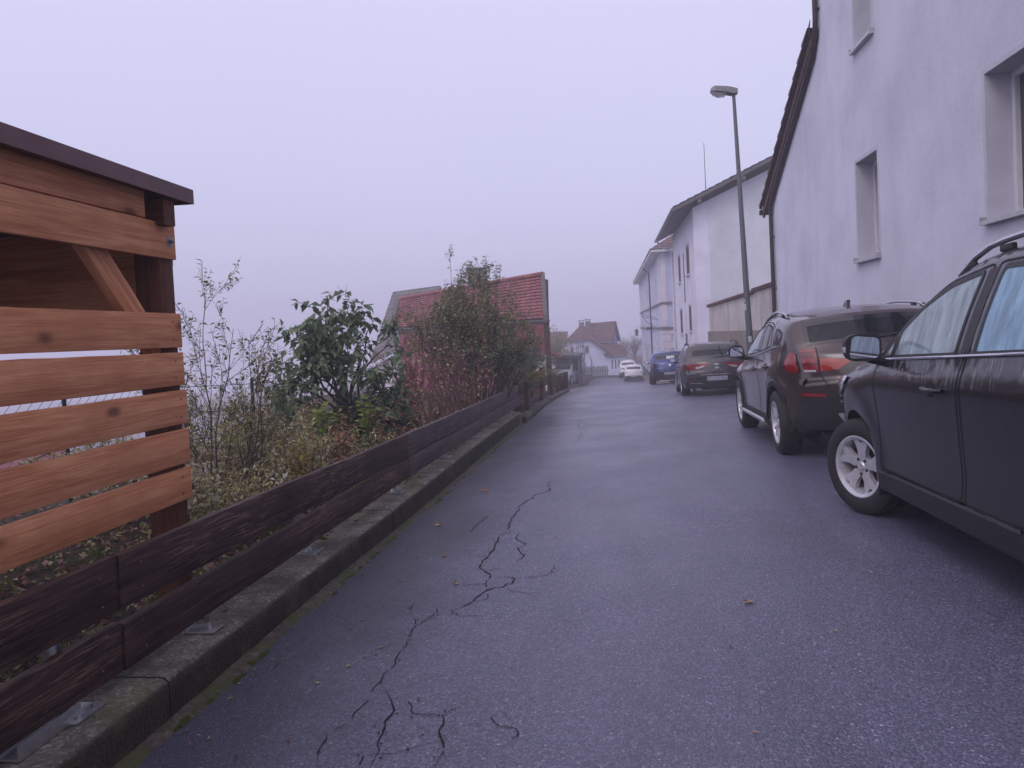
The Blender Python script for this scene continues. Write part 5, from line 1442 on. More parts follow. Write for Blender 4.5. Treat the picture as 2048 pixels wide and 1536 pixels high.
# H: variegated low shrubs filling the bed behind the planks
spots = [(-2.75, 4.75, .55, .5, 'nearest the shed end, at the shed post'), (-2.7, 5.5, .55, .55, 'behind the second steel post of the plank fence'), (-3.25, 6.3, .75, .7, 'at the foot of the airy young tree'), (-2.75, 6.5, .55, .55, 'between young tree and plank fence'), (-3.0, 7.2, .65, .6, 'in front of the lime green stems'), (-2.62, 7.7, .5, .5, 'hard against the plank joint'), (-3.9, 7.3, .85, .8, 'deepest in the garden beside the white edging board'), (-2.62, 8.8, .45, .5, 'farthest, before the evergreen shrub'), (-3.7, 5.4, .8, .7, 'behind the shed corner post, left of the young tree')]
for i, (x, y, H, S_, lab) in enumerate(spots):
    random.seed(60 + i)
    P = Plant(wander=.22, up=.04, kids=6, kid_len=.5, kid_ang=42, depth=2, leaf_step=.021, leaf_L=.05, leaf_W=.021, droop=.1, leaf_prob=.9, leaf_from=.15, kid_from=.2, nside=4)
    for k in range(17):
        a = random.uniform(0, 6.283); q = random.random()
        P.shoot((x + .18 * q * math.cos(a), y + .2 * q * math.sin(a), zg(x, y) - .02), (math.cos(a) * S_ * q * 1.3, math.sin(a) * S_ * q * 1.3, 1), H * random.uniform(.6, 1.1), .007)
    P.done('variegated_shrub', (x, y, zg(x, y)), 'low cream and green variegated shrub ' + lab, 'shrub', 'stem_red', 'leaf_variegated', 'variegated shrubs in the garden bed')

# autumn perennials in the bed
random.seed(71)
for i, (x, y, lab) in enumerate(((-2.62, 6.05, 'orange brown withering perennial between two variegated shrubs near the planks'), (-2.7, 7.05, 'orange brown withering perennial just left of the lime stems'), (-3.35, 7.9, 'orange brown withering perennial behind the lime stems'), (-2.5, 8.35, 'orange brown withering perennial touching the plank fence'))):
    P = Plant(wander=.08, up=.08, kids=4, kid_len=.35, kid_ang=35, depth=1, leaf_step=.03, leaf_L=.075, leaf_W=.034, droop=.6, leaf_depth=0, leaf_from=.2, nside=4)
    for k in range(9): P.shoot((x + random.gauss(0, .1), y + random.gauss(0, .12), zg(x, y)), (random.gauss(0, .15), random.gauss(0, .15), 1), random.uniform(.45, .8), .006)
    P.done('withered_perennial', (x, y, 0), lab, 'plant', 'stem_tan', 'leaf_dry' if i % 2 else 'leaf_yellow', 'withered perennials')

# I: yellow green shrub by the rail fence, small greens
random.seed(81)
P = Plant(wander=.2, up=.04, kids=7, kid_len=.5, kid_ang=42, depth=2, leaf_step=.03, leaf_L=.07, leaf_W=.04, leaf_from=.1, kid_from=.15)
for k in range(18):
    x, y = -2.55 + random.gauss(0, .14), 21.3 + random.gauss(0, .3)
    P.shoot((x, y, zg(x, y)), (random.gauss(0, .35), random.gauss(0, .35), 1), random.uniform(.6, 1.0), .008)
P.done('yellow_shrub', (-2.55, 21.3, -.4), 'yellow green shrub behind the farther rail fence', 'shrub', 'stem_tan', 'leaf_yellow')

# J: misty round tree and hedge beyond, bare tree by the bend
random.seed(91)
def far_tree(x, y, zb, H, W, n, leafn, lmat, smat, label, name='tree', lsz=.14, bare=False):
    e_ = empty(name, (x, y, zb), label, 'tree')
    T = MB(); L_ = MB()
    T.tube([(x, y, zb - .5), (x + .05, y, zb + H * .25), (x, y, zb + H * .45)], [.14, .11, .08], 7)
    for k in range(n):
        a = random.uniform(0, 6.283); q = random.random() ** .6
        tip = V3((x + W * q * math.cos(a), y + W * q * math.sin(a), zb + H * random.uniform(.45, 1.) * (1.06 - .3 * q)))
        b = V3((x, y, zb + H * random.uniform(.15, .45))); m = b.lerp(tip, .5) + V3((0, 0, .08 * H)) + rv(.06)
        T.tube([b, m, tip], [.035, .02, .006], 4, cap=False)
        for j in range(3):
            t2 = tip + rv(.2 * W); T.tube([m.lerp(tip, random.random()), t2], [.012, .004], 3, cap=False)
            for u in range(leafn):
                c_ = m.lerp(tip, random.uniform(.1, 1)).lerp(t2, random.random()) + rv(.09 * W)
                leaf_mesh(L_, c_, rv(), rv(), lsz * random.uniform(.6, 1.2), lsz * .6, clamp(.5 + .3 * noise.noise(c_ * 1.3) + random.gauss(0, .15)))
    T.build('trunk', MAT[smat], e_)
    if L_.v: L_.build('crown', MAT[lmat], e_)
far_tree(-4.7, 66, -3.0, 4.4, 1.6, 60, 22, 'leaf_yellow', 'stem_grey', 'misty round olive tree between the red house and the far blue house')
far_tree(-5.9, 63, -3.0, 4.9, 1.3, 36, 10, 'leaf_sparse', 'stem_grey', 'thin tall misty tree right behind the red house gable')
far_tree(3.0, 100, -3.5, 4.6, 2.0, 60, 2, 'leaf_sparse', 'stem_grey', 'bare misty tree at the far bend beside the blue building', lsz=.12)
far_tree(1.9, 108, -3.7, 4.0, 1.6, 50, 1, 'leaf_sparse', 'stem_grey', 'faint bare tree right of the far house wing', lsz=.12)

# K: dark conifer glimpsed through the shed slats
random.seed(97)
e_ = empty('conifer', (-5.6, 5.0, -.4), 'dark narrow conifer glimpsed through the shed slats at the left edge', 'tree')
T = MB(); T.tube([(-5.6, 5.0, -.6), (-5.6, 5.0, 1.6)], [.06, .02], 7); T.build('trunk', MAT['stem_brown'], e_)
L_ = MB()
for k in range(2600):
    z = random.random() ** 1.2; r_ = .42 * (1 - z) ** .8 * random.uniform(.6, 1.05); a = random.uniform(0, 6.283)
    p = V3((-5.6 + r_ * math.cos(a), 5.0 + r_ * math.sin(a), -.5 + 2.15 * z))
    leaf_mesh(L_, p, V3((math.cos(a), math.sin(a), random.uniform(-.2, .8))), rv(), .09, .02, random.random())
L_.build('crown', MAT['leaf_dark'], e_)

# wire fence through the garden
wf = empty('wire_fence', (-3.6, 7, 0), 'thin green wire fence strung through the garden shrubs', 'fence')
for (x, y) in ((-4.4, 3.0), (-4.2, 5.4), (-3.75, 7.6), (-3.35, 9.8), (-3.2, 12)):
    mb = MB(); mb.tube([(x, y, zg(x, y) - .1), (x, y, zg(x, y) + 1.05)], .017, 6); mb.build('post', MAT['wire_green'], wf)
mb = MB()
for dz in (.25, .5, .75, 1.0):
    mb.tube([(x, y, zg(x, y) + dz + .01 * math.sin(x * 9)) for (x, y) in ((-4.4, 3.0), (-4.2, 5.4), (-3.75, 7.6), (-3.35, 9.8), (-3.2, 12))], .0035, 4)
mb.build('wire', MAT['wire_green'], wf)
mb = MB()
for k in range(26):
    y0 = 3.0 + .092 * k * 1.0; x0 = -4.4 + .2 * (y0 - 3) / 2.4
    for s_ in (-1, 1):
        y1 = y0 + s_ * 1.0; x1 = -4.4 + .2 * (y1 - 3) / 2.4
        mb.tube([(x0, y0, zg(x0, y0)), (x1, y1, zg(x0, y0) + 1.0)], .0022, 3, cap=False)
mb.build('mesh', MAT['wire_green'], wf)
o = plank('garden_edging', (-4.6, 7.3, zg(-4, 7.4) + .1), (-3.2, 8.3, zg(-3.4, 8) + .16), .12, .05, 'wood_grey', None)
tag(o, 'pale weathered edging board lying in the garden bed behind the fence', 'edging')
o.data.materials[0] = MAT['white_panel']

# leaf litter and grass behind the fence
random.seed(101)
mb = MB()
for k in range(9000):
    y = random.uniform(1.2, 10.5) if k < 7000 else random.uniform(10, 17); x = -2.3 - abs(random.gauss(0, 1.0))
    z = zg(x, y) + random.uniform(0, .035)
    leaf_mesh(mb, V3((x, y, z)), V3((random.gauss(0, 1), random.gauss(0, 1), random.gauss(0, .25))), V3((0, 0, 1)) + rv(.4), random.uniform(.03, .075), random.uniform(.02, .04), random.random(), .2)
o = mb.build('leaf_litter', MAT['leaf_litter']); tag(o, 'dead red brown leaves covering the bed behind the fence', 'leaf litter', kind='stuff')
mb = MB()
for k in range(5200):
    y = random.uniform(1.2, 16); x = -2.3 - abs(random.gauss(0, .8)) if random.random() < .8 else random.uniform(-2.3, -2.16)
    if noise.noise(V3((x * 1.6, y * 1.6, 0))) < -.02: continue
    p = V3((x, y, zg(x, y) if x < -2.28 else kerb_top(y) - .02)); d = V3((random.gauss(0, .45), random.gauss(0, .45), 1)).normalized(); h = random.uniform(.05, .17); s_ = d.cross(rv()).normalized() * .0035
    rn = random.random(); a = mb.vert(p - s_, rn); b = mb.vert(p + s_, rn); c_ = mb.vert(p + d * h * .6 + s_ * .7, rn); e1 = mb.vert(p + d * h + V3((d.x, d.y, -.2)) * h * .4, rn)
    mb.face((a, b, c_)); mb.face((a, c_, e1))
o = mb.build('grass', MAT['grass_blade']); tag(o, 'short weedy grass behind the fence planks', 'grass', kind='stuff')
# far bushes hiding the slope
random.seed(111)
for i, (x, y, H, W, lab) in enumerate(((-6.0, 12.5, 1.2, .9, 'dim bush down the slope, left of the red stems'), (-8.5, 15, 1.5, 1.2, 'dim bush farther down the slope in the fog'), (-5.3, 9.3, .9, .8, 'small dim bush behind the wire fence'))):
    P = Plant(wander=.2, up=.04, kids=6, kid_len=.5, kid_ang=42, depth=2, leaf_step=.05, leaf_L=.06, leaf_W=.035, leaf_prob=.5)
    zb = zg(x, y)
    for k in range(22): P.shoot((x + random.gauss(0, .2), y + random.gauss(0, .2), zb), (random.gauss(0, .5), random.gauss(0, .5), 1), H * random.uniform(.7, 1.1), .01)
    P.done('slope_bush', (x, y, zb), lab, 'bush', 'stem_brown', 'leaf_variegated', 'bushes on the slope')
# ------------------------------------------------------------------ cars
def catmull(P, nodes_sharp, nsub):
    """P list of tuples; returns dense list and index of each node"""
    out = []; idx = []
    n = len(P)
    for i in range(n - 1):
        idx.append(len(out))
        p1, p2 = P[i], P[i + 1]
        p0 = P[i - 1] if i > 0 and i not in nodes_sharp else tuple(2 * a - b for a, b in zip(p1, p2))
        p3 = P[i + 2] if i + 2 < n and (i + 1) not in nodes_sharp else tuple(2 * b - a for a, b in zip(p1, p2))
        for k in range(nsub):
            t_ = k / nsub
            out.append(tuple(.5 * (2 * b + (c - a) * t_ + (2 * a - 5 * b + 4 * c - d) * t_ ** 2 + (-a + 3 * b - 3 * c + d) * t_ ** 3) for a, b, c, d in zip(p0, p1, p2, p3)))
    idx.append(len(out)); out.append(P[-1])
    return out, idx

class Car:
    def __init__(c, spec, detail=1.0):
        c.__dict__.update(spec); c.dt = detail
        ns = max(3, int(7 * detail))
        c.path, c.nix = catmull(c.nodes, set(c.sharp), ns)
        c.es = [(p[2], p[3]) for p in c.path]
        # top edge height as function of s
        c.ztab = {}
        c.fr = c.fo; c.rr = c.fo + c.wb
    def zE(c, s):
        best = None
        for (s0, z0), (s1, z1) in zip(c.es[:-1], c.es[1:]):
            lo, hi = (s0, s1) if s0 < s1 else (s1, s0)
            if lo <= s <= hi and hi - lo > 1e-6:
                z = z0 + (z1 - z0) * (s - s0) / (s1 - s0)
                if best is None or z > best: best = z
        if best is None:
            best = c.es[0][1] if s < c.L / 2 else c.es[-1][1]
            best = max(best, .9)
        return best
    def belt(c, s): return lin(*c.beltt, s)
    def W(c, s): return pch(*c.plan, s)
    def hw0(c, s, z):
        """half width without the edge rounding"""
        zb = c.belt(s); w_ = c.W(s)
        zz = min(z, zb)
        w_ += pch(*c.prof, zz * c.profref / zb if c.profref else zz)
        # wheel arch swell
        for sw in (c.fr, c.rr):
            d = math.hypot(s - sw, (z - c.R) * .9)
            w_ += c.swell * math.exp(-((d - c.Ra - .03) / .10) ** 2) * (1 if z > c.R * .6 else .5)
        if z > zb:
            h = z - zb; w_ -= c.tum * h + c.tum2 * h * h
        return w_
    def hw(c, s, z):
        w_ = c.hw0(s, z); d = c.zE(s) - z; k_ = 1 + c.fend * (1 - sstep(1.05, 1.5, s)); r_ = c.er * k_
        if d < r_:
            q = 1 - max(d, 0) / r_
            w_ -= c.ein * k_ * (1 - math.sqrt(max(0, 1 - q * q)))
        return w_
    def P(c, s, z, side=-1, off=0.):
        if off:
            n = c.N(s, z, side); return V3((side * c.hw(s, z), c.yF - s, z)) + n * off
        return V3((side * c.hw(s, z), c.yF - s, z))
    def N(c, s, z, side=-1):
        e = .012
        a = (c.hw(s + e, z) - c.hw(s - e, z)) / (2 * e); b = (c.hw(s, z + e * .5) - c.hw(s, z - e * .5)) / e
        # surface x = side*hw(s,z), y=-s
        n = V3((side, a, -b * 1.0)); n.normalize(); return n
    # ribbon over the nose, roof and tail
    def rib(c, u, v, off=0.):
        i = int(clamp(u, 0, len(c.path) - 1.001)); t_ = u - i
        p = tuple(a + (b - a) * t_ for a, b in zip(c.path[i], c.path[min(i + 1, len(c.path) - 1)]))
        h = c.hw(p[2], p[3]); av = abs(v)
        bow = c.bow if isinstance(c.bow, (int, float)) else 2.4
        s = p[0] + (p[2] - p[0]) * av ** bow; z = p[1] + (p[3] - p[1]) * av ** 2.6
        q = V3((h * v, c.yF - s, z))
        if off: q += c.ribN(u, v) * off
        return q
    def ribN(c, u, v):
        e = .15; ev = .02
        du = c.rib(u + e, v) - c.rib(u - e, v); v0, v1 = max(-1, v - ev), min(1, v + ev)
        dv = c.rib(u, v1) - c.rib(u, v0)
        n = du.cross(dv)
        if n.length < 1e-9: return V3((0, 0, 1))
        n.normalize(); return n
    def rearP(c, x, z, u0, u1, off=0.):
        """point of the tail at lateral x and height z, searched between stations u0..u1 (z falling)"""
        lo, hi = u0, u1
        for _ in range(22):
            m = (lo + hi) / 2; h = c.rib(m, 1).x; v = clamp(x / h, -1, 1)
            if c.rib(m, v).z > z: lo = m
            else: hi = m
        u = (lo + hi) / 2; h = c.rib(u, 1).x; v = clamp(x / h, -1, 1)
        return c.rib(u, v, off), u, v

    def side_patch(c, parent, name, poly, mat, side, off=.004, r=.0, step=.08, skirt=.012):
        if r: poly = rounded(poly, r)
        poly = subdiv(poly, step); V, T = cdt([poly], step=step)
        mb = MB(); nn = []
        for s, z in V: mb.vert(c.P(s, z, side, off)); nn.append(c.N(s, z, side))
        for t_ in T: mb.face(t_ if side > 0 else t_[::-1])
        nb = len(poly); b = len(mb.v)
        for s, z in poly: mb.vert(c.P(s, z, side, off)); nn.append(c.N(s, z, side))
        for s, z in poly: mb.vert(c.P(s, z, side, off) - c.N(s, z, side) * skirt); nn.append(c.N(s, z, side))
        for i in range(nb):
            j = (i + 1) % nb; mb.face((b + i, b + j, b + nb + j, b + nb + i))
        return mb.build(name, MAT[mat], parent, False, normals=nn)
    def rear_patch(c, parent, name, poly, mat, off=.005, r=0., step=.06, skirt=.014, front=False, mirror=False):
        u0, u1 = (c.nix[c.iglass], len(c.path) - 1) if not front else (0, c.nix[c.icowl])
        if r: poly = rounded(poly, r)
        if mirror: poly = [(-x, z) for x, z in poly]
        poly = subdiv(poly, step); V, T = cdt([poly], step=step)
        mb = MB(); nn = []
        def pt(x, z):
            if not front: return c.rearP(x, z, u0, u1)
            lo, hi = u0, u1
            for _ in range(22):
                m = (lo + hi) / 2; h = c.rib(m, 1).x; v = clamp(x / h, -1, 1)
                if c.rib(m, v).z < z: lo = m
                else: hi = m
            u = (lo + hi) / 2; h = c.rib(u, 1).x; v = clamp(x / h, -1, 1); return c.rib(u, v), u, v
        for x, z in V:
            p, u, v = pt(x, z); n = c.ribN(u, v); mb.vert(p + n * off); nn.append(n)
        for t_ in T: mb.face(t_)
        nb = len(poly); b = len(mb.v)
        for k in (0, 1):
            for x, z in poly:
                p, u, v = pt(x, z); n = c.ribN(u, v); mb.vert(p + n * (off - k * skirt)); nn.append(n)
        for i in range(nb):
            j = (i + 1) % nb; mb.face((b + i, b + j, b + nb + j, b + nb + i))
        return mb.build(name, MAT[mat], parent, False, normals=nn)
    def arch(c, sw, r, n=16):
        """arch outline from rear-low to front-low"""
        zl = c.sill + .02; pts = []
        a0 = math.asin(clamp((zl - c.R) / r, -1, 1))
        for i in range(n + 1):
            a = a0 + (math.pi - 2 * a0) * i / n
            pts.append((sw + r * math.cos(a), c.R + r * math.sin(a)))
        return pts
    def build(c, e_):
        dt = c.dt; step = .075 / dt
        sharp_edges = None
        # --- side shells
        es = c.es
        bottom = []
        z0r = es[-1][1]; z0f = es[0][1]
        # outline: top edge front->rear, then bottom rear->front with arches
        top = [(s, z) for s, z in es]
        ra = c.arch(c.rr, c.Ra); fa = c.arch(c.fr, c.Ra)
        bot = ra + [(c.rr - c.Ra - .05, c.sill), (c.fr + c.Ra + .05, c.sill)] + fa
        outline = top + bot
        outline2 = []
        for i, p in enumerate(outline):
            q = outline[(i + 1) % len(outline)]
            L = math.hypot(q[0] - p[0], q[1] - p[1])
            if i < len(top) - 1: k = 1
            else: k = max(1, int(L / step))
            if L < 1e-5: continue
            for j in range(k): outline2.append((p[0] + (q[0] - p[0]) * j / k, p[1] + (q[1] - p[1]) * j / k))
        doors = [subdiv(rounded(d, .05, 3), step) for d in c.doors]
        wins = [rounded(w_, c.winr, 3) for w_ in c.windows]
        wins = [subdiv(w_, step) for w_ in wins]
        # crease line and cladding line
        crease = [(s, c.crease * c.belt(s) / c.profref if c.profref else c.crease) for s in [c.fr - .1 + (c.rr + .15 - c.fr) * i / 30 for i in range(31)]]
        clad = []
        lines = [crease]
        V, T = cdt([outline2] + doors + wins, lines=lines, step=step, keepdist=.38)
        edge_keys = {(round(s, 4), round(z, 4)): i for i, (s, z) in enumerate(es)}
        def cls(x, z):
            for i, w_ in enumerate(wins):
                if inside(w_, x, z): return ('w', i)
            for i, d in enumerate(doors):
                if inside(d, x, z): return ('d', i)
            return ('b', 0)
        groups = {}
        for t_ in T:
            x = sum(V[i][0] for i in t_) / 3; z = sum(V[i][1] for i in t_) / 3
            groups.setdefault(cls(x, z), []).append(t_)
        body = MB(); bn = []; bmi = []
        door_objs = {}
        for side in (-1, 1):
            pos = [c.P(s, z, side) for s, z in V]
            nor = []
            for (s, z) in V:
                n = c.N(s, z, side); k = edge_keys.get((round(s, 4), round(z, 4)))
                if k is not None:
                    rn = c.ribN(clamp(k, .2, len(c.path) - 1.2), side * .985); n = (n + rn).normalized()
                nor.append(n)
            for (kind, i), tl in groups.items():
                used = sorted({j for t_ in tl for j in t_}); mp = {}
                if kind == 'b':
                    for j in used: mp[j] = body.vert(pos[j]); bn.append(nor[j])
                    for t_ in tl:
                        f_ = [mp[j] for j in t_]; body.face(f_ if side > 0 else f_[::-1], 0)
                else:
                    m = MB(); nn = []
                    for j in used: mp[j] = m.vert(pos[j]); nn.append(nor[j])
                    for t_ in tl:
                        f_ = [mp[j] for j in t_]; m.face(f_ if side > 0 else f_[::-1], 0)
                    if kind == 'd':
                        lp = doors[i]; w_ = .004 + .0015 / dt
                        # dark shut line round the door
                        b = len(m.v); nb = len(lp)
                        cx = sum(p[0] for p in lp) / nb; cz = sum(p[1] for p in lp) / nb
                        for sgn in (0, 1):
                            for q in range(nb):
                                p, pn, pp = V3(lp[q]), V3(lp[(q + 1) % nb]), V3(lp[q - 1]); tn = (pn - pp).normalized(); nrm = V3((tn.y, -tn.x))
                                qq = p + nrm * (w_ if sgn else -w_)
                                m.vert(c.P(qq.x, qq.y, side, .0018)); nn.append(c.N(qq.x, qq.y, side))
                        for q in range(nb):
                            r_ = (q + 1) % nb; f_ = (b + q, b + r_, b + nb + r_, b + nb + q); m.face(f_, 1)
                        o = m.build('door', [MAT[c.paint], MAT['car_under']], e_, False, normals=nn); door_objs[(side, i)] = o
                    else:
                        g_ = c.wglass[i] if isinstance(c.wglass, (list, tuple)) else c.wglass
                        par = door_objs.get((side, c.windoor[i])) if c.windoor[i] is not None else None
                        o = m.build('window', MAT[g_], None, False, normals=nn)
                        if side > 0: o.data.materials[0] = MAT['glass_tinted'] if g_ != 'glass_dark' else MAT['glass_dark']
                        c._win = getattr(c, '_win', []); c._win.append((o, side, i))
                        # black rubber frame round the glass
                        lp = wins[i]; mm = MB(); nb = len(lp); n2 = []; fwid = .013
                        for sgn in (0, 1):
                            for q in range(nb):
                                p, pn, pp = V3(lp[q]), V3(lp[(q + 1) % nb]), V3(lp[q - 1]); tn = (pn - pp).normalized(); nrm = V3((tn.y, -tn.x))
                                qq = p + nrm * (fwid if sgn else -fwid)
                                mm.vert(c.P(qq.x, qq.y, side, .003)); n2.append(c.N(qq.x, qq.y, side))
                        for q in range(nb): r_ = (q + 1) % nb; mm.face((q, r_, nb + r_, nb + q))
                        fo_ = mm.build('window_seal', MAT['car_plastic'], None, False, normals=n2); fo_.parent = o
        for o, side, i in c._win:
            o.parent = door_objs.get((side, c.windoor[i])) if c.windoor[i] is not None else e_
        # window seals would be a level too deep on door windows: hang them on the door itself
        for o, side, i in c._win:
            if c.windoor[i] is not None:
                for ch in [k for k in bpy.data.objects if k.parent == o]: ch.parent = door_objs[(side, c.windoor[i])]
        # --- ribbon
        NV = int(20 * dt) // 2 * 2 + 2
        vs_ = sorted(set([-1 + 2 * i / NV for i in range(NV + 1)] + [-c.wsv, c.wsv, -c.rgv, c.rgv]))
        U = len(c.path)
        ws0, ws1 = c.nix[c.icowl] + 1, c.nix[c.iroof]
        rg0, rg1 = c.nix[c.iglass] + c.rg_in[0], c.nix[c.iglass + 1] - c.rg_in[1]
        ribs = [[c.rib(u, v) for v in vs_] for u in range(U)]
        ribn = []
        for u in range(U):
            row = []
            for v in vs_:
                n = c.ribN(clamp(u, .2, U - 1.2), v)
                if abs(v) > .999:
                    sd_ = -1 if v < 0 else 1; n = (n + c.N(es[u][0], es[u][1], sd_)).normalized()
                row.append(n)
            ribn.append(row)
        zones = {'body': body, 'wind': MB(), 'rear': MB()}; zn = {'body': bn, 'wind': [], 'rear': []}; zi = {}
        def vid(z, u, k):
            key = (z, u, k)
            if key not in zi: zi[key] = zones[z].vert(ribs[u][k]); zn[z].append(ribn[u][k])
            return zi[key]
        ub = c.nix[c.ibump] if c.ibump is not None else 10 ** 6
        for u in range(U - 1):
            for k in range(len(vs_) - 1):
                vm = (vs_[k] + vs_[k + 1]) / 2
                z = 'body'
                if ws0 <= u < ws1 and abs(vm) < c.wsv: z = 'wind'
                if rg0 <= u < rg1 and abs(vm) < c.rgv: z = 'rear'
                mi = 0
                if u >= ub or (u < c.nix[1] - 2 and c.lowblack): mi = 1
                zones[z].face((vid(z, u, k), vid(z, u, k + 1), vid(z, u + 1, k + 1), vid(z, u + 1, k)), mi if z == 'body' else 0)
        body.build('body', [MAT[c.paint], MAT['car_plastic']], e_, False, normals=bn)
        zones['wind'].build('windscreen', MAT['glass_tinted' if c.wglass != 'glass_dark' else 'glass_dark'], e_, False, normals=zn['wind'])
        rgl = zones['rear'].build('rear_window', MAT[c.rglass], e_, False, normals=zn['rear'])
        # black ceramic border of the rear glass
        mb = MB(); n2 = []
        def strip(pa, pb):
            b = len(mb.v)
            for (u, v) in pa: mb.vert(c.rib(u, v, .003)); n2.append(c.ribN(u, v))
            for (u, v) in pb: mb.vert(c.rib(u, v, .003)); n2.append(c.ribN(u, v))
            n = len(pa)
            for i in range(n - 1): mb.face((b + i, b + i + 1, b + n + i + 1, b + n + i))
        vv = [-c.rgv + 2 * c.rgv * i / 12 for i in range(13)]; bw = c.rgborder
        strip([(rg0 - .3, v) for v in vv], [(rg0 + bw[0], v) for v in vv]); strip([(rg1 - bw[1], v) for v in vv], [(rg1 + .25, v) for v in vv])
        uu = [rg0 - .3 + (rg1 - rg0 + .55) * i / 10 for i in range(11)]
        for s_ in (-1, 1): strip([(u, s_ * (c.rgv - bw[2])) for u in uu], [(u, s_ * (c.rgv + .012)) for u in uu])
        b_ = mb.build('rear_window_border', MAT['ceramic_black'], None, False, normals=n2); b_.parent = e_
        # --- underside, arch liners, cabin
        mb = MB(); mb.box2((-c.hwm + .14, c.yF - c.L + .35, c.sill + .0), (c.hwm - .14, c.yF - .4, c.sill + .16)); mb.box2((-.35, c.yF - c.L + .5, .16), (.35, c.yF - .6, c.sill + .02))
        mb.build('underbody', MAT['car_under'], e_, False)
        for sw in (c.fr, c.rr):
            for side in (-1, 1):
                mb = MB(); prev = None
                for i in range(17):
                    a = -.35 + (math.pi + .7) * i / 16; cur = []
                    for xo in (c.hwm - .02, c.hwm - .34):
                        x_ = min(xo, c.hw(clamp(sw + c.Ra * math.cos(a), .2, c.L - .2), max(c.sill, c.R + c.Ra * math.sin(a))) - .004) if xo > c.hwm - .1 else xo
                        cur.append(mb.vert((side * x_, c.yF - sw - (c.Ra + .002) * math.cos(a), max(.14, c.R + (c.Ra + .002) * math.sin(a)))))
                    if prev: mb.face((prev[0], cur[0], cur[1], prev[1]))
                    prev = cur
                for i in range(16):
                    pass
                mb.box((side * (c.hwm - .36), c.yF - sw, c.R + .08), (.03, c.Ra * 2, c.Ra * 1.5))
                mb.build('wheel_arch', MAT['car_under'], e_, False)
        mb = MB(); cab0, cab1 = c.cabin
        mb.box2((-.62, c.yF - cab1, .30), (.62, c.yF - cab0, .42))
        mb.box((0, c.yF - cab0 - .18, c.belt(1.5) - .12), (1.25, .42, .26), Matrix.Rotation(R(-8), 3, 'X'), 0, .06)
        for (sx, ss) in ((-.36, cab0 + 1.05), (.36, cab0 + 1.05)):
            mb.box((sx, c.yF - ss, .58), (.48, .52, .18), None, 0, .06)
            mb.box((sx, c.yF - ss - .30, .90), (.46, .15, .62), Matrix.Rotation(R(12), 3, 'X'), 0, .06)
            mb.box((sx, c.yF - ss - .37, 1.29), (.27, .10, .17), Matrix.Rotation(R(8), 3, 'X'), 0, .045)
        mb.box((0, c.yF - cab0 - 1.95, .60), (1.22, .5, .18), None, 0, .06); mb.box((0, c.yF - cab0 - 2.25, .86), (1.22, .16, .52), Matrix.Rotation(R(14), 3, 'X'), 0, .06)
        for sx in (-.38, .38): mb.box((sx, c.yF - cab0 - 2.32, 1.17), (.24, .09, .14), None, 0, .04)
        mb.box2((-.56, c.yF - cab1 - .02, .42), (.60, c.yF - cab0 - 2.36, c.belt(3.5) - .17))
        mb.build('interior', MAT['car_interior'], e_, False, smooth=40)
        mb = MB(); pts = []
        for i in range(25):
            a = 6.2832 * i / 24; pts.append((-.36 + .18 * math.cos(a), c.yF - cab0 - .48 - .06 * math.sin(a), c.belt(1.5) - .10 + .17 * math.sin(a)))
        mb.tube(pts, .014, 6, cap=False); mb.build('steering_wheel', MAT['car_plastic'], e_, False, smooth=60)

    # --- wheels
    def wheels(c, e_, style='five', steer=0., rimmat='rim_silver'):
        Rr = c.rim; R_ = c.R; w_ = .225
        def tyre_mesh():
            mb = MB(); h = w_ / 2
            mb.lathe([(-h + .02, Rr - .012), (-h + .004, Rr + .004), (-h - .004, Rr + .03), (-h - .006, (Rr + R_) / 2), (-h + .004, R_ - .03), (-h + .018, R_ - .008), (-h + .04, R_ - .002), (-.035, R_), (-.03, R_ - .007), (-.02, R_ - .007), (-.015, R_), (.015, R_), (.02, R_ - .007), (.03, R_ - .007), (.035, R_), (h - .04, R_ - .002), (h - .018, R_ - .008), (h - .004, R_ - .03), (h + .004, (Rr + R_) / 2), (h, Rr + .02), (h - .02, Rr - .012)], int(28 + 28 * c.dt), 'x')
            for k in range(0):
                pass
            return mb
        def rim_mesh():
            mb = MB(); h = w_ / 2; n = int(24 + 24 * c.dt)
            mb.lathe([(-h + .012, Rr - .002), (-h + .004, Rr + .008), (-h + .002, Rr), (-h + .012, Rr - .02), (-h + .05, Rr - .034), (h - .03, Rr - .045), (h - .01, Rr)], n, 'x')
            xo = -h + .018; xi = -h + .05
            def spoke(a0, r0_, r1_, w0, w1, x0, x1, th=.028, bend=0.):
                ca, sa = math.cos(a0), math.sin(a0); b = len(mb.v)
                prev = None
                for i in range(6):
                    t_ = i / 5; r_ = r0_ + (r1_ - r0_) * t_; ww = w0 + (w1 - w0) * t_; x = x0 + (x1 - x0) * t_ - .012 * math.sin(math.pi * t_); sh = bend * t_ * t_
                    ring = []
                    for (dw, dx) in ((-ww * .5, th), (-ww * .5, .004), (-ww * .32, 0), (ww * .32, 0), (ww * .5, .004), (ww * .5, th)):
                        q = dw + sh; ring.append(mb.vert((x + dx, r_ * ca - q * sa, r_ * sa + q * ca)))
                    if prev:
                        for k in range(6): mb.face((prev[k], ring[k], ring[(k + 1) % 6], prev[(k + 1) % 6]))
                    else: mb.face(ring[::-1])
                    prev = ring
                mb.face(prev)
            ns_ = 5
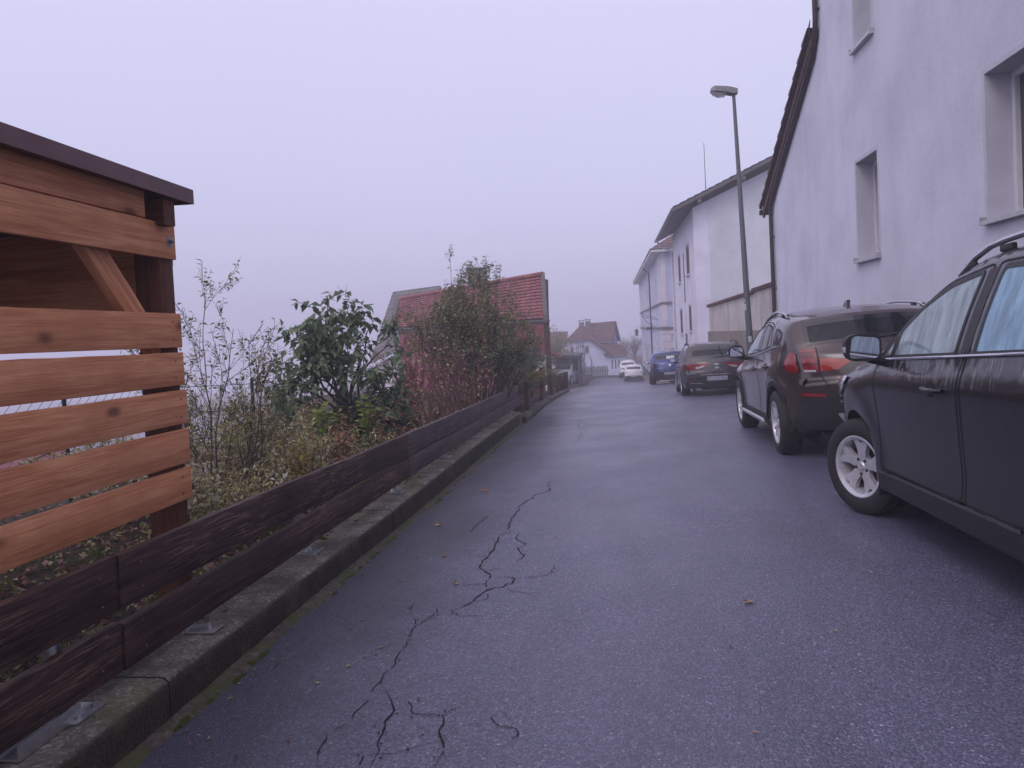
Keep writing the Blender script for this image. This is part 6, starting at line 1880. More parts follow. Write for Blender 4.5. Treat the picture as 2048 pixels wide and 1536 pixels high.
            for k in range(ns_):
                a = 2 * math.pi * k / ns_ + math.pi / 2 + c.wrot
                if style == 'fork':      # broad spoke splitting at the rim
                    ca, sa = math.cos(a), math.sin(a)
                    def pp(r_, q, dx): return mb.vert((xi - .006 + (xo - xi + .006) * (r_ / Rr) ** 1.5 + dx, r_ * ca - q * sa, r_ * sa + q * ca))
                    Ro = Rr - .010
                    O = [(.045, -.034), (.5 * Rr, -.036), (.8 * Rr, -.062), (Ro, -.092), (Ro, -.050), (.78 * Rr, 0.), (Ro, .050), (Ro, .092), (.8 * Rr, .062), (.5 * Rr, .036), (.045, .034)]
                    f_ = [pp(r_, q, 0) for r_, q in O]; bk = [pp(r_, q * 1.06, .034) for r_, q in O]; md = pp(.60 * Rr, 0, -.002); hb = pp(.045, 0, -.003)
                    for tri in ((0, 1, 'm'), (0, 'm', 'h'), (1, 2, 5), (1, 5, 'm'), (2, 3, 4), (2, 4, 5), (5, 6, 8), (6, 7, 8), (5, 8, 9), (5, 9, 'm'), (9, 10, 'm'), (10, 'h', 'm')):
                        mb.face([md if v == 'm' else hb if v == 'h' else f_[v] for v in tri])
                    for q in range(len(O)): mb.face((f_[q], bk[q], bk[(q + 1) % len(O)], f_[(q + 1) % len(O)]))
                else:                    # pairs of slim spokes
                    for d in (-.16, .16): spoke(a + d, .05, Rr - .012, .034, .03, xi - .006, xo, .03, d * .06)
            mb.lathe([(xi - .016, .001), (xi - .018, .024), (xi - .010, .032), (xi - .006, .075), (xi + .03, .08)], 20, 'x')
            bm_ = MB()
            return mb
        def back_mesh():
            mb = MB(); h = w_ / 2
            mb.lathe([(-h + .085, .001), (-h + .085, .15), (-h + .10, .15)], 28, 'x')
            mb.lathe([(.0, .001), (.0, Rr - .03)], 24, 'x')
            for k in range(5):
                a = 2 * math.pi * k / 5 + math.pi / 2 + c.wrot + math.pi / 5
                mb.lathe([(-h + .034, .001), (-h + .034, .010), (-h + .05, .011)], 8, 'x', (0, .054 * math.cos(a), .054 * math.sin(a)))
            return mb
        t0 = r0_ = b0 = None
        for sw, st in ((c.fr, steer), (c.rr, 0)):
            for side in (-1, 1):
                if t0 is None:
                    b0 = back_mesh().build('wheel', MAT['brake'], None, False, smooth=40); t0 = tyre_mesh().build('tyre', MAT['car_rubber'], None, False, smooth=40); r0_ = rim_mesh().build('rim', MAT[rimmat], None, False, smooth=35, recalc=True)
                    B, T_, Rm = b0, t0, r0_
                else:
                    B, T_, Rm = b0.copy(), t0.copy(), r0_.copy()
                    for o in (B, T_, Rm): COL.objects.link(o)
                B.parent = e_; T_.parent = B; Rm.parent = B
                m = Matrix.Translation((side * (c.track - w_ / 2), c.yF - sw, c.R)) @ Matrix.Rotation(st, 4, 'Z')
                if side > 0: m = m @ Matrix.Rotation(math.pi, 4, 'Z')
                B.matrix_basis = m
    def mirror(c, e_, s, z, side, size=(.20, .15, .15), out=.13):
        p = c.P(s, z, side); cx = p.x + side * (out); cz = z + size[2] * .35; cy_ = p.y
        mb = MB(); bm = bmesh.new(); bmesh.ops.create_uvsphere(bm, u_segments=20, v_segments=14, radius=1)
        for v in bm.verts:
            x, y, z_ = v.co
            f = lambda t_: math.copysign(abs(t_) ** .55, t_)
            y2 = f(y) if y > 0 else max(f(y), -.35)
            k = 1 - .16 * max(0, y)
            v.co = V3((f(x) * size[0] * .5 * k, y2 * size[1] * .62, f(z_) * size[2] * .5 * k * (1 - .10 * side * x)))
        bm.verts.index_update()
        b = len(mb.v)
        for v in bm.verts: mb.vert((cx + v.co.x, cy_ + v.co.y, cz + v.co.z))
        for f_ in bm.faces: mb.face([b + v.index for v in f_.verts])
        bm.free()
        mb.tube([(p.x - side * .03, cy_ + .02, z - .05), (p.x + side * .03, cy_ + .02, z - .03), (cx - side * size[0] * .18, cy_ + .01, cz - size[2] * .42)], [.034, .030, .026], 8)
        mr = mb.build('mirror', MAT['car_plastic'], e_, False, smooth=50)
        yb_ = cy_ - size[1] * .62 * .35 - .0035
        poly = rounded([(-size[0] * .42, -size[2] * .37), (size[0] * .40, -size[2] * .40), (size[0] * .43, size[2] * .30), (-size[0] * .30, size[2] * .42)] if side < 0 else [(-size[0] * .40, -size[2] * .40), (size[0] * .42, -size[2] * .37), (size[0] * .30, size[2] * .42), (-size[0] * .43, size[2] * .30)], .03)
        mb = MB(); mb.poly([(cx + x, yb_, cz + z_) for x, z_ in poly])
        g_ = mb.build('mirror_glass', MAT['mirror_face'], None, False); g_.parent = mr
        mb = MB(); mb.box((cx + side * size[0] * .49, cy_ + .0, cz - .01), (.014, .05, .035), None, 0, .006); q_ = mb.build('indicator', MAT['lens_clear'], None, False, smooth=40); q_.parent = mr
    def handle(c, e_, s, z, side, door=None, L=.20):
        par = door if door is not None else e_
        poly = [(s - .045 + .055 * math.cos(a * .5236), z + .042 * math.sin(a * .5236)) for a in range(12)]
        c.side_patch(par, 'handle_shade', poly, 'car_under', side, .0015, 0, .03, .001)  # flat dark patch: shade of the grip hollow painted on, no hollow modelled
        mb = MB(); pts = [c.P(s - L * .5, z + .004, side, .004), c.P(s - L * .4, z + .004, side, .028), c.P(s, z, side, .034), c.P(s + L * .4, z - .002, side, .028), c.P(s + L * .5, z - .002, side, .004)]
        mb.tube(pts, [.012, .014, .0145, .014, .012], 8)
        mb.build('handle', MAT[c.paint], par, False, smooth=60)
    def seam(c, e_, pts, w_=.004, rear=True, name='panel_gap'):
        """dark panel gap drawn over the tail: pts in (x,z)"""
        pts = subdiv(pts, .04, False); mb = MB(); nn = []; prev = None
        u0, u1 = c.nix[c.iglass], len(c.path) - 1
        for i, (x, z) in enumerate(pts):
            a = pts[max(0, i - 1)]; b = pts[min(len(pts) - 1, i + 1)]; t_ = V3((b[0] - a[0], b[1] - a[1])).normalized(); n = V3((-t_.y, t_.x))
            cur = []
            for s_ in (-1, 1):
                p, u, v = c.rearP(x + n.x * w_ * s_, z + n.y * w_ * s_, u0, u1); nm = c.ribN(u, v); cur.append(mb.vert(p + nm * .002)); nn.append(nm)
            if prev: mb.face((prev[0], cur[0], cur[1], prev[1]))
            prev = cur
        return mb.build(name, MAT['car_under'], e_, False, normals=nn)

def place(e_, x, y, yaw, c, scale=1.):
    """stand the car on the road at its four wheels"""
    cs, sn = math.cos(yaw), math.sin(yaw)
    f = V3((-sn, cs, 0)); r_ = V3((cs, sn, 0)); h = c.wb / 2 * scale
    zf = zr(x + f.x * h, y + f.y * h); zb = zr(x - f.x * h, y - f.y * h)
    fw3_ = V3((f.x * 2 * h, f.y * 2 * h, zf - zb)).normalized()
    zl, zr_ = zr(x - r_.x * .75, y - r_.y * .75), zr(x + r_.x * .75, y + r_.y * .75)
    rt = V3((r_.x * 1.5, r_.y * 1.5, zr_ - zl)).normalized()
    up = rt.cross(fw3_).normalized(); rt = fw3_.cross(up)
    m = Matrix.Identity(4)
    for i in range(3): m[i][0] = rt[i]; m[i][1] = fw3_[i]; m[i][2] = up[i]
    m.translation = V3((x, y, (zf + zb) / 2 - .004))
    e_.matrix_world = m @ Matrix.Scale(scale, 4)

def rails(c, e_, s0, s1, mat='chrome', h=.055, inn=.10, legs=()):
    for side in (-1, 1):
        mb = MB(); N = 14; pts = []; rd = []
        for i in range(N + 1):
            t_ = i / N; s = s0 + (s1 - s0) * t_; z = c.zE(s); k = clamp(min(t_, 1 - t_) / .12) ** .6
            pts.append(V3((side * (c.hw(s, z) - .02 - inn * 0), c.yF - s, z + .012 + h * k))); rd.append(.017)
        mb.tube(pts, rd, 8)
        o = mb.build('roof_rail', MAT[mat], e_, False, smooth=60)
        for t_ in (.0, .22, .8, 1.):
            s = s0 + (s1 - s0) * clamp(t_, .05, .95); z = c.zE(s); m = MB(); m.box((side * (c.hw(s, z) - .02), c.yF - s, z + .022), (.026, .12 if .1 < t_ < .9 else .1, .036), None, 0, .008); q = m.build('rail_foot', MAT['car_plastic'], None, False, smooth=40); q.parent = o
def fin(c, e_, s):
    mb = MB(); z = c.rib(c.nix[c.iroof], 0).z
    u = c.nix[c.iroof]
    for uu in range(c.nix[c.iroof], c.nix[c.iglass]):
        if c.yF - c.rib(uu, 0).y <= s: u = uu
    b = c.rib(u, 0)
    mb.prism([b + V3((-.018, .09, -.01)), b + V3((-.012, -.02, .05)), b + V3((-.006, -.08, .062)), b + V3((-.018, -.09, -.01))], (.036, 0, 0)); mb.build('antenna_fin', MAT[c.paint], e_, False)

PROF_SUV = ([.15, .28, .36, .50, .75, .955, .975, 1.08], [-.09, -.045, -.034, -.042, -.022, .0, -.002, -.036])
suv = dict(L=4.76, wb=2.80, fo=.95, hwm=.9, R=.335, Ra=.395, rim=.212, track=.895, sill=.27, paint='paint_darkbrown', yF=.95 + 1.40,
    nodes=[(.10, .22, .52, .24), (.0, .50, .27, .50), (.03, .84, .24, .80), (.13, .985, .36, .94), (.60, 1.075, .78, 1.035), (1.20, 1.14, 1.36, 1.10), (1.62, 1.385, 1.78, 1.345), (2.10, 1.615, 2.30, 1.565), (2.85, 1.685, 2.85, 1.625), (4.0, 1.66, 4.0, 1.60), (4.41, 1.60, 4.30, 1.55), (4.63, 1.12, 4.50, 1.10), (4.72, .95, 4.54, .92), (4.74, .62, 4.52, .60), (4.66, .28, 4.36, .28)],
    sharp=[5, 10], icowl=5, iroof=7, iglass=10, ibump=13, lowblack=True,
    beltt=([0, 1.3, 2.6, 4.3], [1.02, 1.075, 1.115, 1.17]), profref=1.09, crease=.965, prof=PROF_SUV,
    plan=([.2, .32, .5, .8, 1.3, 2.2, 3.3, 3.95, 4.36, 4.6], [.66, .75, .83, .875, .892, .897, .895, .88, .83, .72]),
    fend=1.1, swell=.012, tum=.26, tum2=.22, er=.07, ein=.045, bow=2.4, wsv=.90, rgv=.86, rg_in=(1, 1), rgborder=(.6, .5, .05), winr=.035, cabin=(1.35, 4.2), wrot=.12,
    doors=[[(1.42, .40), (1.47, 1.09), (1.83, 1.325), (2.25, 1.505), (2.72, 1.565), (2.66, 1.0), (2.59, .70), (2.56, .40)], [(2.595, .40), (2.625, .70), (2.695, 1.0), (2.755, 1.565), (3.40, 1.555), (3.76, 1.50), (3.74, 1.12), (3.66, .85), (3.40, .72), (3.30, .40)]],
    windows=[[(1.535, 1.105), (1.735, 1.245), (1.70, 1.112)], [(1.735, 1.112), (1.785, 1.275), (2.02, 1.40), (2.30, 1.492), (2.63, 1.535), (2.575, 1.135)], [(2.775, 1.14), (2.825, 1.54), (3.38, 1.52), (3.66, 1.48), (3.64, 1.165)], [(3.80, 1.18), (3.82, 1.46), (4.06, 1.44), (4.22, 1.24)]],
    windoor=[0, 0, 1, None], wglass=['glass_mist_sky', 'glass_mist_sky', 'glass_mist_sky_blue', 'glass_mist_sky_blue'], rglass='glass_tinted')

def car_empty(label, group='cars parked along the right side'):
    return empty('parked_car', (0, 0, 0), label, 'car', group)

# --- 1. the near dark brown SUV at the right edge
c = Car(suv, 1.25); e1 = car_empty('dark brown rain streaked SUV cut by the right edge, front wheel turned out')
c.build(e1); c.wheels(e1, 'fork', steer=R(24))
for side in (-1, 1):
    dF = [o for o in bpy.data.objects if o.parent == e1 and o.name.startswith('door')]
c.mirror(e1, 1.62, 1.12, -1, (.215, .17, .175), .145); c.mirror(e1, 1.62, 1.12, 1, (.215, .17, .175), .145)
doors_of = lambda e_: sorted([o for o in bpy.data.objects if o.parent == e_ and o.name.split('.')[0] == 'door'], key=lambda o: (o.data.vertices[0].co.x, -o.data.vertices[0].co.y))
for o in doors_of(e1):
    sd_ = -1 if o.data.vertices[0].co.x < 0 else 1; ym = sum(v.co.y for v in o.data.vertices) / len(o.data.vertices)
    c.handle(e1, 2.40 if ym > .0 else 3.46, .955 if ym > 0 else .985, sd_, o)
for side in (-1, 1):
    c.side_patch(e1, 'sill_guard', [(1.41, .26), (1.40, .375), (2.3, .385), (3.15, .392), (3.37, .50), (3.34, .36), (3.27, .26)], 'car_plastic', side, .014, .01, .08, .02)
    c.side_patch(e1, 'sill_trim', [(1.42, .368), (1.42, .385), (2.3, .395), (3.15, .402), (3.15, .385), (2.3, .378)], 'flashing', side, .019, 0, .1, .008)
    mb = MB(); mb.tube([c.P(s, c.belt(s) + .012, side, .006) for s in [1.45 + 2.65 * i / 24 for i in range(25)]], .009, 6); mb.build('belt_trim', MAT['chrome'], e1, False, smooth=60)
    c.side_patch(e1, 'headlamp', [(.30, .70), (.29, .88), (.55, .945), (.90, .965), (.75, .86), (.52, .74)], 'lens_clear', side, .014, .02, .05, .012)
    c.side_patch(e1, 'b_pillar_cover', [(2.635, 1.15), (2.68, 1.54), (2.77, 1.545), (2.725, 1.15)], 'car_plastic', side, .0025, 0, .06, .003)
c.rear_patch(e1, 'grille', [(-.42, .60), (.42, .60), (.46, .80), (-.46, .80)], 'car_plastic', .006, .03, .08, front=True)
for m_ in (False, True): c.rear_patch(e1, 'tail_lamp', [(.50, .80), (.78, .80), (.79, 1.04), (.52, 1.02)], 'lens_red', .006, .03, .05, mirror=m_)
rails(c, e1, 2.2, 4.2, 'chrome', .05)
place(e1, 2.79, 4.60, 0, c, 1.09)

# --- 2. brown compact SUV
PROF2 = ([.15, .27, .36, .50, .70, .86, .88, 1.0], [-.07, -.03, -.015, -.022, -.014, .0, -.006, -.034])
suv2 = dict(suv); suv2.update(L=4.31, wb=2.62, fo=.82, hwm=.9, R=.338, Ra=.395, rim=.222, track=.893, sill=.27, paint='paint_brown', yF=.82 + 1.31,
    nodes=[(.10, .22, .48, .24), (.0, .48, .25, .48), (.02, .74, .22, .72), (.10, .84, .33, .80), (.62, .96, .78, .905), (1.28, 1.035, 1.42, .995), (1.70, 1.27, 1.83, 1.235), (2.12, 1.46, 2.28, 1.415), (2.70, 1.525, 2.70, 1.470), (3.46, 1.485, 3.42, 1.425), (3.88, 1.42, 3.76, 1.375), (4.13, 1.125, 3.96, 1.105), (4.25, 1.0, 4.01, .98), (4.31, .70, 4.02, .68), (4.22, .30, 3.88, .31)],
    beltt=([0, 1.3, 2.6, 3.5, 4.2], [.92, .985, 1.05, 1.13, 1.17]), profref=1.02, crease=.87, prof=PROF2,
    plan=([.18, .3, .5, .8, 1.3, 2.2, 2.9, 3.36, 3.66, 3.91, 4.06], [.64, .74, .83, .875, .892, .897, .895, .886, .865, .80, .70]),
    swell=.022, tum=.28, tum2=.26, er=.07, ein=.045, wsv=.89, rgv=.88, rg_in=(1, 1), rgborder=(.7, .5, .05), cabin=(1.40, 3.72), wrot=.3,
    doors=[[(1.40, .37), (1.44, 1.0), (1.80, 1.215), (2.2, 1.355), (2.58, 1.415), (2.53, .9), (2.50, .37)], [(2.535, .37), (2.565, .9), (2.615, 1.415), (3.02, 1.40), (3.28, 1.345), (3.40, 1.12), (3.30, .86), (3.06, .68), (2.98, .37)]],
    windows=[[(1.54, 1.02), (1.83, 1.20), (2.2, 1.33), (2.50, 1.38), (2.455, 1.065)], [(2.63, 1.08), (2.675, 1.385), (2.99, 1.368), (3.05, 1.115)], [(3.10, 1.12), (3.05, 1.36), (3.18, 1.33), (3.31, 1.14)], [(3.42, 1.155), (3.38, 1.32), (3.50, 1.315), (3.66, 1.275), (3.69, 1.22), (3.58, 1.165)]],
    windoor=[0, 1, 1, None], wglass=['glass_mist_sky', 'glass_tinted', 'glass_tinted', 'glass_tinted'], rglass='glass_tinted')
c = Car(suv2, 1.1); e2 = car_empty('brown compact SUV with large red lamps and silver roof rails, ahead of nearest car')
c.build(e2); c.wheels(e2, 'pair')
c.mirror(e2, 1.62, 1.03, -1, (.20, .16, .155), .14); c.mirror(e2, 1.62, 1.03, 1, (.20, .16, .155), .14)
for o in doors_of(e2):
    sd_ = -1 if o.data.vertices[0].co.x < 0 else 1; ym = sum(v.co.y for v in o.data.vertices) / len(o.data.vertices)
    c.handle(e2, 2.36 if ym > 0 else 3.16, .88 if ym > 0 else .925, sd_, o)
def archband(c, sw, r0_, r1_, a0=-.30, a1=math.pi + .30, n=18):
    A = [(sw + r1_ * math.cos(a0 + (a1 - a0) * i / n), max(c.sill, c.R + r1_ * math.sin(a0 + (a1 - a0) * i / n))) for i in range(n + 1)]
    B = [(sw + r0_ * math.cos(a0 + (a1 - a0) * i / n), max(c.sill, c.R + r0_ * math.sin(a0 + (a1 - a0) * i / n))) for i in range(n + 1)]
    return A + B[::-1]
for side in (-1, 1):
    for sw in (c.fr, c.rr): c.side_patch(e2, 'arch_trim', archband(c, sw, c.Ra + .003, c.Ra + .05), 'car_plastic', side, .007, 0, .05, .012)
    c.side_patch(e2, 'sill_guard', [(1.27, .26), (1.27, .375), (3.0, .375), (3.0, .26)], 'car_plastic', side, .010, 0, .1, .02)
    mb = MB(); mb.tube([c.P(s, .315, side, .045) for s in (1.30, 1.36, 1.8, 2.4, 2.8, 2.93, 3.0)], [.01, .024, .026, .026, .026, .024, .01], 8); mb.build('step_bar', MAT['alu'], e2, False, smooth=60)
    mb = MB(); mb.tube([c.P(s, c.belt(s) + .004, side, .005) for s in [1.48 + 2.14 * i / 22 for i in range(23)]], .008, 6); mb.build('belt_trim', MAT['chrome'], e2, False, smooth=60)
    c.side_patch(e2, 'tail_lamp', [(3.865, .89), (3.835, .95), (3.845, 1.01), (3.89, 1.06), (3.955, 1.085), (4.005, .98), (4.015, .87)], 'lens_red', side, .006, .04, .05, .014)
for m_ in (False, True):
    c.rear_patch(e2, 'tail_lamp', [(.565, .87), (.84, .87), (.83, .98), (.80, 1.10), (.565, 1.095)], 'lens_red', .006, .015, .05, mirror=m_)
    c.rear_patch(e2, 'gate_lamp', [(.545, .88), (.40, .89), (.31, .945), (.29, .968), (.38, .99), (.545, 1.005)], 'lens_orange', .006, .015, .05, mirror=m_)
    c.rear_patch(e2, 'lamp_bar', [(.57, .945), (.79, .95), (.79, .965), (.57, .96)], 'lens_red_dark', .009, .005, .05, mirror=m_)
    c.rear_patch(e2, 'lamp_bar', [(.58, 1.01), (.77, 1.015), (.76, 1.075), (.58, 1.075)], 'lens_red_dark', .008, .01, .05, mirror=m_)
    c.rear_patch(e2, 'reversing_lamp', [(.58, .875), (.80, .875), (.78, .905), (.58, .895)], 'lens_clear', .009, .01, .05, mirror=m_)
    c.rear_patch(e2, 'reflector', [(.50, .63), (.80, .645), (.82, .675), (.55, .665)], 'lens_red', .006, .012, .05, mirror=m_)
    c.seam(e2, [(.555, 1.09), (.555, .86), (.49, .70), (.40, .63)] if not m_ else [(-.555, 1.11), (-.555, .86), (-.49, .70), (-.40, .63)], .0042)
c.rear_patch(e2, 'bumper_lower', [(-.80, .33), (.80, .33), (.86, .63), (.5, .62), (.4, .54), (-.4, .54), (-.5, .62), (-.86, .63)], 'car_plastic', .008, .02, .08)
c.rear_patch(e2, 'skid_plate', [(-.34, .315), (.34, .315), (.44, .47), (-.44, .47)], 'alu', .014, .02, .08)
c.rear_patch(e2, 'number_plate', [(-.26, .74), (.26, .74), (.26, .85), (-.26, .85)], 'plate_blurred', .012, 0, .06)
c.rear_patch(e2, 'wiper', [(-.06, 1.155), (.36, 1.18), (.36, 1.195), (-.06, 1.175)], 'car_plastic', .014, 0, .06)
rails(c, e2, 2.05, 3.50, 'chrome', .034); fin(c, e2, 3.2)
place(e2, 2.845, 10.47, R(-1.2), c, 1.08)

# --- 3. taupe estate
def hatch(**k):
    d = dict(suv2)
    d.update(L=4.5, wb=2.64, fo=.87, R=.318, Ra=.368, rim=.215, track=.885, sill=.20, paint='paint_taupe', yF=.87 + 1.32,
    nodes=[(.10, .18, .48, .20), (.0, .42, .25, .42), (.02, .64, .22, .62), (.10, .73, .33, .70), (.62, .85, .78, .81), (1.25, .94, 1.38, .905), (1.72, 1.18, 1.85, 1.15), (2.15, 1.37, 2.30, 1.33), (2.75, 1.445, 2.75, 1.395), (3.75, 1.41, 3.72, 1.355), (4.10, 1.36, 4.0, 1.32), (4.40, .97, 4.22, .95), (4.48, .84, 4.26, .82), (4.50, .52, 4.26, .50), (4.42, .20, 4.14, .22)],
    beltt=([0, 1.3, 2.6, 3.6, 4.4], [.84, .90, .95, .99, 1.02]), profref=.94, crease=.80, prof=([.15, .24, .33, .48, .66, .79, .81, .93], [-.06, -.025, -.012, -.02, -.012, .0, -.006, -.03]),
    plan=([.18, .3, .5, .8, 1.3, 2.2, 3.0, 3.6, 3.95, 4.2, 4.35], [.64, .74, .83, .87, .885, .89, .89, .88, .855, .80, .72]), swell=.010,
    cabin=(1.35, 4.0),
    doors=[[(1.40, .28), (1.44, .92), (1.84, 1.14), (2.25, 1.28), (2.58, 1.335), (2.55, .8), (2.52, .28)], [(2.555, .28), (2.585, .8), (2.615, 1.335), (3.15, 1.32), (3.42, 1.26), (3.48, 1.0), (3.36, .75), (3.18, .60), (3.12, .28)]],
    windows=[[(1.55, .94), (1.88, 1.13), (2.25, 1.255), (2.50, 1.30), (2.46, .965)], [(2.64, .972), (2.68, 1.305), (3.12, 1.29), (3.33, 1.235), (3.36, 1.0)], [(3.54, 1.02), (3.52, 1.235), (3.82, 1.20), (3.95, 1.06)]],
    windoor=[0, 1, None], wglass='glass_tinted', rglass='glass_tinted', rgv=.86)
    d.update(k); return d
c = Car(hatch(), .8); e3 = car_empty('taupe estate car with slim red lamps and a rear wiper, by the lamp post')
c.build(e3); c.wheels(e3, 'pair'); c.mirror(e3, 1.62, .94, -1, (.19, .15, .14), .13); c.mirror(e3, 1.62, .94, 1, (.19, .15, .14), .13)
for o in doors_of(e3):
    sd_ = -1 if o.data.vertices[0].co.x < 0 else 1; ym = sum(v.co.y for v in o.data.vertices) / len(o.data.vertices)
    c.handle(e3, 2.36 if ym > 0 else 3.22, .79 if ym > 0 else .81, sd_, o)
for m_ in (False, True):
    c.rear_patch(e3, 'tail_lamp', [(.56, .70), (.83, .70), (.83, .855), (.56, .855)], 'lens_red', .006, .015, .05, mirror=m_)
    c.rear_patch(e3, 'gate_lamp', [(.545, .71), (.40, .715), (.24, .80), (.21, .855), (.545, .86)], 'lens_red', .006, .015, .05, mirror=m_)
    c.rear_patch(e3, 'reversing_lamp', [(.53, .725), (.42, .73), (.28, .80), (.53, .775)], 'lens_clear', .009, .01, .05, mirror=m_)
    c.rear_patch(e3, 'reflector', [(.60, .40), (.76, .405), (.76, .43), (.60, .425)], 'lens_red', .012, .005, .05, mirror=m_)
    c.rear_patch(e3, 'exhaust_trim', [(.38, .335), (.68, .345), (.70, .365), (.38, .352)], 'chrome', .013, .004, .05, mirror=m_)
    c.seam(e3, [(.55, .9), (.55, .70), (.44, .545), (0, .53)] if not m_ else [(-.55, .9), (-.55, .70), (-.44, .545), (0, .53)], .006)
for side in (-1, 1):
    c.side_patch(e3, 'tail_lamp', [(3.98, .745), (3.95, .78), (4.08, .85), (4.245, .855), (4.26, .70)], 'lens_red', side, .006, .015, .05, .014)
    c.side_patch(e3, 'sill_guard', [(1.27, .20), (1.27, .27), (3.10, .27), (3.10, .20)], 'car_plastic', side, .008, 0, .1, .02)
c.rear_patch(e3, 'bumper_lower', [(-.78, .23), (.78, .23), (.82, .455), (.5, .45), (-.5, .45), (-.82, .455)], 'car_plastic', .008, .02, .08)
c.rear_patch(e3, 'chrome_strip', [(-.44, .552), (.44, .552), (.42, .572), (-.42, .572)], 'chrome', .008, 0, .08)
c.rear_patch(e3, 'number_plate', [(-.26, .405), (.26, .405), (.26, .515), (-.26, .515)], 'plate_blurred', .014, 0, .06)
wp_ = c.rear_patch(e3, 'wiper', [(-.05, .995), (.34, 1.015), (.34, 1.04), (-.05, 1.02)], 'car_plastic', .014, 0, .06)
rails(c, e3, 2.1, 3.9, 'car_plastic', .045)
# lettering and badge on the tailgate
def text_on_tail(c, e_, txt, x, z, h, mat='chrome', name='lettering', spacing=1.):
    cu = bpy.data.curves.new(name, 'FONT'); cu.body = txt; cu.size = h * 1.38; cu.extrude = .003; cu.space_character = spacing; cu.align_x = 'CENTER'
    tmp = bpy.data.objects.new(name + '_tmp', cu); COL.objects.link(tmp)
    me = bpy.data.meshes.new_from_object(tmp); bpy.data.objects.remove(tmp); bpy.data.curves.remove(cu)
    p, u, v = c.rearP(x, z, c.nix[c.iglass], len(c.path) - 1); n = c.ribN(u, v)
    up = (V3((0, 0, 1)) - n * n.z).normalized(); rt = up.cross(n).normalized()
    m = Matrix.Identity(4)
    for i in range(3): m[i][0] = rt[i]; m[i][1] = up[i]; m[i][2] = n[i]
    m.translation = p + n * .008
    me.transform(m); me.name = name; me.materials.clear(); me.materials.append(MAT[mat])
    o = bpy.data.objects.new(name, me); COL.objects.link(o); o.parent = e_; return o
text_on_tail(c, e3, 'LEON', 0, .655, .05, spacing=1.9)
def stroke(c, e_, loops, z0, name, r_=.009):
    mb = MB(); u0, u1 = c.nix[c.iglass], len(c.path) - 1
    for lp in loops:
        pts = []
        for x, z in lp: p, u, v = c.rearP(x, z0 + z, u0, u1, .012); pts.append(p)
        mb.tube(pts, r_, 6)
    return mb.build(name, MAT['chrome'], e_, False, smooth=60)
stroke(c, e3, [[(.062, .055), (-.045, .055), (-.058, .035), (-.045, .012), (.015, .006)], [(-.062, -.055), (.045, -.055), (.058, -.035), (.045, -.012), (-.015, -.006)], [(-.05, .034), (.05, .034)], [(-.05, -.034), (.05, -.034)]], .775, 'badge', .010)
place(e3, 2.80, 22.75, R(-1.7), c, 1.0)

# --- 4. blue hatchback
blue = hatch(L=3.97, wb=2.47, fo=.80, paint='paint_blue', yF=.80 + 1.235,
    nodes=[(.10, .18, .46, .20), (.0, .42, .24, .42), (.02, .66, .21, .64), (.10, .76, .31, .73), (.58, .90, .72, .86), (1.10, .99, 1.22, .955), (1.55, 1.22, 1.66, 1.19), (1.92, 1.40, 2.06, 1.36), (2.5, 1.465, 2.5, 1.415), (3.15, 1.43, 3.12, 1.375), (3.52, 1.36, 3.42, 1.32), (3.84, .99, 3.68, .97), (3.93, .84, 3.74, .82), (3.97, .52, 3.74, .50), (3.89, .22, 3.62, .24)],
    beltt=([0, 1.2, 2.4, 3.3, 3.9], [.88, .945, .985, 1.02, 1.04]), plan=([.18, .3, .5, .8, 1.2, 2.0, 2.7, 3.2, 3.5, 3.7, 3.85], [.60, .70, .78, .815, .828, .835, .835, .825, .80, .75, .66]), hwm=.84, track=.835, R=.30, Ra=.35, rim=.195,
    doors=[[(1.24, .28), (1.28, .97), (1.66, 1.19), (2.02, 1.315), (2.32, 1.36), (2.30, .8), (2.28, .28)], [(2.31, .28), (2.33, .8), (2.355, 1.36), (2.85, 1.34), (3.08, 1.28), (3.14, 1.03), (3.0, .75), (2.86, .6), (2.82, .28)]],
    windows=[[(1.40, .985), (1.70, 1.17), (2.04, 1.28), (2.26, 1.32), (2.23, 1.005)], [(2.39, 1.012), (2.42, 1.325), (2.82, 1.305), (3.0, 1.26), (3.04, 1.035)]], windoor=[0, 1], cabin=(1.2, 3.4))
c = Car(blue, .6); e4 = car_empty('deep blue hatchback half hidden behind the taupe estate')
c.build(e4); c.wheels(e4, 'pair'); c.mirror(e4, 1.45, .985, -1, (.19, .15, .14), .13); c.mirror(e4, 1.45, .985, 1, (.19, .15, .14), .13)
for o in bpy.data.objects:
    if o.parent and o.parent.parent == e4 and False: pass
for m_ in (False, True):
    c.rear_patch(e4, 'tail_lamp', [(.60, .66), (.78, .66), (.78, .93), (.62, .93)], 'lens_red_dark', .006, .015, .05, mirror=m_)
    c.seam(e4, [(.575, .95), (.575, .64), (.50, .55), (0, .53)] if not m_ else [(-.575, .95), (-.575, .64), (-.50, .55), (0, .53)], .006)
c.rear_patch(e4, 'bumper_lower', [(-.72, .24), (.72, .24), (.76, .36), (-.76, .36)], 'car_plastic', .006, .02, .08)
c.rear_patch(e4, 'chrome_strip', [(-.52, .545), (-.28, .555), (-.28, .575), (-.52, .565)], 'chrome', .010, 0, .08)
c.rear_patch(e4, 'number_plate', [(-.26, .40), (.26, .40), (.26, .51), (-.26, .51)], 'plate_blurred', .012, 0, .06)
c.rear_patch(e4, 'badge', [(.05 * math.cos(a * .5236), .80 + .05 * math.sin(a * .5236)) for a in range(12)], 'chrome', .008, 0, .05)
c.rear_patch(e4, 'window_sticker', [(-.12, 1.06), (.22, 1.06), (.22, 1.20), (-.12, 1.20)], 'sticker_white', .006, .01, .06)
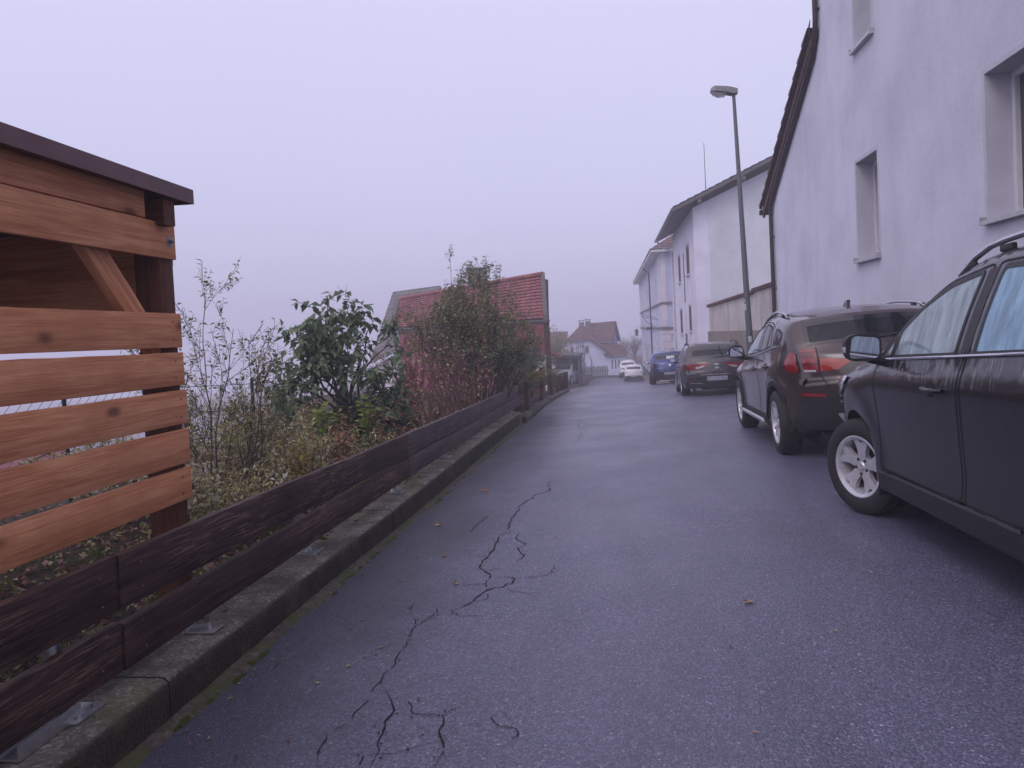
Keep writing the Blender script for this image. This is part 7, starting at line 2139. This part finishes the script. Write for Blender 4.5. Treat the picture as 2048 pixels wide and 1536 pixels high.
place(e4, 2.53, 35.0, R(-1.5), c, 1.0)

# --- 5. white hatchback, 6. white van beyond, 7. car in the carport
wc = dict(blue); wc.update(paint='paint_white')
c = Car(wc, .5); e5 = car_empty('small white hatchback seen from behind on the far road')
c.build(e5); c.wheels(e5, 'pair'); c.mirror(e5, 1.45, .985, -1, (.20, .15, .14), .13); c.mirror(e5, 1.45, .985, 1, (.20, .15, .14), .13)
for m_ in (False, True): c.rear_patch(e5, 'tail_lamp', [(.60, .72), (.79, .70), (.77, .90), (.70, .93)], 'lens_red_dark', .006, .01, .05, mirror=m_)
c.rear_patch(e5, 'number_plate', [(-.26, .42), (.26, .42), (.26, .53), (-.26, .53)], 'plate_blurred', .012, 0, .06)
place(e5, 1.92, 68.8, R(-2), c, 1.0)
wv = dict(blue); wv.update(paint='paint_white', nodes=[(a, b * (1.13 if b > .5 else 1), s_, d * (1.13 if d > .5 else 1)) for a, b, s_, d in blue['nodes']], beltt=(blue['beltt'][0], [v * 1.10 for v in blue['beltt'][1]]))
wv['doors'] = [[(s_, z * (1.11 if z > .5 else 1)) for s_, z in d] for d in blue['doors']]; wv['windows'] = [[(s_, z * 1.115) for s_, z in d] for d in blue['windows']]
c = Car(wv, .5); e6 = car_empty('taller white car mostly hidden behind the small white hatchback')
c.build(e6); c.wheels(e6, 'pair'); c.mirror(e6, 1.45, 1.08, -1, (.20, .15, .16), .13)
for m_ in (False, True): c.rear_patch(e6, 'tail_lamp', [(.62, .80), (.78, .80), (.76, 1.05), (.66, 1.05)], 'lens_red_dark', .006, .01, .05, mirror=m_)
place(e6, 1.55, 73.8, R(-2), c, 1.0)
sv = dict(blue); sv.update(paint='paint_silver')
c = Car(sv, .5); e7 = empty('parked_car', (0, 0, 0), 'pale silver car parked in the carport with its front to the road', 'car')
c.build(e7); c.wheels(e7, 'pair'); c.mirror(e7, 1.45, .985, -1, (.19, .15, .14), .13); c.mirror(e7, 1.45, .985, 1, (.19, .15, .14), .13)
for side in (-1, 1): c.side_patch(e7, 'headlamp', [(.30, .62), (.28, .72), (.52, .80), (.66, .82), (.50, .70)], 'lens_clear', side, .004, .02, .05, .012)
place(e7, -3.35, 53.6, R(170), c, 1.0)
e7.location.z += .18
